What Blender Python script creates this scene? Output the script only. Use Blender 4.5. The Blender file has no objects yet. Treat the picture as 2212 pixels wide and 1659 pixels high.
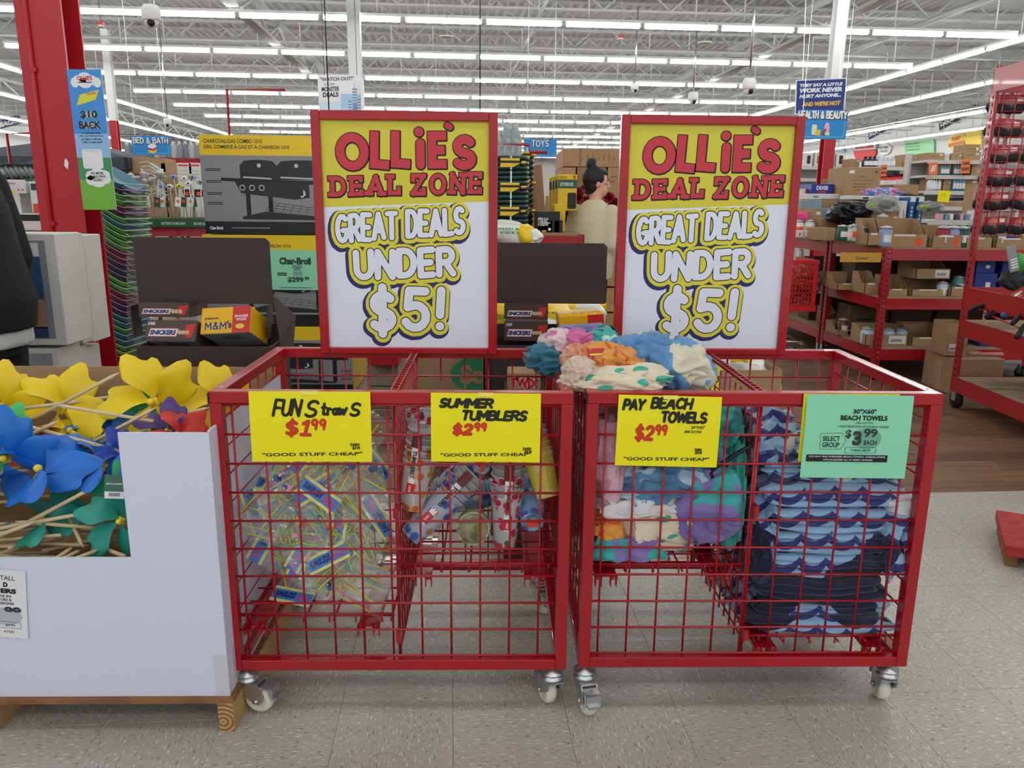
import bpy, math, random
import numpy as np
from mathutils import Vector, Matrix, Euler, noise
PI = math.pi
R = math.radians
random.seed(11)
S = bpy.context.scene
COL = S.collection

# ---------------------------------------------------------------- camera
FPX, PITCH, YAW, ROLL, CAMH = 1689.0, .2276, .0217, .0096, 1.345
_F = Vector((math.sin(YAW)*math.cos(PITCH), math.cos(YAW)*math.cos(PITCH), -math.sin(PITCH)))
_Rl = Vector((math.cos(YAW), -math.sin(YAW), 0)); _Ul = _Rl.cross(_F)
_R = _Rl*math.cos(ROLL)+_Ul*math.sin(ROLL); _U = -_Rl*math.sin(ROLL)+_Ul*math.cos(ROLL)
cd = bpy.data.cameras.new('camera'); cam = bpy.data.objects.new('camera', cd); COL.objects.link(cam)
cd.sensor_width = 36; cd.lens = FPX/2212*36; cd.clip_start = .05; cd.clip_end = 200
_m = Matrix((( _R.x, _U.x, -_F.x), (_R.y, _U.y, -_F.y), (_R.z, _U.z, -_F.z))).to_4x4()
cam.matrix_world = Matrix.Translation((0, 0, CAMH)) @ _m
S.camera = cam
# ---------------------------------------------------------------- world, exposure
W = bpy.data.worlds.new('world'); S.world = W; W.use_nodes = True
W.node_tree.nodes['Background'].inputs[0].default_value = (.93, .96, 1, 1)
W.node_tree.nodes['Background'].inputs[1].default_value = .85
S.view_settings.view_transform = 'Standard'; S.view_settings.look = 'None'
S.view_settings.exposure = 0.12; S.view_settings.gamma = 1; S.view_settings.use_curve_mapping = False
TUBE = 20.0            # radiance of the fluorescent tubes
try:
    S.cycles.max_bounces = 7; S.cycles.transparent_max_bounces = 24; S.cycles.use_denoising = True
    S.cycles.sample_clamp_indirect = 6; S.cycles.caustics_reflective = False; S.cycles.caustics_refractive = False
except Exception: pass

def ray(px, py):
    return (_F*FPX + _R*(px-1106) - _U*(py-829.5))
def atY(px, py, Y):
    r = ray(px, py); t = Y/r.y; return Vector((r.x*t, Y, CAMH+r.z*t))
def atZ(px, py, z):
    r = ray(px, py); t = (z-CAMH)/r.z; return Vector((r.x*t, r.y*t, z))
def X_(px, py, Y): return atY(px, py, Y).x
def Z_(px, py, Y): return atY(px, py, Y).z
TH = R(3.2)            # the building is turned a little against the bins
def st(u, v, z=0): return Vector((u*math.cos(TH)-v*math.sin(TH), u*math.sin(TH)+v*math.cos(TH), z))

# ---------------------------------------------------------------- materials
def lin(h):
    if isinstance(h, str):
        h = h.lstrip('#'); c = [int(h[i:i+2], 16)/255 for i in (0, 2, 4)]
    else: c = h
    return tuple(x/12.92 if x <= .04045 else ((x+.055)/1.055)**2.4 for x in c)
_mc = {}
def mat(name, col='#888888', rough=.6, metal=0, vary=0, vscale=8, bump=0, bscale=60, trans=0, ior=1.45, spec=.5, emit=0, alpha=1, sub=0, coat=0, col2=None):
    if name in _mc: return _mc[name]
    m = bpy.data.materials.new(name); m.use_nodes = True; nt = m.node_tree
    b = nt.nodes['Principled BSDF']; c = (*lin(col), 1)
    b.inputs['Base Color'].default_value = c
    b.inputs['Roughness'].default_value = rough; b.inputs['Metallic'].default_value = metal
    b.inputs['IOR'].default_value = ior; b.inputs['Specular IOR Level'].default_value = spec
    b.inputs['Transmission Weight'].default_value = trans; b.inputs['Alpha'].default_value = alpha
    b.inputs['Coat Weight'].default_value = coat
    if sub: b.inputs['Subsurface Weight'].default_value = sub; b.inputs['Subsurface Radius'].default_value = (.02, .02, .02)
    if emit: b.inputs['Emission Color'].default_value = c; b.inputs['Emission Strength'].default_value = emit
    m.diffuse_color = c
    if vary or bump or col2:
        tc = nt.nodes.new('ShaderNodeTexCoord')
        if vary or col2:
            n = nt.nodes.new('ShaderNodeTexNoise'); n.inputs['Scale'].default_value = vscale; n.inputs['Detail'].default_value = 3
            nt.links.new(tc.outputs['Object'], n.inputs['Vector'])
            mx = nt.nodes.new('ShaderNodeMix'); mx.data_type = 'RGBA'
            if col2: a, d = c, (*lin(col2), 1)
            else: a = tuple(x*(1-vary) for x in c[:3])+(1,); d = tuple(min(1, x*(1+vary)) for x in c[:3])+(1,)
            mx.inputs[6].default_value = a; mx.inputs[7].default_value = d
            rp = nt.nodes.new('ShaderNodeMapRange'); rp.inputs[1].default_value = .35; rp.inputs[2].default_value = .65
            nt.links.new(n.outputs[0], rp.inputs[0]); nt.links.new(rp.outputs[0], mx.inputs[0])
            nt.links.new(mx.outputs[2], b.inputs['Base Color'])
        if bump:
            n2 = nt.nodes.new('ShaderNodeTexNoise'); n2.inputs['Scale'].default_value = bscale; n2.inputs['Detail'].default_value = 4
            nt.links.new(tc.outputs['Object'], n2.inputs['Vector'])
            bp = nt.nodes.new('ShaderNodeBump'); bp.inputs['Strength'].default_value = bump; bp.inputs['Distance'].default_value = .01
            nt.links.new(n2.outputs[0], bp.inputs['Height']); nt.links.new(bp.outputs[0], b.inputs['Normal'])
    _mc[name] = m
    return m
def nmat(name, rough=.9):
    """empty node material -> (mat, nodes, links, bsdf, texcoord)"""
    m = bpy.data.materials.new(name); m.use_nodes = True; nt = m.node_tree; b = nt.nodes['Principled BSDF']
    b.inputs['Roughness'].default_value = rough
    tc = nt.nodes.new('ShaderNodeTexCoord'); _mc[name] = m
    return m, nt, b, tc
def N(nt, typ, op=None, *ins):
    n = nt.nodes.new('ShaderNode'+typ)
    if op: n.operation = op
    for i, x in enumerate(ins):
        if x is None: continue
        if isinstance(x, (int, float)): n.inputs[i].default_value = x
        elif isinstance(x, (tuple, list)): n.inputs[i].default_value = x
        else: nt.links.new(x, n.inputs[i])
    return n
def mixc(nt, fac, a, b):
    n = nt.nodes.new('ShaderNodeMix'); n.data_type = 'RGBA'
    for i, x in ((0, fac), (6, a), (7, b)):
        if isinstance(x, str): n.inputs[i].default_value = (*lin(x), 1)
        elif isinstance(x, (int, float)): n.inputs[i].default_value = x
        else: nt.links.new(x, n.inputs[i])
    return n.outputs[2]

# ---------------------------------------------------------------- mesh building
_txt = {}
def text2d(s, bold=0.0, shear=0.0):
    k = (s, bold, shear)
    if k in _txt: return _txt[k]
    c = bpy.data.curves.new('t', 'FONT'); c.body = s; c.offset = bold; c.shear = shear; c.resolution_u = 3; c.fill_mode = 'FRONT'
    o = bpy.data.objects.new('t', c)
    me = bpy.data.meshes.new_from_object(o)
    v = [(p.co.x, p.co.y) for p in me.vertices]; f = [tuple(p.vertices) for p in me.polygons]
    bpy.data.meshes.remove(me); bpy.data.objects.remove(o); bpy.data.curves.remove(c)
    xs = [p[0] for p in v] or [0, 1]; ys = [p[1] for p in v] or [0, 1]
    _txt[k] = (v, f, (min(xs), max(xs), min(ys), max(ys)))
    return _txt[k]
def arc(cx, cy, rx, ry, a0, a1, n=11):
    return [(cx+rx*math.cos(R(a0+(a1-a0)*i/n)), cy+ry*math.sin(R(a0+(a1-a0)*i/n))) for i in range(n+1)]
G = {  # stroke skeletons: (width, strokes)
 'A': (.86, [[(0, 0), (.43, 1), (.86, 0)], [(.15, .3), (.71, .3)]]),
 'B': (.7, [[(0, 0), (0, 1), (.34, 1)]+arc(.36, .77, .29, .23, 90, -90)+[(0, .54)], [(.34, .54)]+arc(.38, .27, .32, .27, 90, -90)+[(0, 0)]]),
 'C': (.74, [arc(.42, .5, .42, .5, 48, 312)]),
 'D': (.74, [[(0, 0), (0, 1), (.26, 1)]+arc(.28, .5, .46, .5, 90, -90)+[(0, 0)]]),
 'E': (.6, [[(.6, 1), (0, 1), (0, 0), (.6, 0)], [(0, .5), (.5, .5)]]),
 'F': (.6, [[(.6, 1), (0, 1), (0, 0)], [(0, .5), (.5, .5)]]),
 'G': (.8, [arc(.42, .5, .42, .5, 48, 345)+[(.82, .42), (.48, .42)]]),
 'H': (.72, [[(0, 0), (0, 1)], [(.72, 0), (.72, 1)], [(0, .5), (.72, .5)]]),
 'I': (.02, [[(0, 0), (0, 1)]]),
 'i': (.05, [[(0, 0), (0, .62)], [(.02, .95), (.03, .95)]]),
 'J': (.5, [[(.5, 1)]+arc(.25, .25, .25, .25, 0, -180)]),
 'K': (.7, [[(0, 0), (0, 1)], [(.68, 1), (.04, .45)], [(.2, .58), (.7, 0)]]),
 'L': (.58, [[(0, 1), (0, 0), (.58, 0)]]),
 'M': (.9, [[(0, 0), (.05, 1), (.45, .35), (.85, 1), (.9, 0)]]),
 'N': (.74, [[(0, 0), (0, 1), (.74, 0), (.74, 1)]]),
 'O': (.84, [arc(.42, .5, .42, .5, 90, 450, 18)]),
 'P': (.66, [[(0, 0), (0, 1), (.34, 1)]+arc(.36, .73, .3, .27, 90, -90)+[(0, .46)]]),
 'Q': (.84, [arc(.42, .5, .42, .5, 90, 450, 18), [(.5, .25), (.85, -.05)]]),
 'R': (.7, [[(0, 0), (0, 1), (.34, 1)]+arc(.36, .74, .3, .26, 90, -90)+[(0, .48)], [(.34, .46), (.7, 0)]]),
 'S': (.66, [arc(.34, .74, .3, .26, 35, 270, 9)+arc(.32, .24, .33, .24, 90, -145, 9)]),
 'T': (.7, [[(0, 1), (.7, 1)], [(.35, 1), (.35, 0)]]),
 'U': (.74, [[(0, 1)]+arc(.37, .36, .37, .36, 180, 360)+[(.74, 1)]]),
 'V': (.8, [[(0, 1), (.4, 0), (.8, 1)]]),
 'W': (1.1, [[(0, 1), (.25, 0), (.55, .8), (.85, 0), (1.1, 1)]]),
 'X': (.7, [[(0, 0), (.7, 1)], [(0, 1), (.7, 0)]]),
 'Y': (.76, [[(0, 1), (.38, .48), (.76, 1)], [(.38, .48), (.38, 0)]]),
 'Z': (.7, [[(0, 1), (.7, 1), (0, 0), (.7, 0)]]),
 't': (.4, [[(.2, 1.1), (.16, .1), (.3, 0), (.4, .08)], [(0, .7), (.4, .72)]]),
 'r': (.36, [[(0, .6), (.04, 0)], [(.03, .4), (.18, .62), (.36, .55)]]),
 'a': (.5, [[(.45, .55)]+arc(.22, .28, .22, .28, 45, 315, 8)+[(.45, .5), (.5, 0)]]),
 'w': (.75, [[(0, .6), (.12, 0), (.36, .5), (.5, 0), (.75, .65)]]),
 'u': (.5, [[(0, .6)]+arc(.2, .2, .2, .2, 180, 360, 6)+[(.42, .6), (.5, 0)]]),
 '0': (.62, [arc(.31, .5, .31, .5, 90, 450, 16)]),
 '1': (.3, [[(0, .8), (.25, 1), (.22, 0)], [(0, 0), (.5, 0)]]),
 '2': (.6, [arc(.3, .72, .28, .28, 160, -40, 9)+[(0, 0), (.62, .03)]]),
 '3': (.6, [arc(.28, .76, .28, .24, 140, -90, 8)+arc(.28, .26, .32, .26, 90, -140, 8)]),
 '4': (.66, [[(.45, 0), (.5, 1), (0, .35), (.66, .35)]]),
 '5': (.66, [[(.6, 1), (.1, 1), (.06, .56)]+arc(.3, .31, .34, .31, 115, -150, 10)]),
 '6': (.6, [[(.5, 1)]+arc(.31, .3, .3, .3, 170, 520, 12)]),
 '7': (.6, [[(0, 1), (.6, 1), (.2, 0)]]),
 '9': (.5, [arc(.25, .7, .24, .28, 10, 370, 10)+[(.42, 0)]]),
 '$': (.62, [arc(.32, .7, .28, .22, 35, 270, 9)+arc(.3, .26, .31, .22, 90, -145, 9), [(.31, 1.12), (.31, -.12)]]),
 '!': (.05, [[(.02, 1), (0, .34)], [(0, .02), (.01, .02)]]),
 "'": (.05, [[(.05, 1.08), (0, .8)]]), '"': (.2, [[(.05, 1.05), (0, .8)], [(.2, 1.05), (.15, .8)]]),
 '.': (.03, [[(0, 0), (.01, 0)]]), ',': (.05, [[(.05, .05), (0, -.15)]]), '%': (.6, [[(0, 0), (.6, 1)], arc(.12, .85, .1, .12, 0, 360, 6), arc(.48, .15, .1, .12, 0, 360, 6)]),
 '&': (.7, [[(.7, 0), (.2, .7)]+arc(.3, .82, .15, .17, 200, -60, 6)+arc(.26, .24, .26, .24, 110, 330, 8)+[(.68, .42)]]),
 '-': (.3, [[(0, .5), (.3, .5)]]), ' ': (.35, []),
}
def slab(ch):
    w, st_ = G[ch]; e = []
    s = .16
    for (x, y) in {'D': [(0, 0), (0, 1)], 'A': [(0, 0), (w, 0)], 'L': [(0, 1)], 'N': [(0, 0), (w, 1)], 'Z': []}.get(ch, []):
        e.append([(x-s, y), (x+s, y)])
    if ch in 'E': e += [[(w, 1), (w, .86)], [(w, 0), (w, .14)], [(-.12, 1), (0, 1)], [(-.12, 0), (0, 0)]]
    if ch == 'L': e += [[(w, 0), (w, .28)]]
    if ch == 'Z': e += [[(0, 1), (0, .76)], [(w, 0), (w, .24)]]
    return (w, st_+e)

class MB:
    def __init__(s): s.v = []; s.f = []; s.m = []; s.sm = []; s.mats = []
    def mi(s, m):
        if m not in s.mats: s.mats.append(m)
        return s.mats.index(m)
    def add(s, vs, fs, m, sm=False, M=None):
        o = len(s.v); s.v += [tuple(M @ Vector(p)) for p in vs] if M else [tuple(p) for p in vs]
        k = s.mi(m)
        for f in fs: s.f.append(tuple(i+o for i in f)); s.m.append(k); s.sm.append(sm)
        return s
    def box(s, x0, x1, y0, y1, z0, z1, m, M=None, t=0):
        if x0 > x1: x0, x1 = x1, x0
        if y0 > y1: y0, y1 = y1, y0
        if z0 > z1: z0, z1 = z1, z0
        v = [(x0, y0, z0), (x1, y0, z0), (x1, y1, z0), (x0, y1, z0), (x0+t, y0+t, z1), (x1-t, y0+t, z1), (x1-t, y1-t, z1), (x0+t, y1-t, z1)]
        return s.add(v, [(3, 2, 1, 0), (4, 5, 6, 7), (0, 1, 5, 4), (1, 2, 6, 5), (2, 3, 7, 6), (3, 0, 4, 7)], m, False, M)
    def rbox(s, x0, x1, y0, y1, z0, z1, m, r=.004, M=None):
        """box with chamfered edges"""
        vs = []; fs = []
        X = (x0, x1); Y = (y0, y1); Z = (z0, z1)
        idx = {}
        for i in (0, 1):
            for j in (0, 1):
                for k in (0, 1):
                    sx, sy, sz = (1-2*i)*r, (1-2*j)*r, (1-2*k)*r
                    for a, p in enumerate(((X[i], Y[j]+sy, Z[k]+sz), (X[i]+sx, Y[j], Z[k]+sz), (X[i]+sx, Y[j]+sy, Z[k]))):
                        idx[i, j, k, a] = len(vs); vs.append(p)
        g = lambda i, j, k, a: idx[i, j, k, a]
        for i in (0, 1):
            q = [g(i, 0, 0, 0), g(i, 1, 0, 0), g(i, 1, 1, 0), g(i, 0, 1, 0)]; fs.append(q if i else q[::-1])
            q = [g(0, i, 0, 1), g(1, i, 0, 1), g(1, i, 1, 1), g(0, i, 1, 1)]; fs.append(q[::-1] if i else q)
            q = [g(0, 0, i, 2), g(1, 0, i, 2), g(1, 1, i, 2), g(0, 1, i, 2)]; fs.append(q if i else q[::-1])
        for i in (0, 1):
            for j in (0, 1):
                fs.append([g(i, j, 0, 0), g(i, j, 1, 0), g(i, j, 1, 1), g(i, j, 0, 1)])
                fs.append([g(i, 0, j, 0), g(i, 1, j, 0), g(i, 1, j, 2), g(i, 0, j, 2)])
                fs.append([g(0, i, j, 1), g(1, i, j, 1), g(1, i, j, 2), g(0, i, j, 2)])
                for k in (0, 1): fs.append([g(i, j, k, 0), g(i, j, k, 1), g(i, j, k, 2)])
        return s.add(vs, fs, m, False, M)
    def tube(s, pts, r, m, n=6, cap=True, M=None, flat=False):
        pts = [Vector(p) for p in pts]; rr = r if isinstance(r, (list, tuple)) else [r]*len(pts)
        vs = []; fs = []
        t0 = (pts[1]-pts[0]).normalized(); up = Vector((0, 0, 1)) if abs(t0.z) < .9 else Vector((1, 0, 0))
        a = t0.cross(up).normalized()
        for i, p in enumerate(pts):
            t = (pts[min(i+1, len(pts)-1)]-pts[max(i-1, 0)]).normalized()
            a = (a-t*a.dot(t)).normalized(); b = t.cross(a)
            for k in range(n):
                an = 2*PI*k/n+(PI/4 if n == 4 else 0); vs.append(p+(a*math.cos(an)+b*math.sin(an))*rr[i])
        for i in range(len(pts)-1):
            for k in range(n): fs.append((i*n+k, i*n+(k+1) % n, (i+1)*n+(k+1) % n, (i+1)*n+k))
        if cap: fs.append(tuple(range(n))[::-1]); fs.append(tuple((len(pts)-1)*n+k for k in range(n)))
        return s.add(vs, fs, m, not flat and n > 4, M)
    def lathe(s, prof, m, n=16, M=None, sm=True):
        vs = [(r*math.cos(2*PI*k/n), r*math.sin(2*PI*k/n), z) for r, z in prof for k in range(n)]; fs = []
        for i in range(len(prof)-1):
            for k in range(n): fs.append((i*n+k, i*n+(k+1) % n, (i+1)*n+(k+1) % n, (i+1)*n+k))
        if prof[0][0] > 1e-5: fs.append(tuple(range(n))[::-1])
        if prof[-1][0] > 1e-5: fs.append(tuple((len(prof)-1)*n+k for k in range(n)))
        return s.add(vs, fs, m, sm, M)
    def ball(s, c, r, m, n=10, k=7, sc=(1, 1, 1)):
        return s.lathe([(math.sin(PI*i/k)*1.0, -math.cos(PI*i/k)) for i in range(k+1)], m, n, Matrix.Translation(c) @ Matrix.Diagonal((r*sc[0], r*sc[1], r*sc[2], 1)))
    def grid(s, fn, nu, nv, m, sm=True, M=None):
        vs = [fn(i/nu, j/nv) for j in range(nv+1) for i in range(nu+1)]; w = nu+1
        return s.add(vs, [(j*w+i, j*w+i+1, (j+1)*w+i+1, (j+1)*w+i) for j in range(nv) for i in range(nu)], m, sm, M)
    # --- flat print on the local XZ plane, facing -Y (y = -lift)
    def poly(s, pts, m, lift=0., M=None):
        ar = sum(pts[i][0]*pts[(i+1) % len(pts)][1]-pts[(i+1) % len(pts)][0]*pts[i][1] for i in range(len(pts)))
        if ar < 0: pts = pts[::-1]
        return s.add([(x, -lift, z) for x, z in pts], [tuple(range(len(pts)))], m, False, M)
    def rect(s, x0, x1, z0, z1, m, lift=0., M=None): return s.poly([(x0, z0), (x1, z0), (x1, z1), (x0, z1)], m, lift, M)
    def rrect(s, x0, x1, z0, z1, r, m, lift=0., M=None):
        p = arc(x1-r, z0+r, r, r, -90, 0, 4)+arc(x1-r, z1-r, r, r, 0, 90, 4)+arc(x0+r, z1-r, r, r, 90, 180, 4)+arc(x0+r, z0+r, r, r, 180, 270, 4)
        return s.poly(p, m, lift, M)
    def disc(s, x, z, r, m, lift=0., n=16, rz=None, M=None): return s.poly([(x+r*math.cos(2*PI*k/n), z+(rz or r)*math.sin(2*PI*k/n)) for k in range(n)], m, lift, M)
    def text(s, t, x0, x1, z0, z1, m, lift=.0005, bold=0., shear=0., rise=0., M=None, fit=True, anchor='l'):
        v, f, (a, b, c, d) = text2d(t, bold, shear)
        if not f: return s
        kx = (x1-x0)/(b-a); kz = (z1-z0)/(d-c)
        if not fit: kx = kz
        return s.add([(x0+(x-a)*kx, -lift, z0+(y-c)*kz+rise*(x-a)*kx) for x, y in v], f, m, False, M)
    def sdf(s, strokes, layers, cell=None, M=None):
        """strokes: (pts, r, cap); layers: (material, extra radius, dx, dz, lift). Clean union outline by marching squares."""
        rmin = min(r for _, r, _ in strokes); cell = cell or max(rmin*.42, .0003); ex = max(l[1] for l in layers)+cell*2
        xs = [p[0] for q, _, _ in strokes for p in q]; zs = [p[1] for q, _, _ in strokes for p in q]; rm = max(r for _, r, _ in strokes)*1.5+ex
        x0, z0 = min(xs)-rm, min(zs)-rm; nx = int((max(xs)+rm-x0)/cell)+2; nz = int((max(zs)+rm-z0)/cell)+2
        F = np.full((nz, nx), 9.0)
        for pts, r, cap in strokes:
            sq = cap == 's' and len(pts) < 5
            for i in range(len(pts)-1):
                (ax, az), (bx, bz) = pts[i], pts[i+1]; L = math.hypot(bx-ax, bz-az) or 1e-6; ux, uz = (bx-ax)/L, (bz-az)/L
                m_ = r*1.5+ex; i0 = max(0, int((min(ax, bx)-m_-x0)/cell)); i1 = min(nx, int((max(ax, bx)+m_-x0)/cell)+2)
                j0 = max(0, int((min(az, bz)-m_-z0)/cell)); j1 = min(nz, int((max(az, bz)+m_-z0)/cell)+2)
                X = x0+np.arange(i0, i1)[None, :]*cell-ax; Z = z0+np.arange(j0, j1)[:, None]*cell-az
                t = X*ux+Z*uz; d = np.abs(X*uz-Z*ux)
                if sq:
                    dt = np.abs(t-L/2)-L/2-r; dd = d-r; o = np.minimum(np.maximum(dt, dd), 0)+np.hypot(np.maximum(dt, 0), np.maximum(dd, 0))
                else:
                    tc = np.clip(t, 0, L); o = np.hypot(t-tc, d)-r
                V = F[j0:j1, i0:i1]; np.minimum(V, o, out=V)
        for (m, e, dx, dz, lf) in layers:
            D = F-e; I = D < 0; cnt = I[:-1, :-1].astype(int)+I[1:, :-1]+I[:-1, 1:]+I[1:, 1:]
            vs = []; fs = []
            full = np.pad(cnt == 4, ((0, 0), (1, 1))).astype(int); df = np.diff(full, axis=1)
            for (j, a_), (_, b_) in zip(np.argwhere(df == 1), np.argwhere(df == -1)):
                k = len(vs); xa, xb, za, zb = x0+a_*cell, x0+b_*cell, z0+j*cell, z0+(j+1)*cell
                vs += [(xa, za), (xb, za), (xb, zb), (xa, zb)]; fs.append((k, k+1, k+2, k+3))
            for j, i in np.argwhere((cnt > 0) & (cnt < 4)):
                c4 = ((i, j), (i+1, j), (i+1, j+1), (i, j+1)); q = []
                for a_ in range(4):
                    p, n_ = c4[a_], c4[(a_+1) % 4]; dp, dn = D[p[1], p[0]], D[n_[1], n_[0]]
                    if dp < 0: q.append((x0+p[0]*cell, z0+p[1]*cell))
                    if (dp < 0) != (dn < 0):
                        t = dp/(dp-dn); q.append((x0+(p[0]+(n_[0]-p[0])*t)*cell, z0+(p[1]+(n_[1]-p[1])*t)*cell))
                if len(q) > 2: k = len(vs); vs += q; fs.append(tuple(range(k, k+len(q))))
            s.add([(x+dx, -lf, z+dz) for x, z in vs], fs, m, False, M)
        return s
    def stroke(s, pts, r, m, lift=0., cap='r', n=8, M=None): return s.sdf([(pts, r, cap)], [(m, 0, 0, 0, lift)], None, M)
    def glyphs(s, t, x0, x1, z0, z1, r, cap='r', gap=.3, rise=0., jit=0., slant=0., src=None, seed=1, sizes=None):
        rs = random.Random(seed); tot = 0; g = []; out = []
        for i, ch in enumerate(t):
            w, sk = (src or (lambda c: G[c]))(ch); g.append((tot, w, sk)); tot += w+gap
        tot -= gap; kx = (x1-x0)/tot; kz = z1-z0
        for i, (o, w, sk) in enumerate(g):
            a = (rs.random()-.5)*jit; dz = (rs.random()-.5)*jit*.35; sc = 1+(rs.random()-.5)*jit*.5
            for p in sk:
                q = []
                for (x, z) in p:
                    x -= w/2; z = (z-.5)*sc; xx = x*math.cos(a)-z*math.sin(a)+slant*z; zz = x*math.sin(a)+z*math.cos(a)
                    X = x0+(o+w/2+xx)*kx; q.append((X, z0+(zz+.5+dz)*kz+rise*(X-x0)))
                out.append((q, r, cap))
        return out
    def letters(s, t, x0, x1, z0, z1, r, m, lift=.0005, M=None, n=8, **k): return s.sdf(s.glyphs(t, x0, x1, z0, z1, r, **k), [(m, 0, 0, 0, lift)], None, M)
    def mesh(s, name):
        me = bpy.data.meshes.new(name); me.from_pydata(s.v, [], s.f)
        for m in s.mats: me.materials.append(m)
        me.polygons.foreach_set('material_index', s.m); me.polygons.foreach_set('use_smooth', s.sm); me.update()
        return me
    def build(s, name, parent=None, loc=(0, 0, 0), rot=(0, 0, 0), **tg):
        o = bpy.data.objects.new(name, s.mesh(name)); COL.objects.link(o)
        o.location = loc; o.rotation_euler = rot
        if parent: o.parent = parent
        for k, v in tg.items(): o[k] = v
        return o
def bev(o, w=.002, seg=2):
    b = o.modifiers.new('bevel', 'BEVEL'); b.width = w; b.segments = seg; b.limit_method = 'ANGLE'; return o
def thing(name, label, cat, loc=(0, 0, 0), rot=(0, 0, 0), group=None):
    o = bpy.data.objects.new(name, None); COL.objects.link(o); o.location = loc; o.rotation_euler = rot
    o.empty_display_size = .05; o['label'] = label; o['category'] = cat
    if group: o['group'] = group
    return o
def tag(o, label, cat, group=None):
    o['label'] = label; o['category'] = cat
    if group: o['group'] = group
    return o
_kids = {}
def dup(root, loc=None, rot=None, label=None, parent=None, scale=None):
    c = root.copy(); COL.objects.link(c)
    if loc is not None: c.location = loc
    if rot is not None: c.rotation_euler = rot
    if scale is not None: c.scale = scale
    if label: c['label'] = label
    if parent: c.parent = parent
    if root.name not in _kids: _kids[root.name] = list(root.children)
    ks = _kids[root.name]
    for ch in ks: dup(ch, parent=c)
    return c
def linked(name, src, parent, loc=(0, 0, 0), rot=(0, 0, 0)):
    o = bpy.data.objects.new(name, src.data if hasattr(src, 'data') else src); COL.objects.link(o); o.location = loc; o.rotation_euler = rot; o.parent = parent; return o

SUP = []     # tops of shelves and tables: x0, x1, y0, y1, z
def support(o, x0, x1, y0, y1, z): SUP.append((o.location.x+x0-.03, o.location.x+x1+.03, o.location.y+y0-.05, o.location.y+y1+.05, z))
def snap(x, y, z, tol=.09):
    best = None
    for a, b_, c, d, zz in SUP:
        if a <= x <= b_ and c <= y <= d and abs(zz-z) < tol and (best is None or abs(zz-z) < abs(best-z)): best = zz
    return z if best is None else best+.001
_o1 = 'first second third fourth fifth sixth seventh eighth ninth tenth eleventh twelfth thirteenth fourteenth fifteenth sixteenth seventeenth eighteenth nineteenth twentieth'.split()
def ordn(n): return _o1[n-1] if n <= 20 else ('thirtieth' if n == 30 else ('twenty-' if n < 30 else 'thirty-')+_o1[n % 10-1])
# common materials
RED = mat('red_enamel', '#a8101d', .28, coat=.3, vary=.06, vscale=3)
REDM = mat('red_enamel_matt', '#b01a26', .42)
WHITE = mat('white_paint', '#e6e6e4', .6)
BLACK = mat('black_print', '#17171a', .6)
CARD = mat('cardboard', '#a98a66', .85, vary=.07, vscale=5, bump=.1, bscale=90)
CARD2 = mat('cardboard_inside', '#967a59', .9, vary=.06)
CARDD = mat('cardboard_edge', '#7d6446', .9)
BROWN = mat('dark_brown_card', '#3d312d', .55, vary=.05)
TAPE = mat('packing_tape', '#b69a78', .25)
CHROME = mat('zinc_plate', '#c4c6c8', .28, .9)
PAPER = mat('white_paper', '#e8e8ea', .6)
YELP = mat('yellow_card', '#f6ea0a', .55)
GRNP = mat('mint_green_card', '#8fdcb8', .6)
NAVY = mat('navy_ink', '#262a66', .5)
INKY = mat('yellow_ink', '#e0d43c', .5)
INKR = mat('red_ink', '#cf2433', .5)
# ================================================================= SETTING
def vinyl(name, rot):
    m, nt, b, tc = nmat(name, .3)
    oi = nt.nodes.new('ShaderNodeObjectInfo')
    off = N(nt, 'VectorMath', 'SCALE', oi.outputs['Location']); off.inputs['Scale'].default_value = 3.7
    ad = N(nt, 'VectorMath', 'ADD', tc.outputs['Object'], off.outputs[0])
    def streak(seed, lo, hi, sx=48, sy=170):
        mp = nt.nodes.new('ShaderNodeMapping'); nt.links.new(ad.outputs[0], mp.inputs[0])
        mp.inputs['Rotation'].default_value = (0, 0, rot); mp.inputs['Location'].default_value = (seed, seed*2, 0)
        m2 = nt.nodes.new('ShaderNodeMapping'); m2.inputs['Scale'].default_value = (sx, sy, 1); nt.links.new(mp.outputs[0], m2.inputs[0])
        n = nt.nodes.new('ShaderNodeTexNoise'); n.inputs['Scale'].default_value = 1; n.inputs['Detail'].default_value = 1.5
        nt.links.new(m2.outputs[0], n.inputs['Vector'])
        r = nt.nodes.new('ShaderNodeMapRange'); r.inputs[1].default_value = lo; r.inputs[2].default_value = hi
        nt.links.new(n.outputs[0], r.inputs[0]); return r.outputs[0]
    big = nt.nodes.new('ShaderNodeTexNoise'); big.inputs['Scale'].default_value = 2.2; nt.links.new(ad.outputs[0], big.inputs['Vector'])
    c = mixc(nt, big.outputs[0], '#a9a59c', '#b7b2a8')
    c = mixc(nt, streak(0, .61, .66), c, '#d8d2c6')
    c = mixc(nt, streak(5, .64, .68), c, '#7b766e')
    c = mixc(nt, streak(9, .66, .70, 60, 200), c, '#9a8a76')
    nt.links.new(c, b.inputs['Base Color'])
    n = nt.nodes.new('ShaderNodeTexNoise'); n.inputs['Scale'].default_value = 9; nt.links.new(ad.outputs[0], n.inputs['Vector'])
    r = nt.nodes.new('ShaderNodeMapRange'); r.inputs[3].default_value = .24; r.inputs[4].default_value = .42
    nt.links.new(n.outputs[0], r.inputs[0]); nt.links.new(r.outputs[0], b.inputs['Roughness'])
    return m
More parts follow.
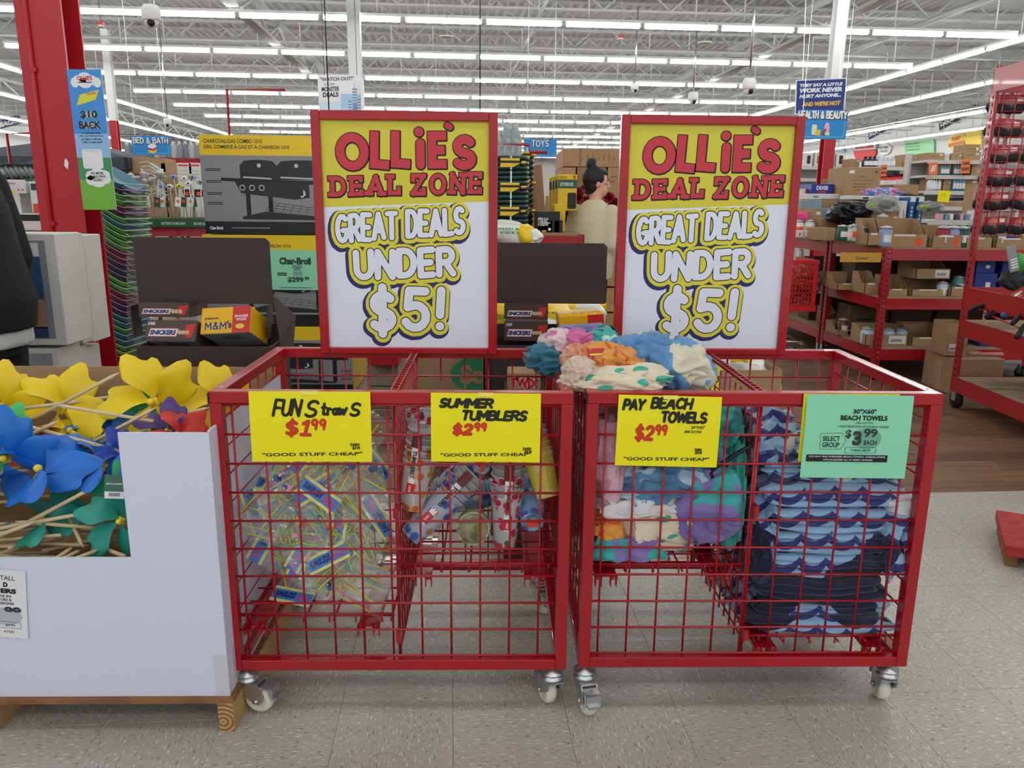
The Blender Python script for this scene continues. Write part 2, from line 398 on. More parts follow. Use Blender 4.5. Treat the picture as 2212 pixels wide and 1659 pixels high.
def plankmat(name, cols):
    m, nt, b, tc = nmat(name, .5)
    oi = nt.nodes.new('ShaderNodeObjectInfo')
    off = N(nt, 'VectorMath', 'SCALE', oi.outputs['Location']); off.inputs['Scale'].default_value = 5.3
    ad = N(nt, 'VectorMath', 'ADD', tc.outputs['Object'], off.outputs[0])
    mp = nt.nodes.new('ShaderNodeMapping'); mp.inputs['Scale'].default_value = (1.2, 22, 1); nt.links.new(ad.outputs[0], mp.inputs[0])
    n = nt.nodes.new('ShaderNodeTexNoise'); n.inputs['Scale'].default_value = 2; n.inputs['Detail'].default_value = 5; nt.links.new(mp.outputs[0], n.inputs['Vector'])
    r = nt.nodes.new('ShaderNodeMapRange'); r.inputs[1].default_value = .35; r.inputs[2].default_value = .65; nt.links.new(n.outputs[0], r.inputs[0])
    c = mixc(nt, r.outputs[0], cols[0], cols[1]); nt.links.new(c, b.inputs['Base Color'])
    return m
VA, VB = vinyl('vinyl_tile_a', 0), vinyl('vinyl_tile_b', PI/2)
PA = [plankmat('wood_plank_a', ('#5c3f2b', '#80603f')), plankmat('wood_plank_b', ('#684932', '#8a6a49')), plankmat('wood_plank_c', ('#523927', '#73553b'))]
GROUT = mat('floor_joint', '#6f6a63', .9)
b = MB()
U0, V1 = -24, 3.40
for (u0, u1, v0, v1, m) in ((-24, 24, -7, V1, GROUT), (-24, 24, V1, 60, mat('floor_far', '#7c6a58', .45, vary=.15, vscale=1.5))):
    p = [st(u0, v0), st(u1, v0), st(u1, v1), st(u0, v1)]
    b.add([(q.x, q.y, -.003) for q in p]+[(q.x, q.y, -.06) for q in p], [(0, 1, 2, 3), (7, 6, 5, 4), (0, 4, 5, 1), (1, 5, 6, 2), (2, 6, 7, 3), (3, 7, 4, 0)], m)
floor = b.build('floor', kind='structure')
t = .3048
tm = [MB().rbox(-t/2+.0004, t/2-.0004, -t/2+.0004, t/2-.0004, -.004, 0, v, .0004).mesh('tile') for v in (VA, VB)]
for i in range(19):
    for j in range(9):
        q = st(-2.75+(i+.5)*t, V1-(j+.5)*t); linked('tile', tm[(i+j) % 2], floor, (q.x, q.y, 0), (0, 0, TH))
pl, pw = 1.22, .15
pm = [MB().rbox(-pl/2+.0008, pl/2-.0008, -pw/2+.0008, pw/2-.0008, -.004, 0, v, .001).mesh('plank') for v in PA]
rs = random.Random(4)
for j in range(30):
    o = rs.random()*pl
    for i in range(8):
        q = st(-4.4+i*pl+o-.4, V1+(j+.5)*pw); linked('plank', pm[rs.randrange(3)], floor, (q.x, q.y, 0), (0, 0, TH))
# outer vinyl beyond the single tiles
b = MB()
for (u0, u1, v0, v1) in ((-24, -2.75, -7, V1), (3.04, 24, -7, V1), (-2.75, 3.04, -7, V1-9*t)):
    b.add([st(u0, v0, -.0005), st(u1, v0, -.0005), st(u1, v1, -.0005), st(u0, v1, -.0005)], [(0, 1, 2, 3)], VA)
b.build('vinyl_surface', floor)
b = MB(); b.add([st(-24, V1+30*pw, -.0008), st(24, V1+30*pw, -.0008), st(24, 58, -.0008), st(-24, 58, -.0008)], [(0, 1, 2, 3)], PA[0])
b.add([st(5.3, V1, -.0008), st(24, V1, -.0008), st(24, 8, -.0008), st(5.3, 8, -.0008)], [(0, 1, 2, 3)], PA[0])
b.add([st(-24, V1, -.0008), st(-4.2, V1, -.0008), st(-4.2, 8, -.0008), st(-24, 8, -.0008)], [(0, 1, 2, 3)], PA[0])
b.build('wood_surface', floor)

# ceiling deck and bar joists
CW = mat('ceiling_white', '#b9bbbb', .7); HC = 5.35
b = MB(); vs = []; fs = []; n = 0; du = .19
u = -22.0; prof = [(0, 0), (.04, 0), (.065, .045), (.165, .045)]
pts = []
while u < 22: pts += [(u+a, HC+c) for a, c in prof]; u += du
vs = [st(a, -7, z) for a, z in pts]+[st(a, 58, z) for a, z in pts]; n = len(pts)
fs = [(i, n+i, n+i+1, i+1) for i in range(n-1)]
b.add(vs, fs, CW)
ceil = b.build('ceiling', kind='structure')
b = MB(); L = 43.0; z1 = HC-.01; z0 = HC-.55
for z in (z1, z0): b.box(-L/2, L/2, -.05, .05, z-.035, z, CW)
k = int(L/.62)
for i in range(k):
    a = -L/2+i*L/k; c = -L/2+(i+1)*L/k; h = (z0, z1-.03) if i % 2 else (z1-.03, z0)
    b.tube([(a, 0, h[0]), (c, 0, h[1])], .018, CW, 4)
jm = b.mesh('joist')
for i in range(34):
    q = st(0, -2.2+i*1.75); linked('joist', jm, ceil, (q.x, q.y, 0), (0, 0, TH))
b = MB()
for u in (-13.2, -3.4, 6.4, 16.0):   # girders along the building
    for z in (HC-.56, HC-1.0): b.box(u-.09, u+.09, -6, 57, z-.05, z, CW)
    for i in range(60):
        a = -6+i*1.05; h = (HC-1.0, HC-.6) if i % 2 else (HC-.6, HC-1.0)
        b.tube([(u, a, h[0]), (u, a+1.05, h[1])], .028, CW, 4)
gd = b.build('girder', ceil, rot=(0, 0, TH))
# pipes and conduits
b = MB()
for u, z, r in ((-9.5, 4.7, .05), (1.6, 4.62, .035), (9.0, 4.75, .06)): b.tube([(u, -6, z), (u, 57, z)], r, CW, 6)
for v in (9.5, 18.3, 27): b.tube([(-21, v, 4.66), (21, v, 4.66)], .03, CW, 6)
b.build('pipes', ceil, rot=(0, 0, TH))
# walls
WL = mat('wall_white', '#d9dad6', .8)
for nm, u0, u1, v0, v1 in (('wall_right', 21.2, 21.4, -7, 57), ('wall_left', -21.4, -21.2, -7, 57), ('wall_back', -21.4, 21.4, 57, 57.2)):
    b = MB(); b.box(u0, u1, v0, v1, -.003, HC+.1, WL, Matrix.Rotation(TH, 4, 'Z')); b.build(nm, kind='structure')

# light fixtures: two tubes end to end on one white channel
EM = bpy.data.materials.new('tube_glow'); EM.use_nodes = True; nt = EM.node_tree; nt.nodes.clear()
e = nt.nodes.new('ShaderNodeEmission'); e.inputs[0].default_value = (.97, 1, .985, 1); e.inputs[1].default_value = TUBE
nt.links.new(e.outputs[0], nt.nodes.new('ShaderNodeOutputMaterial').inputs[0])
SEG = 1.30
b = MB(); b.box(-SEG, SEG, -.025, .025, .035, .08, WHITE, None)
for x in (-SEG+.02, -.02, .02, SEG-.02): b.box(x-.015, x+.015, -.02, .02, -.03, .036, CHROME)
b.box(-.9, -.88, -.008, .008, .1, HC-4.2-.6, WHITE); b.box(.88, .9, -.008, .008, .1, HC-4.2-.6, WHITE)
hs = b.mesh('ceiling_light')
tb = MB().tube([(-.6, 0, -.01), (.6, 0, -.01)], .036, EM, 6).mesh('tube')
LZ = 4.2
ORD = ('first', 'second', 'third', 'fourth', 'fifth', 'sixth', 'seventh', 'eighth', 'ninth', 'tenth', 'eleventh', 'twelfth', 'thirteenth', 'fourteenth', 'fifteenth', 'sixteenth', 'seventeenth', 'eighteenth', 'nineteenth', 'twentieth')
def light(u, v, a, vis, row=0, k=0):
    o = bpy.data.objects.new('ceiling_light', hs); COL.objects.link(o); o.location = st(u, v, LZ); o.rotation_euler = (0, 0, TH+a)
    lb = {0: 'tube light fixture in the %s cross row from the front, %s from the left' % (ORD[row], ORD[k]), 1: 'tube light fixture in long row %s from centre on the right, %s from the front' % (ORD[row], ORD[k]),
          2: 'tube light fixture in long row %s from centre on the left, %s from the front' % (ORD[row], ORD[k]), 3: 'tube light fixture above the camera, %s row behind the frame, %s from the left' % (ORD[row], ORD[k])}[vis]
    tag(o, lb, 'ceiling light', ('ceiling lights in the cross rows', 'ceiling lights in the right-hand long rows', 'ceiling lights in the left-hand long rows', 'ceiling lights nearest overhead')[vis])
    for s in (-1, 1): linked('tube', tb, o, (s*SEG/2, 0, 0))
for r_ in range(-2, 17):
    v = 13.65+(r_-4)*3.13
    for i in range(7):
        light(-8.4+SEG+i*2*SEG-.15, v, 0, 3 if v < 12 else 0, r_-4 if v >= 12 else 3-r_, i)
nearest = 0
for k, (u, s) in enumerate(((9.9, 1), (12.6, 1), (16.2, 1), (19.6, 1), (-9.9, 2), (-12.6, 2), (-16.2, 2), (-19.6, 2))):
    for j in range(18): light(u, 7.0+j*2*SEG, PI/2, s, k % 4, j)

# columns: painted red below, white above
def column(name, px, py, Yd, w, zr, label, ztop=HC-.5):
    q = atY(px, py, Yd); o = thing(name, label, 'column', (q.x, q.y, 0), (0, 0, TH))
    for (z0, z1, m, nm) in ((0, zr, REDM, 'painted_base'), (zr, ztop, WHITE, 'upper_shaft')):
        b = MB(); h = w/2; tk = .018
        b.box(-h, h, -h, -h+tk, z0, z1, m); b.box(-h, h, h-tk, h, z0, z1, m); b.box(-tk/2, tk/2, -h+tk, h-tk, z0, z1, m)
        b.build(nm, o)
    MB().box(-h-.03, h+.03, -h-.03, h+.03, 0, .02, REDM).build('base_plate', o)
    return o
column('steel_column', 1784, 350, 11.6, .16, 2.62, 'steel column right of the right-hand deal sign, red below and white above')
column('steel_column', 250, 300, 18, .15, 3.0, 'slim distant steel column behind the banner, red below and white above')
column('steel_column', 768, 150, 13.5, .2, 2.2, 'white steel column rising behind the left deal sign')
# ================================================================= RED DUMP BINS
BW, BD, BZ0, BZ1 = .889, .609, .133, .893
wheel_m = mat('nylon_wheel', '#e4e2cf', .35)
def make_caster(name='caster', rz=0, brake=True):
    """origin at the floor under the stem; wheel trails towards local -Y"""
    o = bpy.data.objects.new(name, None); COL.objects.link(o)
    MX = Matrix.Translation((0, -.032, .0405)) @ Matrix.Rotation(PI/2, 4, 'Y')
    MB().lathe([(.008, -.013), (.022, -.013), (.025, -.016), (.033, -.016), (.036, -.013), (.0405, -.008), (.0405, .008), (.036, .013), (.033, .016), (.025, .016), (.022, .013), (.008, .013)], wheel_m, 28, MX).build('wheel', o)
    b = MB()
    for s in (-1, 1):
        x = s*.021
        v = [(-.026, .088), (.03, .088), (.03, .075), (-.02, .03), (-.044, .03), (-.048, .045), (-.03, .07)]
        v = [(x_, z_) for x_, z_ in [(.03, .088), (-.04, .088), (-.052, .072), (-.05, .04), (-.04, .03), (-.026, .032), (.022, .066)]]
        b.add([(x+s*.0012, a, z) for a, z in v]+[(x-s*.0012, a, z) for a, z in v],
              [tuple(range(7)), tuple(range(13, 6, -1))]+[(i, (i+1) % 7, 7+(i+1) % 7, 7+i) for i in range(7)], CHROME)
    b.box(-.022, .022, -.04, .03, .086, .09, CHROME)
    b.lathe([(.0, .090), (.028, .090), (.031, .095), (.031, .099), (.024, .102), (.024, .106), (.03, .109), (.03, .112), (.012, .115), (.012, BZ0)], CHROME, 20)
    b.tube([(-.028, -.032, .0405), (.028, -.032, .0405)], .006, CHROME, 6)
    b.build('fork', o)
    if brake:
        b = MB(); b.box(-.02, .02, -.075, -.035, .078, .082, CHROME, Matrix.Translation((0, 0, 0))); b.box(-.02, .02, -.082, -.075, .05, .082, CHROME)
        b.box(-.016, .016, -.09, -.08, .048, .056, CHROME); b.build('brake', o)
    o.rotation_euler = (0, 0, rz)
    return o
def wiregrid(b, p0, ex, ez, nx, nz, dx, dz, r=.0029, offx=0, offz=0, m=None):
    """wires over a rectangle: p0 corner, ex/ez unit vectors scaled by size"""
    m = m or RED; ex = Vector(ex); ez = Vector(ez); p0 = Vector(p0); lx = ex.length; lz = ez.length; ux = ex/lx; uz = ez/lz
    x = offx
    nrm = ux.cross(uz)*r
    while x < lx: b.tube([p0+ux*x, p0+ux*x+ez], r, m, 6, True); x += dx
    z = offz
    while z < lz: b.tube([p0+uz*z+nrm*1.5, p0+uz*z+ex+nrm*1.5], r, m, 6, True); z += dz
T = .03
def make_bin(x0, y0, label, shelves, div, casters):
    o = thing('wire_dump_bin', label, 'display bin', (x0, y0, 0))
    b = MB()
    for x in (0, BW-T):
        for y in (0, BD-T): b.box(x, x+T, y, y+T, BZ0, BZ1-T, RED)
    for z in (BZ0, BZ1-T):
        for y in (0, BD-T): b.box(T if z < .5 else 0, BW-(T if z < .5 else 0), y, y+T, z, z+T, RED)
        for x in (0, BW-T): b.box(x, x+T, T, BD-T, z, z+T, RED)
    bev(b.build('frame', o), .0025)
    dz = .0762; z0 = BZ0+T; hh = BZ1-BZ0-2*T
    b = MB(); wiregrid(b, (T, .012, z0), (BW-2*T, 0, 0), (0, 0, hh), 0, 0, dz, dz, offx=.02, offz=.01); b.build('front_grid', o)
    b = MB(); wiregrid(b, (T, BD-.012, z0), (BW-2*T, 0, 0), (0, 0, hh), 0, 0, dz, dz, offx=.035, offz=.03); b.build('back_grid', o)
    for x in (.010, BW-.010):
        b = MB(); wiregrid(b, (x, T, z0), (0, BD-2*T, 0), (0, 0, hh), 0, 0, dz, dz, offx=.03, offz=.04); b.build('side_grid', o)
    # divider: wire panel with a ladder-shaped top rail
    b = MB()
    wiregrid(b, (div, T, z0+.01), (0, BD-2*T, 0), (0, 0, hh-.01), 0, 0, .05, dz, offx=.02, offz=.02)
    for x in (-.011, .007): b.box(div+x, div+x+.004, T, BD-T, BZ1-.012, BZ1-.004, RED)
    y = T
    while y < BD-T: b.box(div-.007, div+.007, y, y+.006, BZ1-.012, BZ1-.005, RED); y += .03
    b.tube([(div, T+.004, z0), (div, T+.004, BZ1-T)], .005, RED, 8); b.tube([(div, BD-T, z0), (div, BD-T, BZ1-T)], .005, RED, 8)
    b.box(div-.006, div+.006, .0, .028, z0+.4, z0+.43, RED); b.box(div-.006, div+.006, .0, .028, z0+.05, z0+.08, RED)
    b.build('divider', o)
    for (xa, xb, z) in shelves:
        b = MB(); wiregrid(b, (xa+.01, .03, z), (xb-xa-.02, 0, 0), (0, BD-.06, 0), 0, 0, .0762, .0762, offx=.02, offz=.02)
        for y in (.03, BD-.03): b.tube([(xa+.01, y, z+.02), (xb-.01, y, z+.02)], .003, RED, 6)
        for i in range(6):
            x = xa+.04+i*(xb-xa-.08)/5; b.tube([(x, .03, z-.004), (x, .03, z+.02)], .0024, RED, 6)
        b.build('shelf', o)
        for x in (xa+.055, xb-.075):
            b = MB()
            for d in (-.02, .02): b.box(x+d-.008, x+d+.008, .012, BD-.012, z-.016, z-.006, RED); b.box(x+d-.009, x+d-.006, .012, .03, z-.036, z-.006, RED); b.box(x+d+.006, x+d+.009, .012, .03, z-.036, z-.006, RED)
            b.box(x-.02, x+.02, .02, BD-.02, z-.012, z-.009, RED)
            b.build('shelf_support', o)
    b = MB()
    for x in (.016, BW-.016):
        for y in (.05, BD-.05): b.ball((x, y, BZ1), .004, CHROME, 8, 5, (1, 1, .5))
    b.build('rivets', o)
    MB().box(-.002, .002, -.002, .012, BZ1-.03, BZ1-.004, BLACK).build('corner_cap', o)
    for (x, y, rz) in casters:
        c = make_caster('caster', rz); c.parent = o; c.location = (x, y, 0)
    return o
B1, B2 = (-.697, 1.856), (.226, 1.865)
make_bin(*B1, 'left red wire bin holding straw packets and tumblers', [(.012, .44, .262), (.45, .878, .405)], .445,
         [(.035, .03, R(75)), (BW-.035, .03, R(-160)), (.035, BD-.03, R(170)), (BW-.04, BD-.04, R(20))])
make_bin(*B2, 'right red wire bin holding crumpled and folded beach towels', [(.012, .44, .40), (.45, .878, .192)], .445,
         [(.02, .028, R(12)), (BW-.035, .03, R(170)), (.035, BD-.03, R(-20)), (BW-.035, BD-.03, R(150))])

# ----------------------------------------------------------------- deal signs
SW, SH = .5513, .7256
PAN = mat('sign_panel', '#e6e9f7', .35); SY = mat('sign_yellow', '#d8cc3c', .35); SR = mat('sign_red', '#c8323f', .35)
def deal_sign(loc, label):
    o = thing('deal_sign', label, 'sign', loc)
    b = MB(); f = .027
    for (x0, x1, z0, z1) in ((0, f, 0, SH), (SW-f, SW, 0, SH), (f, SW-f, 0, .02), (f, SW-f, SH-f, SH)): b.box(x0, x1, -.014, .014, z0, z1, RED)
    bev(b.build('frame', o), .003)
    MB().box(f-.002, SW-f+.002, -.002, .004, .018, SH-f+.002, PAN).build('panel', o)
    b = MB(); W_ = SW-2*f; H_ = SH-f-.02
    X = lambda a: f+a*W_
    Zz = lambda a: .02+(1-a)*H_
    Y0 = .002
    b.poly([(X(0), Zz(0)), (X(1), Zz(0)), (X(1), Zz(.338)), (X(0), Zz(.37))], SY, Y0+.0002)
    b.build('yellow_header', o)
    b = MB()
    r = .0128; gs = []
    for ch, xa, xb, ya, yb, jz in (('O', .095, .262, .052, .215, 0), ('L', .30, .385, .045, .20, .0), ('L', .425, .51, .045, .20, .0), ('i', .575, .58, .02, .20, 0),
                               ('E', .645, .725, .042, .195, 0), ("'", .755, .76, .0, .065, 0), ('S', .79, .905, .055, .205, 0)):
        gs.append(b.glyphs(ch, X(xa)+r*.6, X(xb)-r*.2, Zz(yb)+r, Zz(ya)-r, r*(.7 if ch == "'" else 1), cap='r' if ch in "OS'i" else 's', jit=.14, seed=ord(ch)+int(xa*50)))
    r = .0062
    for wd, xa, xb in (('DEAL', .045, .47), ('ZONE', .53, .96)):
        gs.append(b.glyphs(wd, X(xa)+r, X(xb)-r, Zz(.325 if wd == 'DEAL' else .317)+r, Zz(.236 if wd == 'DEAL' else .222)-r, r, cap='s', gap=.5, rise=.035, jit=.1, src=slab, seed=3))
    for g in gs: b.sdf(g, [(BLACK, .0036, .0008, -.0012, Y0+.0006), (SR, 0, 0, 0, Y0+.0010)], .0012)
    b.build('red_lettering', o)
    b = MB(); g = []
    for i, (t, xa, xb, ya, yb, r, rise, gp) in enumerate([('GREAT DEALS', .062, .86, .40, .53, .0078, .075, .34), ('UNDER', .165, .80, .555, .695, .0102, .05, .34), ('$5!', .25, .735, .725, .935, .0135, .03, .42)]):
        g += b.glyphs(t, X(xa)+r, X(xb)-r, Zz(yb)+r, Zz(ya)-r, r, rise=rise, jit=.10, seed=5+i, gap=gp)
    b.sdf(g, [(NAVY, .0185, -.004, -.008, Y0+.0005), (INKY, .0125, 0, -.002, Y0+.0009), (BLACK, .0028, 0, 0, Y0+.0013), (PAN, 0, 0, 0, Y0+.0017)], .0013)
    b.build('blue_shadowed_lettering', o)
    return o
deal_sign((-.5474, 2.4317, .8794), 'left framed deal sign standing on the left bin')
deal_sign((.3723, 2.4468, .8794), 'right framed deal sign standing on the right bin')

# ----------------------------------------------------------------- price cards
def curl(b, w, h, m, k=.006):
    b.grid(lambda u, v: (u*w, -.001-k*math.sin(PI*v)*.5-k*(1-v)**2, v*h), 6, 8, m); return b
MARK = mat('marker_black', '#1d1f10', .5); MRED = mat('marker_red', '#cf3a17', .5)
def bow(b, h, k=.006):
    b.v = [(x, y-.0012-k*math.sin(PI*z/h)*.5-k*(1-z/h)**2, z) for x, y, z in b.v]; return b
def yellow_card(px0, py0, px1, py1, Y, tilt, label, rows, price):
    a = atY(px0, py1, Y); c = atY(px1, py0, Y); w = abs(c.x-a.x); h = abs(c.z-a.z)
    o = thing('price_card', label, 'price sign', (a.x, Y, a.z), (0, tilt, 0))
    b = MB(); curl(b, w, h, YELP).build('card', o)
    m = MB().rect(w*.43, w*.57, h*.955, h*1.01, mat('clear_tape', '#f7ee6a', .12), .002); bow(m, h).build('tape', o)
    b = MB()
    for t, x0, x1, z0, z1, r, sl in rows: b.letters(t, x0*w, x1*w, z0*h, z1*h, r, MARK, .0006, jit=.14, slant=sl, gap=.22, seed=len(t))
    b.text('"GOOD STUFF CHEAP"', w*.085, w*.92, h*.075, h*.125, BLACK, .0006, bold=.025, rise=.015)
    bow(b, h).build('black_lettering', o)
    b = MB(); ph, x0, x1, z0, z1 = price
    b.letters('$'+ph[0], x0*w, (x0+(x1-x0)*.55)*w, z0*h, z1*h, .0046, MRED, .0006, jit=.12, slant=.15, seed=2)
    b.letters(ph[1:], (x0+(x1-x0)*.66)*w, x1*w, (z0+(z1-z0)*.45)*h, (z1+.03)*h, .0034, MRED, .0006, jit=.12, slant=.1, seed=4)
    bow(b, h).build('red_price', o)
    return o
Yc = 1.849
yellow_card(547, 846, 800, 995, Yc, R(.0), 'yellow handwritten card for fun straws, leftmost of the three yellow cards',
    [('FUN', .21, .42, .66, .88, .0037, .35), ('S', .475, .56, .65, .86, .0038, .3), ('traw', .60, .80, .68, .82, .0034, .1), ('S', .84, .91, .665, .83, .0036, .2),
     ('THEIRS', .82, .90, .23, .265, .0008, .3), ('$2.99', .84, .90, .185, .215, .0008, .3)], ('199', .30, .62, .39, .58))
yellow_card(932, 849, 1168, 995, Yc, R(.3), 'yellow handwritten card for summer tumblers on the left bin',
    [('SUMMER', .09, .56, .80, .91, .0036, .25), ('TUMBLERS', .29, .87, .62, .74, .0036, .2),
     ('THEIRS', .84, .92, .18, .215, .0008, .3), ('$4.99', .86, .92, .14, .17, .0008, .3)], ('299', .21, .50, .41, .54))
yellow_card(1327, 853, 1557, 1003, Yc+.009, R(1.2), 'yellow handwritten card for beach towels on the right bin',
    [('PAY', .06, .25, .80, .93, .0037, .2), ('BEACH', .33, .71, .83, .96, .0037, .2), ('TOWELS', .43, .86, .64, .77, .0037, .15),
     ('24"X45"', .72, .85, .55, .585, .0007, .2), ('100% COTTON', .66, .82, .49, .52, .0006, .2),
     ('THEIRS', .77, .84, .23, .265, .0008, .3), ('$4.99', .78, .84, .19, .22, .0008, .3)], ('299', .19, .48, .38, .56))
# mint green printed card with a yellow card behind it
a = atY(1724, 1028, Yc+.007); c = atY(1972, 852, Yc+.007); w = c.x-a.x; h = c.z-a.z
o = thing('price_card', 'mint green printed card for beach towels on the right bin', 'price sign', (a.x, Yc+.005, a.z), (0, R(.6), 0))
curl(MB(), w, h, GRNP, .008).build('card', o)
GREYP = mat('grey_print', '#2f3f3a', .6); GREYL = mat('grey_print_light', '#6fae94', .6)
b = MB()
b.text('30"X60"', w*.44, w*.66, h*.78, h*.835, BLACK, .0008, bold=.03)
b.text('BEACH TOWELS', w*.33, w*.77, h*.70, h*.76, BLACK, .0008, bold=.04)
b.text('• 100% COTTON', w*.46, w*.64, h*.66, h*.682, BLACK, .0008, bold=.01)
b.text('• HUGE SELECTION OF STYLES & COLORS', w*.31, w*.79, h*.615, h*.64, BLACK, .0008, bold=.01)
b.disc(w*.60, h*.485, w*.13, GREYL, .0005, 20, h*.13)
b.text('$', w*.39, w*.445, h*.48, h*.59, GREYP, .0009, bold=.03); b.text('3', w*.46, w*.545, h*.40, h*.575, GREYP, .0009, bold=.06)
b.text('99', w*.56, w*.69, h*.50, h*.605, GREYP, .0009, bold=.04); b.text('EACH', w*.57, w*.69, h*.41, h*.465, BLACK, .0009, bold=.02)
b.text('SELECT', w*.18, w*.34, h*.45, h*.51, BLACK, .0008, bold=.02); b.text('GROUP', w*.18, w*.34, h*.375, h*.435, BLACK, .0008, bold=.02)
for p, q in (((.155, .54), (.355, .55)), ((.355, .55), (.40, .46)), ((.40, .46), (.36, .355)), ((.36, .355), (.16, .35)), ((.16, .35), (.155, .54)),
             ((.40, .375), (.69, .38)), ((.69, .38), (.69, .31)), ((.69, .31), (.40, .305)), ((.40, .305), (.40, .375))):
    b.stroke([(p[0]*w, p[1]*h), (q[0]*w, q[1]*h)], .0004, BLACK, .0008, n=4)
b.text('THEIRS $6.99', w*.45, w*.64, h*.325, h*.355, BLACK, .0009, bold=.01)
b.rect(w*.04, w*.81, h*.20, h*.285, BLACK, .0007)
b.text('YOU MAY FIND OVERSIZED BEACH TOWELS, CABANA STRIPE,', w*.06, w*.79, h*.25, h*.272, PAPER, .001, bold=.015)
b.text('AND JACQUARD ALL AT GREAT SAVINGS!', w*.20, w*.67, h*.21, h*.235, PAPER, .001, bold=.015)
bow(b, h, .008).build('black_lettering', o)
o = tag(curl(MB(), w*.9, h*.82, YELP, .002).build('price_card', None, (a.x-.004, Yc+.0105, a.z+h*.18)), 'blank yellow card edge peeking out behind the mint green card', 'price sign')
# ================================================================= BIN CONTENTS
def cmap(nt, val, stops):
    r = nt.nodes.new('ShaderNodeValToRGB'); r.color_ramp.interpolation = 'CONSTANT'; e = r.color_ramp.elements
    e[0].position = 0; e[0].color = (*lin(stops[0][1]), 1); e[1].position = stops[1][0]; e[1].color = (*lin(stops[1][1]), 1)
    for p, c in stops[2:]: x = e.new(p); x.color = (*lin(c), 1)
    nt.links.new(val, r.inputs[0]); return r.outputs[0]
def terry(nt, b, tc, sc=700):
    n = nt.nodes.new('ShaderNodeTexNoise'); n.inputs['Scale'].default_value = sc; nt.links.new(tc.outputs['Object'], n.inputs['Vector'])
    n2 = nt.nodes.new('ShaderNodeTexNoise'); n2.inputs['Scale'].default_value = 28; n2.inputs['Detail'].default_value = 3; nt.links.new(tc.outputs['Object'], n2.inputs['Vector'])
    a = N(nt, 'Math', 'MULTIPLY', n2.outputs[0], 2.0); a = N(nt, 'Math', 'ADD', a.outputs[0], n.outputs[0])
    bp = nt.nodes.new('ShaderNodeBump'); bp.inputs['Strength'].default_value = .5; bp.inputs['Distance'].default_value = .006
    nt.links.new(a.outputs[0], bp.inputs['Height']); nt.links.new(bp.outputs[0], b.inputs['Normal']); b.inputs['Sheen Weight'].default_value = .3
def towel_mat(name, stops, scale=9, warp=1., kind='noise'):
    m, nt, b, tc = nmat(name, .95); oi = nt.nodes.new('ShaderNodeObjectInfo')
    ad = N(nt, 'VectorMath', 'ADD', tc.outputs['Object'], oi.outputs['Location'])
    if kind == 'noise':
        n = nt.nodes.new('ShaderNodeTexNoise'); n.inputs['Scale'].default_value = scale; n.inputs['Detail'].default_value = 1; n.inputs['Distortion'].default_value = warp
        nt.links.new(ad.outputs[0], n.inputs['Vector']); v = n.outputs[0]
    elif kind == 'spots':
        n = nt.nodes.new('ShaderNodeTexVoronoi'); n.inputs['Scale'].default_value = scale
        mp = nt.nodes.new('ShaderNodeMapping'); mp.inputs['Scale'].default_value = (1, 1, 1+warp); mp.inputs['Rotation'].default_value = (.3, .7, .2); nt.links.new(ad.outputs[0], mp.inputs[0])
        nt.links.new(mp.outputs[0], n.inputs['Vector']); v = n.outputs['Distance']
    elif kind == 'grid':
        s = N(nt, 'SeparateXYZ', None, ad.outputs[0]); q = []
        for o_, k in ((s.outputs[0], scale), (s.outputs[2], scale)):
            a = N(nt, 'Math', 'ADD', o_, N(nt, 'Math', 'MULTIPLY', s.outputs[1], .8).outputs[0]) if o_ == s.outputs[0] else N(nt, 'Math', 'SUBTRACT', o_, N(nt, 'Math', 'MULTIPLY', s.outputs[1], .7).outputs[0])
            q.append(N(nt, 'Math', 'FRACT', N(nt, 'Math', 'MULTIPLY', a.outputs[0], k).outputs[0]).outputs[0])
        v = N(nt, 'Math', 'MINIMUM', q[0], q[1]).outputs[0]
    nt.links.new(cmap(nt, v, stops), b.inputs['Base Color']); terry(nt, b, tc); return m
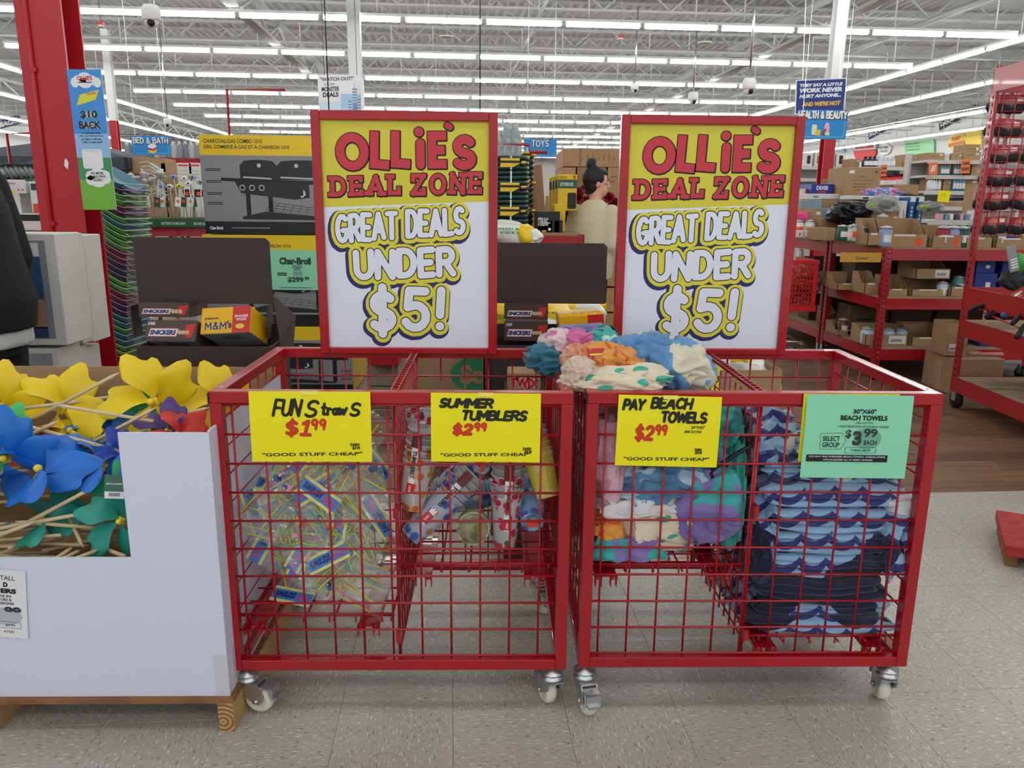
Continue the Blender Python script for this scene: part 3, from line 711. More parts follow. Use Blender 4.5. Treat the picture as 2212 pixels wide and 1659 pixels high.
def wave_mat(name, P=.052, K=60, navy=.62):
    m, nt, b, tc = nmat(name, .95); oi = nt.nodes.new('ShaderNodeObjectInfo')
    wn = nt.nodes.new('ShaderNodeTexNoise'); wn.inputs['Scale'].default_value = 5; ad0 = N(nt, 'VectorMath', 'ADD', tc.outputs['Object'], oi.outputs['Location'])
    nt.links.new(ad0.outputs[0], wn.inputs['Vector']); w = N(nt, 'VectorMath', 'SCALE', wn.outputs[1]); w.inputs['Scale'].default_value = .03
    ad = N(nt, 'VectorMath', 'ADD', ad0.outputs[0], w.outputs[0]); s = N(nt, 'SeparateXYZ', None, ad.outputs[0])
    sc = N(nt, 'Math', 'POWER', N(nt, 'Math', 'ABSOLUTE', N(nt, 'Math', 'SINE', N(nt, 'Math', 'MULTIPLY', s.outputs[0], K).outputs[0]).outputs[0]).outputs[0], .6)
    zz = N(nt, 'Math', 'ADD', s.outputs[2], N(nt, 'Math', 'MULTIPLY', s.outputs[1], .9).outputs[0])
    t = N(nt, 'Math', 'ADD', N(nt, 'Math', 'MULTIPLY', zz.outputs[0], 1/P).outputs[0], N(nt, 'Math', 'MULTIPLY', sc.outputs[0], .42).outputs[0])
    c = cmap(nt, N(nt, 'Math', 'FRACT', t.outputs[0]).outputs[0], [(0, '#9cc4e8'), (.62, '#343a86')])
    n2 = nt.nodes.new('ShaderNodeTexNoise'); n2.inputs['Scale'].default_value = 6.5; n2.inputs['Detail'].default_value = 0; nt.links.new(ad0.outputs[0], n2.inputs['Vector'])
    c2 = mixc(nt, N(nt, 'Math', 'GREATER_THAN', n2.outputs[0], navy).outputs[0], c, '#161b40')
    c2 = mixc(nt, N(nt, 'Math', 'LESS_THAN', n2.outputs[0], .27).outputs[0], c2, '#e6eaf0')
    nt.links.new(c2, b.inputs['Base Color']); terry(nt, b, tc); return m
WAVE = [wave_mat('wave_print_towel', .066, 42, .68), wave_mat('wave_print_towel_b', .06, 42, .58), wave_mat('wave_print_navy', .066, 42, .47)]
LILAC = towel_mat('towel_lilac_teal', [(0, '#7f6bb0'), (.42, '#8f7cc0'), (.5, '#3fb7b4'), (.62, '#37a3a8')], 6)
TEALT = towel_mat('towel_teal', [(0, '#2c8f94'), (.36, '#3fc0b4'), (.7, '#d9f2ee')], 7)
DTEAL = towel_mat('towel_dark_teal', [(0, '#256f86'), (.5, '#2d84a0'), (.72, '#9fd6e0')], 6)
PINKT = towel_mat('towel_pink', [(0, '#e469a8'), (.45, '#ea7cb6'), (.62, '#f2c3d8')], 6)
PALEP = towel_mat('towel_pale_pink', [(0, '#e9c9d2'), (.55, '#efd8dc'), (.72, '#df7fae')], 6)
CORAL = towel_mat('towel_coral_cream', [(0, '#ea9a76'), (.45, '#eeb08e'), (.6, '#f1e0c6')], 6)
ORNG = towel_mat('towel_orange_lattice', [(0, '#e0602c'), (.12, '#f0a13a')], 14, 0, 'grid')
CREAM = towel_mat('towel_cream_leaf', [(0, '#35b79d'), (.30, '#f0e1c4')], 13, 1.2, 'spots')
CREAMP = towel_mat('towel_cream', [(0, '#e6cdb8'), (.5, '#f0dfc8')], 4)
DUCK = towel_mat('towel_blue_cream', [(0, '#5f97cf'), (.46, '#6ba3d8'), (.55, '#ece5cc')], 6, .6)
BLUEG = towel_mat('towel_blue_grey', [(0, '#4d7ea6'), (.5, '#5d8fb8'), (.6, '#bcd3e6')], 7)
PINKB = towel_mat('towel_dusty_pink', [(0, '#d79fb4'), (.5, '#e2b4c2'), (.66, '#c98ba8')], 5)
WHT = towel_mat('towel_white_print', [(0, '#eceaf0'), (.62, '#f0eef2'), (.66, '#d24a7c')], 6)
def crumple(label, c, r, mt, seed, lim=None, yaw=0, tilt=0, amp=.30, folds=4.2, group=None, flop=0, res=1.):
    c = Vector(c); rt = Euler((tilt, 0, yaw)).to_matrix(); sd = Vector((seed*3.17, seed*1.31, seed*.77)); nu, nv = int(84*res), int(44*res)
    fr = Euler((seed, seed*2.1, seed*.6)).to_matrix()
    def fn(u, v):
        th = u*2*PI; ph = PI*(v*.996+.002)
        d = Vector((math.sin(ph)*math.cos(th), math.sin(ph)*math.sin(th), math.cos(ph)))
        q = fr @ d; w = Vector((noise.noise(q*1.3+sd), noise.noise(q*1.3-sd), noise.noise(q*1.7+sd*2)))*.9
        q2 = q+w; q2 = Vector((q2.x*folds*.22, q2.y*folds*.72, q2.z*folds*.4))
        n1 = 1-abs(noise.noise(q2*.62+sd))*2.6
        n2 = 1-abs(noise.noise(q2*1.5+sd*1.7))*2.4
        n0 = noise.noise(q*1.1+sd*3)
        k = 1+amp*n1*.85+amp*n2*.09+n0*.3-.12
        # squarish cross-section so it fills its heap
        p = Vector([math.copysign(abs(x)**.82, x) for x in d])
        p = Vector((p.x*r[0], p.y*r[1], p.z*r[2]))*k
        p = rt @ p
        if flop and p.x > 0: p.z -= flop*(p.x/r[0])**2*r[2]
        p += c
        if lim:
            x0, x1, y0, y1, z0, z1 = lim; e = .004*noise.noise(p*40)
            p = Vector((min(max(p.x, x0+e), x1+e), min(max(p.y, y0+e), y1+e), min(max(p.z, z0+e), z1)))
        return p-c
    b = MB(); vs = [fn(i/nu, j/nv) for j in range(nv+1) for i in range(nu)]
    b.add(vs, [(j*nu+(i+1) % nu, j*nu+i, (j+1)*nu+i, (j+1)*nu+(i+1) % nu) for j in range(nv) for i in range(nu)], mt, True)
    o = b.build('beach_towel', None, c); tag(o, label, 'towel', group)
    return o
def folded(label, x0, x1, y0, y1, z0, h, mt, seed, layers=3, group=None, parent=None):
    """a folded towel: rounded slab whose fold edges face the front"""
    rs = random.Random(seed); nx = 42; cx, cy = (x0+x1)/2, (y0+y1)/2
    sec = []
    for i in range(layers):          # bulging leaves down the front
        for k in range(7):
            a = -PI/2+PI*k/6; sec.append((y0+.018*(1-math.cos(a)), z0+h*(i+.5+.5*math.sin(a))/layers))
    sec += [(y0+(y1-y0)*t, z0+h) for t in (.25, .5, .75)]+[(y1, z0+h*.8), (y1, z0+h*.2)]+[(y0+(y1-y0)*t, z0) for t in (.75, .5, .25)]
    n = len(sec); vs = []
    for i in range(nx+1):
        t = i/nx; x = x0+(x1-x0)*t; e = math.sin(PI*min(1, max(0, t)))**.25 if 0 < t < 1 else .0
        for (y, z) in sec:
            zz = z0+h/2+(z-z0-h/2)*(.35+.65*e); wob = noise.noise(Vector((x*9, z*30, seed)))*.010+noise.noise(Vector((x*14, z*20, seed)))*.004
            vs.append((x+noise.noise(Vector((z*40, y*5, seed)))*.012*(1 if .05 < t < .95 else 2.5)-cx, y+wob+(1-e)*.03-cy, zz+noise.noise(Vector((x*7, y*7, seed)))*.010-z0))
    fs = [(i*n+k, i*n+(k+1) % n, (i+1)*n+(k+1) % n, (i+1)*n+k) for i in range(nx) for k in range(n)]+[tuple(range(n)), tuple(nx*n+k for k in range(n))[::-1]]
    b = MB(); b.add(vs, fs, mt, True); o = b.build('folded_towel', None, (cx, cy, z0)); tag(o, label, 'towel', group); return o
bx, by = B2
LM = (bx+.016, bx+.432, by+.022, by+BD-.03, .408, 1.2)
def at(px, py, Y): return atY(px, py, Y)
# left compartment of the right bin
for lb, px, py, Y, r, mt, sd, yw, tl in (
    ('lilac and teal beach towel at the bottom of the crumpled heap', 1340, 1165, 1.96, (.12, .10, .035), LILAC, 3, 0, 0),
    ('cream beach towel with green leaves hanging lowest in the crumpled heap', 1425, 1125, 1.945, (.115, .06, .075), CREAM, 5, .2, .3),
    ('orange corner of a beach towel low on the left of the heap', 1312, 1135, 1.93, (.045, .05, .04), ORNG, 7, 0, 0),
    ('white beach towel with pink print lying across the heap', 1375, 1080, 1.94, (.11, .07, .035), WHT, 8, .1, .1),
    ('purple and teal starry beach towel on the right of the heap', 1520, 1085, 1.95, (.085, .08, .10), LILAC, 10, .5, 0),
    ('teal beach towel against the divider in the right bin', 1590, 1050, 2.02, (.045, .10, .16), TEALT, 12, 0, 0),
    ('dusty blue beach towel in the middle of the heap', 1400, 1030, 1.97, (.10, .09, .06), BLUEG, 13, .2, 0),
    ('dusty pink beach towel against the left side of the right bin', 1315, 985, 1.97, (.05, .08, .12), PINKB, 15, 0, 0),
    ('light blue printed beach towel under the yellow beach towel card', 1465, 985, 2.0, (.10, .10, .07), BLUEG, 17, .3, 0),
    ('pink and teal beach towel high behind the yellow beach towel card', 1560, 925, 2.06, (.07, .10, .09), TEALT, 19, 0, 0),
    ('pale pink beach towel behind the left half of the yellow card', 1370, 900, 2.1, (.13, .12, .10), PALEP, 21, 0, 0)):
    crumple(lb, at(px, py, Y), r, mt, sd, LM, yw, tl)
for i, (x, y, z) in enumerate(((.15, .35, .50), (.33, .36, .50), (.2, .45, .62))):
    crumple(('crumpled teal beach towel deep in the heap at the back left', 'crumpled pink beach towel deep in the heap beside the divider', 'crumpled blue beach towel deep in the heap near the back grid')[i],
            (bx+x, by+y, z), (.13, .12, .10), (DTEAL, PINKT, BLUEG)[i], 30+i, LM, i, 0, res=.7)
# spilling over the top rails where the two bins meet
for lb, px, py, Y, r, mt, sd, yw, tl, lm in (
    ('dark teal beach towel hanging over the top rail of the left bin', 1205, 778, 2.16, (.085, .06, .035), DTEAL, 41, .2, .2, None),
    ('pink and white beach towel on the left of the towel pile', 1218, 742, 2.20, (.062, .05, .035), PALEP, 43, .6, .1, None),
    ('teal beach towel arching over the top of the towel pile', 1262, 745, 2.30, (.10, .07, .045), DTEAL, 45, .2, 0, None),
    ('bright pink bunched towel in the middle of the towel pile', 1247, 742, 2.19, (.042, .05, .04), PINKT, 46, 0, 0, None),
    ('aqua beach towel with white rays falling down the towel pile', 1305, 772, 2.2, (.055, .07, .065), TEALT, 47, .3, .5, None),
    ('lilac rim of a beach towel at the very top of the pile', 1262, 722, 2.33, (.09, .05, .026), LILAC, 48, .1, 0, None),
    ('coral beach towel folded at the left front of the pile', 1262, 775, 2.08, (.055, .06, .040), CORAL, 49, .2, 0, None),
    ('orange lattice beach towel on the front of the pile', 1318, 782, 2.04, (.068, .06, .045), ORNG, 50, -.2, .4, None),
    ('cream beach towel with green edging along the front rail', 1345, 818, 1.96, (.12, .06, .028), CREAM, 51, -.1, .1, None),
    ('beige looped beach towel over the corner of the right bin', 1255, 805, 1.98, (.042, .05, .034), CREAMP, 52, .2, .1, None),
    ('blue towel with cream ducks rolled open at the right of the pile', 1395, 770, 2.12, (.085, .08, .055), DUCK, 53, .15, .2, None),
    ('blue and cream towel slumped behind the front rail', 1462, 793, 2.08, (.075, .10, .065), DUCK, 55, .5, .3, None),
    ('cream back fold of the towel behind the blue duck towel', 1395, 748, 2.24, (.12, .05, .03), CREAMP, 57, -.25, 0, None)):
    crumple(lb, at(px, py, Y), r, mt, sd, lm, yw, tl, amp=.36, folds=4.8)
b = MB(); b.grid(lambda u, v: ((u-.5)*.05, -.006*math.sin(PI*v), (v-.5)*.10), 4, 6, mat('towel_band_red', '#c62f3c', .5))
for k in range(4): b.rect(-.02, .02, -.04+k*.022, -.034+k*.022, INKY, .0075)
tag(b.build('towel_band', None, at(1292, 790, 2.0), (R(-35), 0, R(12))), 'red printed paper band around the orange lattice towel', 'label')
# hangers
HM = mat('black_plastic', '#15161a', .3)
def hanger(label, pts, r=.005):
    b = MB(); P = [at(*p) for p in pts]; o = P[0]
    # smooth
    Q = []
    for i in range(len(P)-1):
        p0, p1, p2, p3 = P[max(i-1, 0)], P[i], P[i+1], P[min(i+2, len(P)-1)]
        for k in range(5):
            t = k/5; Q.append(.5*((2*p1)+(-p0+p2)*t+(2*p0-5*p1+4*p2-p3)*t*t+(-p0+3*p1-3*p2+p3)*t**3))
    Q.append(P[-1]); b.tube([q-o for q in Q], r, HM, 8); tag(b.build('hanger', None, o), label, 'hanger')
hanger('black plastic hanger hook poking out between the towels and divider', [(1520, 1030, 1.93), (1560, 1000, 1.92), (1600, 975, 1.915), (1625, 960, 1.915), (1628, 945, 1.915), (1610, 940, 1.92), (1598, 950, 1.925)], .0055)
hanger('black plastic hanger with its hook curling down over the teal towel', [(1535, 1020, 1.918), (1545, 1050, 1.915), (1552, 1075, 1.915), (1570, 1085, 1.915), (1580, 1070, 1.915), (1580, 1055, 1.915)], .0045)
hanger('black plastic hanger rising out of the towel pile at the back rail', [(1370, 760, 2.24), (1340, 745, 2.27), (1330, 715, 2.3), (1318, 706, 2.3), (1310, 712, 2.3)], .0055)
# right compartment: folded stack
XA, XB = bx+.475, bx+.845
zz = .200; names = ['bottom', 'second lowest', 'third lowest', 'fourth lowest', 'fifth lowest', 'sixth lowest', 'seventh lowest', 'topmost']
hs_ = [.052, .046, .075, .068, .062, .068, .07, .058]; wm = [1, 0, 2, 0, 0, 0, 0, 0]; fronts = [.035, .045, .03, .035, .032, .03, .035, .05]
for i in range(8):
    folded('folded blue wave print towel, %s in the front stack' % names[i], XA-.0+.012*(i % 3), XB-.03*((i*7) % 3)/2+.02, by+fronts[i], by+.33, zz, hs_[i]-.003, WAVE[wm[i]], 60+i, 3 if hs_[i] > .055 else 2, 'folded towels in the right bin')
    zz += hs_[i]
zz = .200
for i in range(5):
    folded('folded wave print towel in the rear stack, %s' % ('lowest', 'second', 'third', 'fourth', 'uppermost')[i], XA+.05, XB-.02, by+.35, by+.57, zz, .075, WAVE[(i+1) % 3], 80+i, 3, 'folded towels in the right bin'); zz += .082
crumple('crumpled blue wave towel lying on top at the divider', at(1640, 935, 2.0), (.085, .09, .065), WAVE[0], 91, (bx+.452, bx+.87, by+.02, by+.58, .2, 1.2), .3, 0)
crumple('rumpled navy wave towel under the mint green card', at(1760, 985, 2.02), (.12, .10, .055), WAVE[1], 92, (bx+.452, bx+.87, by+.02, by+.58, .2, 1.2), 0, 0)
crumple('navy wave towel squeezed between the stack and divider', at(1635, 1150, 1.99), (.04, .09, .13), WAVE[2], 93, (bx+.452, bx+.87, by+.02, by+.58, .2, 1.2), 0, 0)
crumple('blue wave towel bulging at the right side of the stack', at(1915, 1150, 1.97), (.045, .10, .11), WAVE[0], 94, (bx+.452, bx+.87, by+.02, by+.58, .2, 1.2), 0, 0)
crumple('navy wave towel pushed down behind the divider at the bottom', at(1600, 1280, 2.15), (.06, .16, .12), WAVE[1], 95, (bx+.452, bx+.87, by+.02, by+.58, .2, 1.2), 0, 0)

# ----------------------------------------------------------------- tumblers
def cupmat(name, base, stops, scale, kind='spots'):
    m, nt, b, tc = nmat(name, .22)
    n = nt.nodes.new('ShaderNodeTexVoronoi'); n.inputs['Scale'].default_value = scale; nt.links.new(tc.outputs['Object'], n.inputs['Vector'])
    c = cmap(nt, n.outputs['Distance'], [(0, stops[0]), (.34, stops[1]), (.44, base)])
    c3 = nt.nodes.new('ShaderNodeTexVoronoi'); c3.inputs['Scale'].default_value = scale*.7; mp = nt.nodes.new('ShaderNodeMapping'); mp.inputs['Location'].default_value = (.3, .2, .5)
    nt.links.new(tc.outputs['Object'], mp.inputs[0]); nt.links.new(mp.outputs[0], c3.inputs['Vector'])
    g = N(nt, 'Math', 'LESS_THAN', c3.outputs['Distance'], .22); c = mixc(nt, g.outputs[0], c, stops[2]) if len(stops) > 2 else c
    nt.links.new(c, b.inputs['Base Color']); b.inputs['Transmission Weight'].default_value = .25; b.inputs['Coat Weight'].default_value = .3
    return m
CUPC = mat('frosted_cup', '#dfe2e4', .25, trans=.45, ior=1.3)
LABW = mat('label_white', '#f2f0ee', .4); LABR = mat('label_red', '#cf2a30', .4); LABD = mat('label_maroon', '#6a1f22', .4); ORS = mat('orange_sticker', '#f2552c', .5)
CP = [cupmat('cup_fruit', '#dfe0e4', ('#e58a3a', '#e9b04a', '#d24a6a'), 38), cupmat('cup_blue_words', '#c9d3e6', ('#3f63b5', '#7f9ade', '#e99a5a'), 30),
      cupmat('cup_watermelon', '#dcdfe2', ('#e0405a', '#e8566c', '#3f8a4a'), 42), cupmat('cup_lemon', '#eddc5a', ('#f6f0a8', '#f4e46c', '#e8c22a'), 34),
      cupmat('cup_ocean', '#8fb4e4', ('#5f55c0', '#49a8c4', '#e6eaf2'), 30), cupmat('cup_olive', '#c9c794', ('#8d9a5a', '#aab06c', '#e6e2b8'), 36)]
def cyl_text(b, t, zc, h, w, r0, m, ang=0):
    """text running down the stack on the side facing local -Y"""
    v, f, (x0, x1, y0, y1) = text2d(t, .03, 0); k = w/(x1-x0); k2 = h/(y1-y0)
    vs = []
    for x, y in v:
        a = ((y-(y0+y1)/2)*k2)/r0+ang; z = zc-(x-(x0+x1)/2)*k; vs.append((r0*math.sin(a), -r0*math.cos(a), z))
    b.add(vs, f, m)
def cyl_patch(b, z0, z1, a0, a1, r0, m, r1=None):
    b.grid(lambda u, v: ((r0+((r1 or r0)-r0)*v)*math.sin(a0+(a1-a0)*u), -(r0+((r1 or r0)-r0)*v)*math.cos(a0+(a1-a0)*u), z0+(z1-z0)*v), 6, 2, m)
def tumblers(label, base, top, mt, ang=0, lab=True):
    base, top = Vector(base), Vector(top); L = (top-base).length; z = (top-base).normalized(); c = Vector((0, 0, CAMH))-base
    y = -(c-z*c.dot(z)).normalized(); x = y.cross(z); M = Matrix((x, y, z)).transposed()
    o = thing('tumbler_stack', label, 'plastic tumblers', base, M.to_euler(), 'stacks of printed tumblers in the left bin')
    r0, r1 = .030, .043; h = min(L*.6, .14)
    b = MB(); b.lathe([(.0, .004), (r0-.004, .004), (r0-.002, 0), (r0, .002), (r1, h), (r1+.0015, h+.002), (r1, h+.004)], mt, 28); b.build('cup', o)
    b = MB(); zz = h
    n = 5; st_ = (L-h)/n
    for i in range(n):
        b.lathe([(r1-.002, zz+.002), (r1-.001, zz+st_-.004), (r1+.0018, zz+st_-.003), (r1+.0018, zz+st_), (r1-.002, zz+st_)], mt if i < 3 or mt is CP[5] else CUPC, 24); zz += st_
    b.lathe([(r1-.0025, zz), (r0, zz-.09)], CUPC if mt is not CP[5] else mt, 24)
    b.build('nested_cups', o)
    MB().box(-.014, .014, -.012, .012, -.0012, -.0004, ORS).build('price_sticker', o)
    if lab:
        b = MB(); rr = lambda z_: (r0+(r1-r0)*min(z_, h)/h)+.0016
        cyl_patch(b, L*.22, L*.97, ang-.22, ang+.22, rr(L*.22), LABW, r1+.0032); cyl_patch(b, L*.80, L*.975, ang-.28, ang+.28, r1+.0038, LABD)
        cyl_patch(b, L*.24, L*.36, ang-.30, ang+.30, rr(L*.3)+.0012, LABR)
        b.build('label_strip', o)
        b = MB(); cyl_text(b, 'TUMBLERS', L*.62, .011, L*.28, r1+.0042, BLACK, ang+.03); cyl_text(b, '6 PIECES', L*.30, .006, L*.08, rr(L*.36)+.003, LABW, ang)
        b.build('label_lettering', o)
    return o
for lb, p, q, Y0_, Y1_, m, an, lab in (
    ('upright stack of fruit print tumblers beside the divider', (890, 1098), (918, 925), 1.94, 1.95, 0, -.35, True),
    ('slanting stack of blue lettered tumblers resting on the shelf', (885, 1160), (1022, 1022), 1.93, 1.99, 1, -.1, True),
    ('upright stack of watermelon print tumblers in the centre', (1090, 1178), (1098, 990), 1.95, 1.96, 2, .1, True),
    ('leaning stack of yellow lemon print tumblers at the right', (1185, 1075), (1145, 925), 1.93, 2.0, 3, 0, False),
    ('blue and purple tumblers with base towards the aisle', (1150, 1130), (1140, 1010), 1.92, 2.16, 4, 0, False),
    ('olive tumbler lying on its side with open mouth forward', (1022, 1120), (1022, 1142), 2.13, 1.93, 5, 0, False),
    ('pale stack of tumblers behind the slanting stack', (1040, 1000), (960, 1060), 1.99, 2.16, 1, 0, False),
    ('pink watermelon tumblers standing behind the yellow tumbler card', (915, 950), (903, 870), 2.12, 2.16, 2, .1, True),
    ('teal tumblers lying at the back of the tumbler shelf', (960, 1090), (1075, 1060), 2.25, 2.28, 4, 0, False)):
    tumblers(lb, at(*p, Y0_), at(*q, Y1_), CP[m], an, lab)

# ----------------------------------------------------------------- straw packets
FILM = bpy.data.materials.new('clear_film'); FILM.use_nodes = True; nt = FILM.node_tree; pb = nt.nodes['Principled BSDF']
pb.inputs['Base Color'].default_value = (.8, .85, .8, 1); pb.inputs['Roughness'].default_value = .06; pb.inputs['Alpha'].default_value = .10; pb.inputs['Specular IOR Level'].default_value = 1.0; pb.inputs['IOR'].default_value = 1.9
SC = [mat('straw_'+n, c, .25, trans=.25) for n, c in (('lime', '#c8e63a'), ('pink', '#ee5f8f'), ('aqua', '#49c0c8'), ('yellow', '#efe04a'), ('orange', '#f08a3c'))]
HB, HB2, HY = mat('header_blue', '#3f86cf', .35), mat('header_pale', '#d6e6f2', .35), mat('header_yellow', '#f2dd3a', .35)
HP, HN = mat('header_pink', '#d83a8c', .4), mat('header_navy', '#272a6e', .4)
CH = [mat('charm_'+n, c, .4) for n, c in (('green', '#2fae3f'), ('red', '#d8262e'), ('pink', '#ef9ab8'), ('blue', '#2f63b5'), ('yellow', '#f4cf2f'), ('navy', '#23264a'))]
def straw_pack(seed):
    rs = random.Random(seed); o = bpy.data.objects.new('straw_packet', None); COL.objects.link(o)
    w, h = .12, .235
    b = MB()
    def f(s):
        def g(u, v):
            e = math.sin(PI*u)**.5*math.sin(PI*min(1, v*1.02+.0))**.45 if 0 < u < 1 and 0 < v < 1 else 0
            x, z = (u-.5)*w, (v-1)*h
            n = noise.noise(Vector((x*38, z*20, seed+s)))*.010+(1-abs(noise.noise(Vector((x*60+z*40, z*50, seed*3+s)))*2))*.006
            return (x+noise.noise(Vector((z*25, 1, seed)))*.006, s*(.010*e+n*(.3+.7*e)), z)
        return g
    b.grid(f(-1), 16, 26, FILM, False); b.grid(f(1), 10, 14, FILM, False); b.build('clear_bag', o)
    for k in range(6):
        m = SC[(0, 0, 3, 2, 1, 0, 3, 4)[rs.randrange(8)]]; x = -.042+k*.016+rs.uniform(-.005, .005); a = rs.uniform(-.22, .22); y = rs.uniform(-.005, .005)
        pts = [(x+a*t*.19, y, -.02-.19*t) for t in (0, .3)]
        base = pts[-1]; kind = rs.random()
        if kind < .5:
            for t in range(14): an = t*1.05; pts.append((base[0]+.010*math.sin(an), y+.006*math.cos(an), base[2]-.004*t-.006))
            pts.append((base[0]+a*.05, y, -.215))
        else: pts.append((x+a*.19, y, -.21))
        MB().tube(pts, .0026, m, 6, False).build('straw', o)
        if k in (1, 4, 6):
            q = pts[1]; b = MB(); c1, c2 = CH[rs.randrange(6)], CH[rs.randrange(6)]
            b.ball((q[0], q[1]-.004, q[2]-.01), .013, c1, 10, 6, (1, .35, .8)); b.ball((q[0]+.005, q[1]-.007, q[2]-.006), .007, c2, 8, 5, (1, .4, .9)); b.ball((q[0]+.004, q[1]-.010, q[2]-.002), .0028, PAPER, 6, 4); b.build('charm', o)
    b = MB(); b.box(-w/2, w/2, -.0012, .0012, -.002, .044, HB2); b.box(-w/2, w/2, -.0014, -.0012, .006, .036, HB)
    for zc in (.002, .040):
        b.grid(lambda u, v: ((u-.5)*w, -.0017, zc+(v-.5)*.005+.002*math.sin(u*22)), 16, 1, HY)
    b.build('header_card', o)
    b = MB(); b.text('FUN', -.052, -.016, .012, .032, HP, .0022, bold=.03, shear=.1); b.text('straws', -.010, .050, .011, .033, HN, .0022, bold=.03, shear=.1, fit=True); b.build('header_lettering', o)
    return o
PK = [straw_pack(i) for i in (1, 2, 3, 4)]
rs = random.Random(9)
spots = [(800, 1255, 1.90, 62, 'lowest and nearest the divider'), (760, 1215, 1.93, 70, 'just left of the lowest one'), (640, 1290, 1.98, 176, 'lying flat on the shelf at the lower left'),
 (690, 1070, 1.93, 30, 'in the middle with its header slanting up'), (820, 1000, 1.94, 55, 'at the upper right beside the divider'), (590, 1000, 1.97, -35, 'below the left edge of the yellow straw card'),
 (560, 1100, 1.95, 110, 'against the left grid halfway down'), (620, 1150, 1.92, -100, 'on the left with its straws pointing right'), (760, 1060, 1.90, 150, 'in the middle right at the grid'),
 (700, 1190, 1.91, -150, 'in the centre low down'), (840, 1130, 1.95, -60, 'against the divider halfway up'), (560, 1200, 1.99, 60, 'in the lower left corner'), (800, 955, 2.05, 15, 'at the top behind the card'),
 (700, 985, 2.02, -10, 'behind the bottom of the yellow straw card'), (640, 1060, 2.0, 100, 'second layer on the left'), (770, 1150, 2.02, -30, 'second layer in the centre'), (820, 1200, 2.06, 80, 'second layer at the right'),
 (600, 1260, 2.08, 20, 'rear left of the shelf'), (720, 1120, 2.12, -70, 'deep in the middle of the pile'), (840, 1060, 2.15, 40, 'deep at the right of the pile'), (570, 1040, 2.1, 160, 'deep at the left of the pile'),
 (720, 1260, 2.1, -120, 'deep at the bottom of the pile'), (660, 940, 2.2, 45, 'at the back top of the pile'), (800, 1010, 2.28, -45, 'at the rear near the back grid')]
for i, (px, py, Y, ang, lb) in enumerate(spots):
    p = at(px, py, Y); src = PK[i % 4]; o = src if i < 4 else dup(src)
    o.rotation_mode = 'XYZ'
    Rm = Matrix.Rotation(R(rs.uniform(-14, 14)), 3, 'Z') @ Matrix.Rotation(R(rs.uniform(-30, -6) if i != 2 else -60), 3, 'X') @ Matrix.Rotation(R(-ang), 3, 'Y')
    o.rotation_euler = Rm.to_euler(); q = Vector(p)
    # keep the whole packet inside its compartment
    cs = [Rm @ Vector((x, y, z)) for x in (-.06, .06) for z in (-.235, .044) for y in (-.012, .012)]
    lo = Vector([min(c[k] for c in cs) for k in range(3)]); hi = Vector([max(c[k] for c in cs) for k in range(3)])
    x0, x1, y0, y1, z0 = B1[0]+.02, B1[0]+.435, B1[1]+.02, B1[1]+.58, .268
    q.x = min(max(q.x, x0-lo.x), x1-hi.x) if hi.x-lo.x < x1-x0 else q.x; q.y = min(max(q.y, y0-lo.y), y1-hi.y); q.z = max(q.z, z0-lo.z)
    o.location = q; o['label'] = 'clear packet of coloured straws, '+lb; o['category'] = 'straw packet'; o['group'] = 'packets of fun straws in the left bin'
# ================================================================= WHITE DISPLAY BOX WITH PINWHEELS
YF, YB = 1.80, 2.50
XR_ = X_(474, 1220, YF); XL_ = XR_-1.14; ZB, ZT = .097, .805; ZO = Z_(200, 1205, YF)
WB = mat('white_cardboard', '#d9dbee', .55)
o = thing('display_box', 'big white cardboard display box full of pinwheels on a pallet', 'display box', (XL_, YF, ZB))
w, d, h = XR_-XL_, YB-YF, ZT-ZB; tk = .006; pc = .215
b = MB(); op = ZO-ZB
b.box(0, w, 0, tk, 0, op, WB); b.box(0, pc, 0, tk, op, h, WB); b.box(w-pc, w, 0, tk, op, h, WB)
b.build('front_panel', o)
b = MB(); b.box(w-tk, w, tk+.003, d, 0, h+.004, WB); b.build('side_panel', o)
b = MB(); b.box(0, tk, tk+.003, d, 0, h+.004, WB); b.build('side_panel', o)
b = MB(); b.box(0, w, d, d+tk, 0, h+.012, CARD); b.build('back_panel', o)
b = MB(); b.box(tk, w-tk, tk, tk+.002, 0, op-.002, CARD2); b.box(w-tk-.002, w-tk, tk+.01, d, 0, h, CARD2); b.box(tk, tk+.002, tk+.01, d, 0, h, CARD2)
b.box(tk, w-tk, tk, d, .27, .275, CARD2); b.build('brown_lining', o)
b = MB(); b.box(w-.001, w+.0006, .04, .12, .0, .12, mat('clear_tape_strip', '#cfcfd8', .15)); b.box(w-.035, w-.002, -.0006, 0, .0, .12, mat('clear_tape_strip', '#cfcfd8', .15)); b.build('tape', o)
# pallet
WOODP = mat('pallet_wood', '#c09a6a', .8, vary=.12, vscale=6); WOODD = mat('pallet_wood_dark', '#8a5f3c', .8, vary=.2, vscale=9)
endm, nt, bb_, tc = nmat('pallet_end_grain', .85)
wv = nt.nodes.new('ShaderNodeTexWave'); wv.wave_type = 'RINGS'; wv.rings_direction = 'Y'; wv.inputs['Scale'].default_value = 26; wv.inputs['Distortion'].default_value = 2
mp = nt.nodes.new('ShaderNodeMapping'); mp.inputs['Location'].default_value = (-.012, 0, -.03); nt.links.new(tc.outputs['Object'], mp.inputs[0]); nt.links.new(mp.outputs[0], wv.inputs['Vector'])
nt.links.new(mixc(nt, wv.outputs[0], '#7f5634', '#c9a06c'), bb_.inputs['Base Color'])
o = thing('pallet', 'wooden pallet under the white pinwheel display box', 'pallet', (XL_, YF-.012, 0))
b = MB(); 
for i in range(6): MB().box(.0, w+.012, i*.125, i*.125+.10, .083, .096, WOODD).build('deck_board', o)
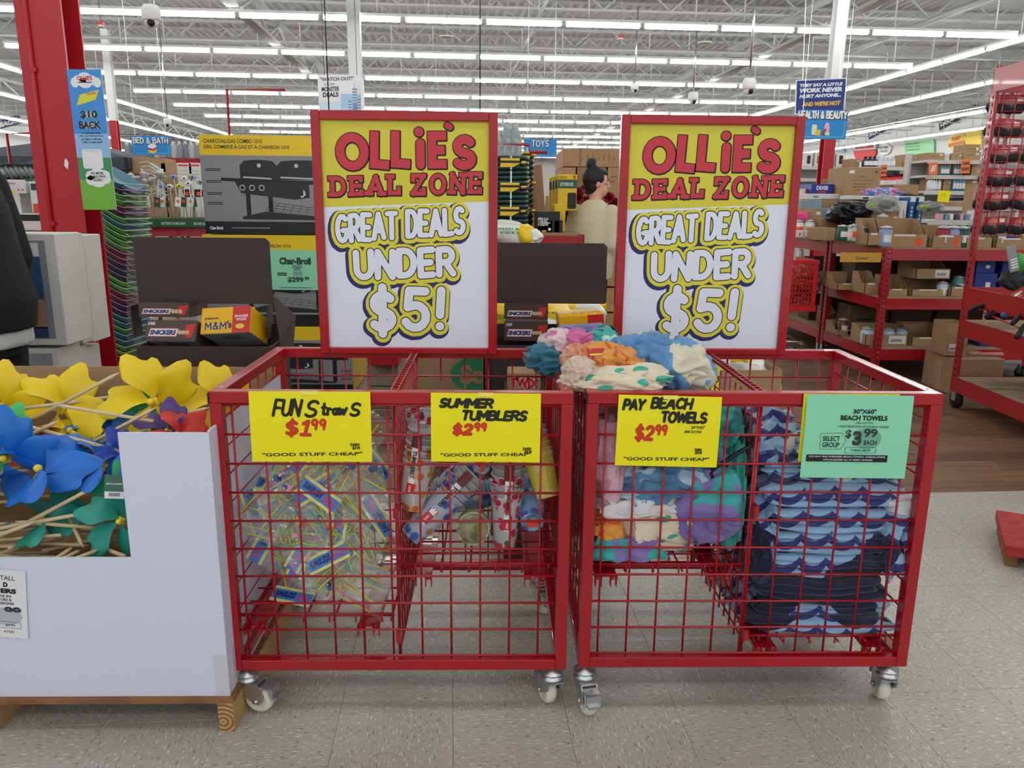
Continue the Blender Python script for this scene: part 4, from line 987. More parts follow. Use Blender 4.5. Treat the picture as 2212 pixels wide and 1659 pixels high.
for x in (0, w/2-.02-.05, w-.03):
    b = MB(); b.box(0, .04, 0, d+.02, 0, .083, WOODP); b.box(0.0005, .0395, -.0008, 0, .001, .082, endm); b.build('stringer', o, (x, 0, 0))
# price sheet
p = atY(62, 1388, YF-.004); hh = .185; ww = .26
o = thing('price_sheet', 'white printed price sheet stuck to the front of the pinwheel display box', 'price sign', (p.x, YF-.0035, p.z+.01), (0, R(5), 0))
b = MB(); b.box(-ww, 0, 0, .0006, 0, hh, PAPER); b.build('sheet', o)
b = MB(); T_ = lambda t, x0, x1, z0, z1, m=BLACK, bo=.03: b.text(t, x0, x1, z0, z1, m, .0006, bold=bo)
T_('TALL', -.062, -.026, .158, .170, BLACK, .0); T_('D', -.055, -.044, .139, .152, BLACK, .06); T_('ERS', -.062, -.024, .122, .135, BLACK, .06)
T_('LE IN', -.063, -.038, .111, .118, BLACK, .02); T_('URS &', -.063, -.036, .101, .108, BLACK, .02); T_('DESIGNS', -.078, -.031, .091, .098, BLACK, .02)
b.disc(-.06, .058, .048, mat('print_grey', '#b9bcc4', .6), .0003, 24, .024); T_('99', -.056, -.014, .062, .086, mat('print_dark', '#3c3f46', .6), .06)
T_('$4.99', -.054, -.031, .031, .038, BLACK, .01); T_('447035', -.060, -.034, .013, .020, BLACK, .0)
for q in (((-.1, .045), (-.016, .043)), ((-.016, .043), (-.017, .027)), ((-.017, .027), (-.1, .027))): b.stroke(list(q), .0004, BLACK, .0006)
b.build('black_lettering', o)
# pinwheels
PC = {n: mat('petal_'+n, c, .38, trans=.12) for n, c in (('yellow', '#f6d51c'), ('blue', '#1f74d8'), ('royal', '#1c3fae'), ('green', '#1fa86a'), ('teal', '#2f9f8c'), ('purple', '#5c3c8c'), ('red', '#d8321f'), ('lime', '#4cc46a'))}
DOW = mat('dowel_wood', '#dcc49c', .6, vary=.05)
def dowel_mesh(L): return MB().tube([(0, 0, 0), (L-.02, 0, 0), (L, 0, 0)], [.0048, .0048, .0008], DOW, 8).mesh('stick')
DM = {k: dowel_mesh(k) for k in (.30, .42, .55)}
petals = {}
def petal_mesh(col):
    if col in petals: return petals[col]
    def f(u, v):
        s = (v-.5)*2; Rr = .112+.022*math.exp(-((s-.45)/.33)**2)-.014*math.exp(-((s+.25)/.22)**2)
        r = .012+Rr*u*(1-.22*abs(s)**5); ha = .60*(math.sin(PI*min(u*.62+.12, 1))**.8)
        a = s*ha+.28*u; return (r*math.cos(a), r*math.sin(a), .030*math.sin(PI*u*.75)*(s+.6)+.006)
    petals[col] = MB().grid(f, 12, 9, PC[col]).mesh('petal'); return petals[col]
hubm = MB().lathe([(0, -.004), (.014, -.004), (.016, 0), (.014, .004), (.006, .006), (.005, .016), (.009, .020), (.010, .026), (.006, .031), (0, .032)], mat('hub_yellow', '#f2d63c', .35), 14).mesh('hub')
def pinwheel(label, px, py, Y, col, nrm, spin=0, sc=1., n=5, hubtone=None):
    p = at(px, py, Y); z = Vector(nrm).normalized(); x = z.cross(Vector((0, 1, .2))).normalized(); y = z.cross(x)
    M = Matrix((x, y, z)).transposed() @ Matrix.Rotation(R(spin), 3, 'Z')
    o = thing('pinwheel', label, 'pinwheel', p, M.to_euler(), 'pinwheels in the white display box'); o.scale = (sc,)*3
    pm_ = petal_mesh(col)
    for k in range(n): linked('petal', pm_, o, (0, 0, 0), (0, 0, 2*PI*k/n))
    linked('hub', hubm, o)
    return o
V_ = lambda x, z, y=-1: (x, y, z)
for a in (('yellow pinwheel facing forward in the middle of the back row', 134, 885, 2.30, 'yellow', (.0, -.8, .6), 80, 1.05),
          ('largest yellow pinwheel standing highest beside the red bin', 333, 870, 2.25, 'yellow', (.05, -1, .35), 62, 1.12),
          ('yellow pinwheel cut off by the left edge of the photo', 2, 880, 2.30, 'yellow', (.1, -.9, .4), 30, 1.0),
          ('yellow pinwheel partly behind the corner of the red bin', 480, 870, 2.30, 'yellow', (-.2, -1, .3), 30, .95),
          ('lower yellow pinwheel tipped under the crossed sticks', 160, 940, 2.20, 'yellow', (-.3, -.5, .9), 20, .9),
          ('big blue pinwheel lying flat in the front of the display box', 88, 1030, 1.98, 'blue', (.0, -.28, 1), 15, 1.15),
          ('blue pinwheel at the left edge with upright petals', 15, 990, 2.02, 'blue', (.2, -.9, .3), 50, 1.0),
          ('blue pinwheel beside the white corner with the green tag', 225, 1010, 2.04, 'blue', (.05, -.35, 1), 0, .95),
          ('blue pinwheel half buried in the second row', 225, 940, 2.22, 'blue', (0, -.5, .9), 40, .8),
          ('royal blue pinwheel tucked behind the white corner panel', 268, 985, 2.06, 'royal', (.2, -.9, .5), 70, .62),
          ('teal pinwheel at the bottom right of the opening', 262, 1125, 1.92, 'teal', (.15, -1, .3), 118, .78),
          ('green pinwheel between the two yellow ones', 292, 920, 2.26, 'green', (0, -.8, .6), 20, .8),
          ('bright green pinwheel at the left edge of the photo', 5, 945, 2.16, 'lime', (.1, -.8, .5), 10, .75),
          ('purple pinwheel behind the top of the white corner panel', 365, 935, 2.14, 'purple', (0, -.8, .6), 30, .72),
          ('red pinwheel poking above the white corner panel', 385, 945, 2.10, 'red', (0, -.6, .8), 60, .7),
          ('dark green pinwheel deep beside the white corner panel', 272, 1060, 2.0, 'green', (.2, -.9, .5), 60, .6),
          ('purple pinwheel buried in the middle of the sticks', 180, 960, 2.22, 'purple', (0, -.3, 1), 0, .7),
          ('teal pinwheel flattened under the blue ones', 95, 1130, 1.97, 'teal', (0, -.3, 1), 10, .9),
          ('red pinwheel lying under the stick pile at the left', 60, 975, 2.2, 'red', (0, -.2, 1), 10, .9)):
    pinwheel(*a)
b = MB(); p = at(247, 1052, 1.89); q = thing('hang_tag', 'green and white paper tag hanging on a blue pinwheel', 'tag', p, (R(-8), R(3), R(4)))
b.box(-.024, .024, 0, .0005, -.012, .032, mat('tag_green', '#3f6f5c', .5)); b.box(-.024, .024, 0, .0005, -.030, -.012, PAPER); b.build('card', q)
b = MB(); b.text("ERIN'S GARDEN", -.019, .019, .006, .0105, PAPER, .0006, bold=.02)
for i in range(17): b.rect(-.013+i*.0016, -.013+i*.0016+(.0005 if i % 3 else .001), -.024, -.015, BLACK, .0006)
b.build('lettering', q)
def stick(label, p, q, Y0, Y1, r=1.):
    a, c = at(*p, Y0), at(*q, Y1); dd = c-a; b = MB(); L = dd.length
    b.tube([(0, 0, 0), dd*(1-.022/L), dd], [.0052*r, .0052*r, .001], DOW, 8); tag(b.build('pinwheel_stick', None, a), label, 'wooden stick', 'loose pinwheel sticks in the white display box')
SK = [((51, 916), (258, 805), 2.20, 2.22, 'pointing up to the right over the middle yellow pinwheel'), ((-30, 893), (252, 856), 2.2, 2.3, 'running level across the middle yellow pinwheel'),
 ((332, 910), (123, 875), 2.12, 2.16, 'sloping down right from the middle yellow hub'), ((275, 979), (10, 907), 2.06, 2.14, 'long and sloping down to the white corner'),
 ((158, 978), (338, 880), 2.12, 2.12, 'ending at the hub of the largest yellow pinwheel'), ((-20, 982), (127, 909), 2.1, 2.1, 'rising from the left edge of the photo'),
 ((320, 914), (456, 880), 2.18, 2.2, 'running behind the white corner to the red bin'), ((60, 990), (242, 974), 2.1, 2.14, 'lying flat under the yellow petals, upper of the bunch'),
 ((64, 1002), (245, 988), 2.07, 2.1, 'lying flat under the yellow petals, lower of the bunch'), ((66, 969), (245, 978), 2.14, 2.16, 'lying flat and highest of the bunch'),
 ((170, 985), (284, 915), 2.13, 2.13, 'rising beside the green pinwheel'), ((-10, 1165), (202, 1053), 1.88, 1.93, 'pointing up to the right over the blue pinwheel'),
 ((-20, 1145), (200, 1106), 1.88, 1.92, 'reaching under the teal pinwheel'), ((-10, 1160), (80, 1125), 1.86, 1.88, 'short one at the lower left'), ((205, 1140), (32, 1126), 1.92, 1.9, 'lying almost level below the blue pinwheel'),
 ((150, 1120), (180, 1183), 1.95, 1.90, 'dropping steeply to the front panel'), ((40, 1172), (190, 1178), 1.92, 1.93, 'level in the shadow near the front panel'), ((0, 1195), (160, 1150), 1.90, 1.95, 'crossing low in the shadow'),
 ((270, 1202), (200, 1175), 1.84, 1.93, 'sloping below the teal pinwheel'), ((165, 1206), (220, 1185), 1.82, 1.88, 'ending at the lip of the front panel'), ((140, 1205), (175, 1188), 1.82, 1.9, 'short blunt one resting on the lip'),
 ((125, 1204), (160, 1180), 1.83, 1.92, 'just left of the blunt one on the lip'), ((0, 1180), (160, 1168), 1.95, 1.99, 'deepest level one at the left'), ((20, 1185), (60, 1170), 1.88, 1.97, 'short one deep at the left'),
 ((90, 1190), (230, 1160), 1.93, 1.99, 'slanting deep in the middle'), ((60, 1160), (240, 1150), 1.97, 2.0, 'level behind the teal pinwheel')]
for a, c, y0, y1, lb in SK: stick('wooden pinwheel stick '+lb, a, c, y0, y1)
rs = random.Random(21)
b = MB()
for i in range(70):
    x = XL_+rs.uniform(.1, .9)*w; y = YF+rs.uniform(.06, .9)*d; z = ZO-.14+rs.uniform(0, .10)+(y-YF)*.28; a = rs.uniform(-.5, .5); L = rs.uniform(.12, .22)
    p0, p1 = Vector((x-L*math.cos(a), y-L*math.sin(a)*.5, z)), Vector((x+L*math.cos(a), y+L*math.sin(a)*.5, z+rs.uniform(-.02, .04)))
    for p_ in (p0, p1): p_.x = min(max(p_.x, XL_+.02), XR_-.02); p_.y = min(max(p_.y, YF+.03), YB-.02)
    b.tube([p0, p1], .0048, DOW, 6)
o = b.build('pinwheel_sticks', None); tag(o, 'deep tangle of pinwheel sticks filling the bottom of the display box', 'wooden sticks'); o['kind'] = 'stuff'
# ================================================================= BACKGROUND, LEFT
def carton(label, px0, py0, px1, py1, Y, depth, m, rz=0, cat='box', name='cardboard_box', group=None, gfx=None, flaps=False, side=None, r=.004, printname='printed_front'):
    """box whose front face covers that part of the view at distance Y; origin = its lower left front corner"""
    a = atY(px0, py1, Y); c = atY(px1, py0, Y); w = c.x-a.x; a.z = snap(a.x+w/2, Y+depth/2, a.z, .34 if a.x > 2.4 and 6.3 < Y < 9 else .12); h = c.z-a.z
    o = thing(name, label, cat, a, (0, 0, rz), group)
    b = MB()
    if flaps:      # open-topped tray or carton
        t_ = .005
        b.box(0, w, 0, t_, 0, h, m); b.box(0, w, depth-t_, depth, 0, h, m); b.box(0, t_, t_, depth-t_, 0, h, m); b.box(w-t_, w, t_, depth-t_, 0, h, m); b.box(t_, w-t_, t_, depth-t_, 0, .005, CARD2)
    else: b.rbox(0, w, 0, depth, 0, h, m, min(r, h*.2, w*.2))
    b.build('box_body', o)
    if side: MB().box(w, w+.001, r, depth-r, r, h-r, side).build('side_panel', o)
    if gfx:
        g = MB(); gfx(g, w, h)
        if g.v: g.build(printname, o)
    return o, w, h
def tapeline(g, w, h): g.rect(w*.44, w*.56, 0, h, TAPE, .001)
def boxprint(seed):
    def f(g, w, h):
        rs = random.Random(seed)
        for k in range(rs.randrange(2, 5)):
            z = h*(.7-.15*k); g.rect(w*.2, w*(.45+.3*rs.random()), z, z+h*.035, CARDD, .001)
        if rs.random() < .6: g.rect(w*.72, w*.9, h*.65, h*.82, PAPER, .001)
    return f
BK = mat('print_black', '#1c1c1f', .5); GRY = mat('print_mid_grey', '#8f9397', .5)
# red steel column with banner
o = column('steel_column', 130, 250, 4.6, .235, 4.4, 'large red steel column at the left carrying the blue banner', 5.0)
b = MB(); b.tube([(-.055, -.129, 0), (-.055, -.129, 3.2)], .010, REDM, 8)
for z in (1.2, 2.0, 2.8): b.box(-.075, -.035, -.137, -.117, z, z+.02, REDM)
b.build('conduit', o)
b = MB(); b.add([(.045, -.1185, 1.52), (.062, -.1185, 1.50), (.07, -.1185, 1.54), (.058, -.1185, 1.56), (.05, -.1185, 1.55)], [(0, 1, 2, 3, 4)], WHITE); b.build('paint_chip', o)
Yb = 4.42; pa, pb_ = atY(155, 150, Yb), atY(228, 153, Yb); pcn = atY(182, 453, Yb)
w = (pb_.x-pa.x)*1.02; h = pa.z-pcn.z
o = thing('banner', 'tall blue and green card banner hung on the red column', 'banner', (pcn.x-.004, Yb, pcn.z), (0, R(-.6), 0))
MB().box(0, w, 0, .004, 0, h, PAPER).build('board', o)
b = MB(); SK1 = mat('banner_blue', '#3f8fd8', .5); SK2 = mat('banner_pale', '#8fb8e0', .5); GR1, GR2 = mat('banner_green', '#3f8f58', .5), mat('banner_grass', '#74b23f', .5)
b.rect(0, w, h*.55, h, SK1, .0005); b.rect(0, w, h*.38, h*.55, SK2, .0005); b.rect(0, w, h*.22, h*.38, GR1, .0005); b.rect(0, w, 0, h*.22, GR2, .0005)
for cx, cz, rr in ((.3, .925, .14), (.5, .945, .2), (.7, .925, .17), (.85, .91, .12), (.2, .91, .12), (.5, .905, .2), (.45, .72, .0)): 
    if rr: b.disc(w*cx, h*cz, w*rr, PAPER, .0008+.0001*cx, 14, h*.035)
b.poly([(w*.18, h*.75), (w*.75, h*.79), (w*.88, h*.86), (w*.30, h*.825)], INKY, .0012)
b.rrect(w*.16, w*.76, h*.30, h*.44, w*.06, PAPER, .001)
for cx, cz, rr in ((.3, .25, .16), (.5, .27, .2), (.7, .255, .18), (.75, .225, .14), (.3, .215, .16), (.5, .2, .22)): b.disc(w*(cx+.05), h*cz, w*rr, PAPER, .0012+.0001*cx, 14, h*.035)
b.build('printed_art', o)
b = MB()
b.text("OLLIE'S", w*.28, w*.72, h*.925, h*.955, SR, .002, bold=.04); b.text("OLLIE'S", w*.5, w*.78, h*.823, h*.84, SR, .002, bold=.03, rise=.1)
b.rect(w*.3, w*.7, h*.908, h*.914, BLACK, .002)
for t, x0, x1, z0, z1, bo in (('$10', .25, .75, .655, .715, .05), ('BACK', .18, .82, .585, .64, .05)):
    b.text(t, w*x0, w*x1, h*z0, h*z1, PAPER, .0014, bold=bo+.05); b.text(t, w*x0, w*x1, h*z0, h*z1, BK, .0018, bold=bo)
for i, (t, x0, x1) in enumerate((('in a statement credit', .22, .78), ('after your first purchase', .14, .86), ("at Ollie's with the", .2, .8), ("Ollie's Credit Card*", .22, .82))): b.text(t, w*x0, w*x1, h*(.55-.022*i), h*(.564-.022*i), BK, .0015, bold=.02)
b.text('Scan to apply or visit:', w*.24, w*.68, h*.425, h*.432, BK, .0015)
for i, (t, x0, x1) in enumerate((('NO MORE', .36, .74), ('CARD FEES,', .3, .8), ('EVER!', .42, .68))): b.text(t, w*x0, w*x1, h*(.258-.025*i), h*(.277-.025*i), BK, .0022, bold=.02)
b.build('lettering', o)

# nested plastic garden chairs
CC = {k: (mat('chair_'+k, c, .35), mat('chair_rim_'+k, c2, .3)) for k, c, c2 in (('teal', '#0f6b86', '#8fd0de'), ('plum', '#33203f', '#a98fb4'), ('green', '#3f9a2c', '#b6e89a'), ('maroon', '#6a1238', '#d88fa8'), ('blue', '#0f7fa6', '#8fd6e8'), ('purple', '#3a1c4f', '#b49ac4'))}
seq = 'teal plum green green maroon plum green teal green green green green maroon maroon plum plum plum green green maroon maroon purple purple teal teal green teal teal green green maroon purple purple purple'.split()
chm = {}
def chair_parts(k):
    if k in chm: return chm[k]
    m, rim = CC[k]; b = MB(); W_ = .27
    def prof(u): return (-.20+.26*u, .06*(1-u)**1.6-.02-.055*u+.012*math.sin(u*5))
    b.grid(lambda u, v: (prof(u)[0], v*.30, prof(u)[1]-.03*math.sin(PI*v)), 12, 6, m); b.grid(lambda u, v: (prof(1-u)[0], v*.30, prof(1-u)[1]-.022-.03*math.sin(PI*v)), 12, 6, m)
    b.grid(lambda u, v: (prof(1-u)[0], .0, prof(1-u)[1]-.004-.018*(1-v)), 12, 1, m)
    s1 = b.mesh('seat_shell')
    b = MB(); pts = [(prof(i/12)[0], -.003, prof(i/12)[1]+.001) for i in range(13)]; b.tube(pts, .0028, rim, 5); b.tube([pts[-1], (.06, .30, pts[-1][2])], .0035, rim, 5)
    s2 = b.mesh('rim'); chm[k] = (s1, s2); return chm[k]
nch = len(seq)
for i, k in enumerate(seq):
    t_ = i/(nch-1); px = 240+10*min(1, t_/.3); py = 366+(785-366)*t_; p = atY(px, py, 4.95)
    s1, s2 = chair_parts(k); o = bpy.data.objects.new('garden_chair', s1); COL.objects.link(o); o.location = p; o.rotation_euler = (0, 0, R(-6))
    pos = ('topmost' if i == 0 else 'bottom' if i == nch-1 else '%s from the top' % ordn(i+1))
    tag(o, '%s plastic chair nested in the stack by the column, %s' % (k, pos), 'chair', 'nested plastic chairs by the column')
    linked('rim', s2, o)
p = atY(250, 800, 4.95)
# plinth of the lowest chairs: their legs reach the floor
o = thing('garden_chair', 'purple plastic garden chair at the foot of the stack standing on its legs', 'chair', (p.x, 4.95, 0), (0, 0, R(-6)), 'nested plastic chairs by the column')
b = MB(); m, rim = CC['purple']; b.grid(lambda u, v: (-.14+.2*u, v*.3, p.z-.02-.04*u), 6, 4, m); b.build('seat_shell', o)
for x in (-.13, .02):
    for y in (.02, .26): MB().box(x, x+.03, y, y+.03, 0, p.z-.03, m).build('leg', o)

# upright white cartons with a grill-style product picture
def pic(g, w, h):
    g.rect(w*.05, w*.90, h*.06, h*.94, mat('carton_grey', '#8b8f97', .5), .001)
    g.rect(w*.1, w*.84, h*.80, h*.92, PAPER, .002); g.rect(w*.1, w*.84, h*.40, h*.80, mat('pic_blue', '#2f567f', .5), .002); g.rect(w*.1, w*.84, h*.16, h*.42, mat('pic_sand', '#a5836a', .5), .003)
    g.disc(w*.62, h*.72, w*.13, BK, .004); g.rect(w*.5, w*.76, h*.78, h*.84, BK, .004)
    g.rect(w*.1, w*.84, h*.07, h*.17, mat('pic_navy', '#22365f', .5), .003)
    for x in (.47, .66): g.disc(w*x, h*.19, w*.07, mat('pic_badge', '#3a5c92', .5), .005)
WC = mat('white_carton', '#d9d6d2', .6, vary=.03)
carton('white upright carton with an outdoor picture, nearest beside the dark-clad person', -90, 505, 118, 745, 3.30, .195, WC, gfx=pic, group='white cartons by the column')
carton('blank white upright carton, middle of the upper row', -60, 505, 152, 742, 3.505, .10, WC, group='white cartons by the column')
carton('blank white upright carton, rear of the upper row', -40, 508, 178, 738, 3.615, .16, WC, group='white cartons by the column')
def lo(g, w, h): g.rect(w*.05, w*.93, h*.1, h*.97, mat('carton_grey', '#8b8f97', .5), .001); g.text('OAK', w*.62, w*.76, h*.84, h*.90, BK, .002, bold=.03); g.text('LASTON', w*.62, w*.78, h*.76, h*.81, BK, .002, bold=.03)
a = atY(118, 748, 3.3)
for i, (Y, dp, x1, lb, gf) in enumerate(((3.31, .18, 125, 'grey fronted carton, nearest of the lower row of white cartons', lo), (3.50, .12, 158, 'blank white carton, middle of the lower row', None), (3.63, .15, 180, 'blank white carton, rear of the lower row', None))):
    q = atY(x1, 750, Y); q0 = atY(x1-208, 750, Y)
    o = thing('cardboard_box', lb, 'box', (q0.x, Y, 0), (0, 0, 0), 'white cartons by the column'); ww, hh = q.x-q0.x, q.z-.006
    MB().rbox(0, ww, 0, dp, 0, hh, WC).build('box_body', o)
    if gf: g = MB(); gf(g, ww, hh); g.build('printed_front', o)

# candy shippers: dark brown open boxes with a raised lid
SNK = mat('candy_brown', '#4c3b36', .4); MMY = mat('candy_yellow', '#f2b80f', .4); MMR = mat('candy_red', '#cf2c24', .4); SBL = mat('candy_blue', '#1f2f6e', .4)
BBOT = mat('box_bottom_print', '#c3c7d2', .5)
def snick(label, px0, py0, px1, py1, Y, tilt, txt24=True):
    a = atY(px0, py1, Y); c = atY(px1, py0, Y); w, h = c.x-a.x, c.z-a.z; d = .17
    o = thing('candy_box', label, 'candy box', a, (R(tilt), 0, R(-2)))
    b = MB(); b.rbox(0, w, 0, d, 0, h, SNK, .002); b.build('box_body', o)
    b = MB(); b.box(.002, w-.002, .002, d-.002, -.0006, 0, BBOT)
    for i in range(12): b.box(w*.3+i*w*.04, w*.3+i*w*.04+.002, .03, .09, -.0012, -.0006, BK)
    b.build('underside_print', o)
    b = MB(); z0 = h*.18
    b.poly([(w*.05, z0), (w*.62, z0), (w*.66, z0+h*.42), (w*.10, z0+h*.42)], MMR, .0006); b.poly([(w*.065, z0+h*.03), (w*.61, z0+h*.03), (w*.645, z0+h*.39), (w*.105, z0+h*.39)], PAPER, .0010)
    b.text('SNICKERS', w*.09, w*.61, z0+h*.09, z0+h*.33, SBL, .0014, bold=.06, shear=.25)
    b.poly([(w*.80, h*.15), (w*.90, h*.15), (w*.99, h*.85), (w*.78, h*.75)], MMR, .0006)
    for x in (.68, .75, .82): b.disc(w*x, z0+h*.22, w*.045, mat('nougat', '#d8b48a', .5), .0012, 10)
    if txt24: b.text('24 BARS', w*.04, w*.18, h*.74, h*.9, PAPER, .001, bold=.03)
    b.build('printed_front', o); return o
def mms(label, px0, py0, px1, py1, Y, tilt, rz):
    a = atY(px0, py1, Y); c = atY(px1, py0, Y); w, h = c.x-a.x, c.z-a.z; d = .17
    o = thing('candy_box', label, 'candy box', a, (R(tilt), R(-4), R(rz)))
    b = MB(); b.rbox(0, w, 0, d, 0, h, MMY, .002); b.build('box_body', o)
    b = MB(); b.box(.002, w-.002, .002, d-.002, -.0006, 0, BBOT)
    for i in range(10): b.box(w*.35+i*w*.04, w*.35+i*w*.04+.002, .03, .08, -.0012, -.0006, BK)
    b.build('underside_print', o)
    b = MB(); b.rect(w*.64, w, 0, h, MMR, .0006)
    b.letters('M&M', w*.10, w*.52, h*.16, h*.42, .0040, PAPER, .0009, cap='s', gap=.35); b.letters('M&M', w*.10, w*.52, h*.16, h*.42, .0028, SNK, .0014, cap='s', gap=.35); b.text("'s", w*.54, w*.63, h*.18, h*.46, SNK, .0014, bold=.05)
    b.text('peanut', w*.08, w*.36, h*.52, h*.63, SNK, .001, bold=.03); b.text('SHARE', w*.68, w*.95, h*.58, h*.68, PAPER, .001, bold=.03); b.text('SIZE', w*.72, w*.92, h*.46, h*.55, PAPER, .001, bold=.03)
    b.disc(w*.80, h*.24, w*.09, INKY, .0012, 14, h*.1); b.build('printed_front', o)
    b = MB(); rs = random.Random(3)
    for i in range(12): b.ball((w*(i+.5)/12, .02+rs.random()*.03, h), .010, MMY, 6, 4, (1, 1, .7))
    b.build('torn_edge', o); return o
def shipper(label, px0, px1, yt, ym, yf, Yf, Yb_, flap=True):
    """brown floor shipper: body to the floor, open front tray, raised lid panel at the back"""
    A_, B_ = atY(px0, yf, Yf), atY(px1, yf, Yf); w = B_.x-A_.x; d = Yb_-Yf; zt = A_.z+.035
    o = thing('candy_shipper', label, 'display box', (A_.x, Yf, 0)); t_ = .006
    b = MB(); b.box(0, w, 0, t_, 0, zt, BROWN); b.box(0, w, d-t_, d, 0, zt+.05, BROWN); b.box(0, t_, t_, d-t_, 0, zt, BROWN); b.box(w-t_, w, t_, d-t_, 0, zt, BROWN); b.box(t_, w-t_, t_, d-t_, zt-.06, zt-.055, BROWN)
    b.build('shipper_body', o)
    l0, l1 = Z_(px0+20, yt, Yb_), Z_(px0+20, ym, Yb_); xa, xb = X_(px0-3, (yt+ym)/2, Yb_)-A_.x, X_(px1, (yt+ym)/2, Yb_)-A_.x
    b = MB(); b.add([(x, d, z) for x, z in [(xa, l1), (xb, l1), (xb, l0-.015), (xb-.015, l0), (xa+.015, l0), (xa, l0-.015)]]+[(x, d+t_, z) for x, z in [(xa, l1), (xb, l1), (xb, l0-.015), (xb-.015, l0), (xa+.015, l0), (xa, l0-.015)]],
                    [(0, 1, 2, 3, 4, 5), (11, 10, 9, 8, 7, 6)]+[(i, (i+1) % 6+0, (i+1) % 6+6, i+6)[::-1] for i in range(6)], BROWN); b.build('lid', o)
    if flap:
        b = MB()
        for x, s in ((xb, 1),):
            b.add([(x, d, l1+.04), (x+.10, d-.05, l1-.04), (x+.10, d-.12, zt-.05), (w, d*.2, zt-.06), (w, d*.5, zt)], [(0, 1, 2, 3, 4)], BROWN)
            b.add([(x, d+.004, l1+.04), (x+.10, d-.046, l1-.04), (x+.10, d-.116, zt-.05), (w, d*.2+.004, zt-.06), (w, d*.5+.004, zt)], [(4, 3, 2, 1, 0)], CARD2)
        b.build('side_flap', o)
        for xx in (xa, xb-.004): MB().box(xx, xx+.004, d-.08, d, zt, l1, BROWN).build('lid_support', o)
    return o, w, zt
shipper('left dark brown candy display with its lid raised, beside the nested chairs', 296, 585, 512, 655, 768, 2.86, 3.12)
snick('upper brown candy bar carton in the left candy display', 300, 654, 409, 684, 3.03, -4, False)
snick('lower brown candy bar carton marked 24 in the left candy display', 312, 690, 420, 735, 2.93, -24)
mms('yellow and red peanut candy carton tilted in the left candy display', 432, 664, 540, 722, 2.95, -26, -6)
shipper('right dark brown candy display with its lid raised, between the deal signs', 1062, 1310, 524, 655, 765, 3.02, 3.26, flap=False)
snick('upper brown candy bar carton in the right candy display', 1089, 657, 1184, 690, 3.2, -2, False)
snick('lower brown candy bar carton marked 24 in the right candy display', 1089, 694, 1184, 735, 3.1, -2)
mms('open yellow and red peanut candy carton in the right candy display', 1210, 685, 1308, 740, 3.1, 0, 0)

# grill cartons
GY = mat('grill_yellow', '#ecc81f', .45); GG = mat('grill_grey', '#8c8f93', .45); GK = mat('grill_black', '#1d1e20', .4); GP = mat('grill_body', '#26282b', .45); GS = mat('grill_silver', '#c3c6c8', .35); GW = mat('grill_pale', '#d4d6d8', .5)
def grill(g, w, h):
    e = .0012
    g.rect(0, w, h*.80, h, GY, e); g.rect(0, w, h*.13, h*.80, GG, e); g.rect(0, w, 0, h*.13, GK, e)
    g.text('CHARCOAL/GAS COMBO 1010', w*.03, w*.42, h*.92, h*.96, GK, e*2, bold=.01); g.text('GRIL COMBINÉ À GAZ ET À CHARBON 1010', w*.03, w*.60, h*.865, h*.91, GK, e*2, bold=.01); g.text('COMBO A CARBON/GAS 1010', w*.03, w*.24, h*.835, h*.85, GY, e*1.5)
    g.text('Char-Broil', w*.90, w*1.12 if False else w*.995, h*.86, h*.90, GK, e*2, bold=.04)
    g.text('Char-Broil', w*.03, w*.12, h*.045, h*.08, PAPER, e*2, bold=.04); g.rect(w*.18, w*.44, h*.06, h*.07, GG, e*2)
    # the pictured grill
    for x0, x1 in ((.26, .51), (.51, .86)):
        p = [(w*x0, h*.56), (w*x1, h*.56), (w*x1, h*.70)]+[(w*(x1-.03-(x1-x0-.06)*k/6), h*(.745+.012*math.sin(PI*k/6))) for k in range(7)]+[(w*x0, h*.70)]
        g.poly(p, GP, e*2); g.poly([(w*(x0+.02), h*.575), (w*(x1-.04), h*.56), (w*(x1-.04), h*.575), (w*(x0+.02), h*.59)], GS, e*3)
        g.disc(w*(x0+.13), h*.70, w*.014, GS, e*3, 10)
    g.poly([(w*.13, h*.575), (w*.97, h*.54), (w*.97, h*.50), (w*.13, h*.545)], GK, e*2.6)
    g.poly([(w*.22, h*.54), (w*.72, h*.52), (w*.72, h*.38), (w*.62, h*.36), (w*.26, h*.42)], GP, e*2.4)
    for x in (.27, .335, .40): g.disc(w*x, h*.475, w*.02, GS, e*3, 12); g.disc(w*x, h*.475, w*.014, GK, e*3.4, 12)
    for x in (.29, .44, .76, .86): g.rect(w*x, w*(x+.03), h*.17, h*.50, GK, e*2)
    g.poly([(w*.26, h*.18), (w*.42, h*.235), (w*.88, h*.17), (w*.88, h*.15), (w*.26, h*.155)], GP, e*2.2)
    for k in range(7): g.stroke([(w*(.46+.05*k), h*.33-.01*k*h), (w*(.42+.055*k), h*.25-.008*k*h)], w*.0012, GK, e*2)
    for k in range(4): g.stroke([(w*(.46-.013*k), h*(.33-.026*k)), (w*(.78-.013*k), h*(.27-.026*k))], w*.0012, GK, e*2)
    for i, (x, z) in enumerate(((.03, .66), (.03, .54), (.03, .42), (.03, .32), (.90, .62), (.92, .34), (.92, .28), (.92, .22))):
        for k in range(2): g.rect(w*x, w*min(x+.10, .99), h*(z-.016*k), h*(z-.016*k)+h*.007, GK, e*2)
    g.text('♪', w*.66, w*.70, h*.38, h*.46, GW, e*3)
gl = [(293, 505, 'top', 445), (508, 703, 'middle', 452), (705, 852, 'lowest', 462)]
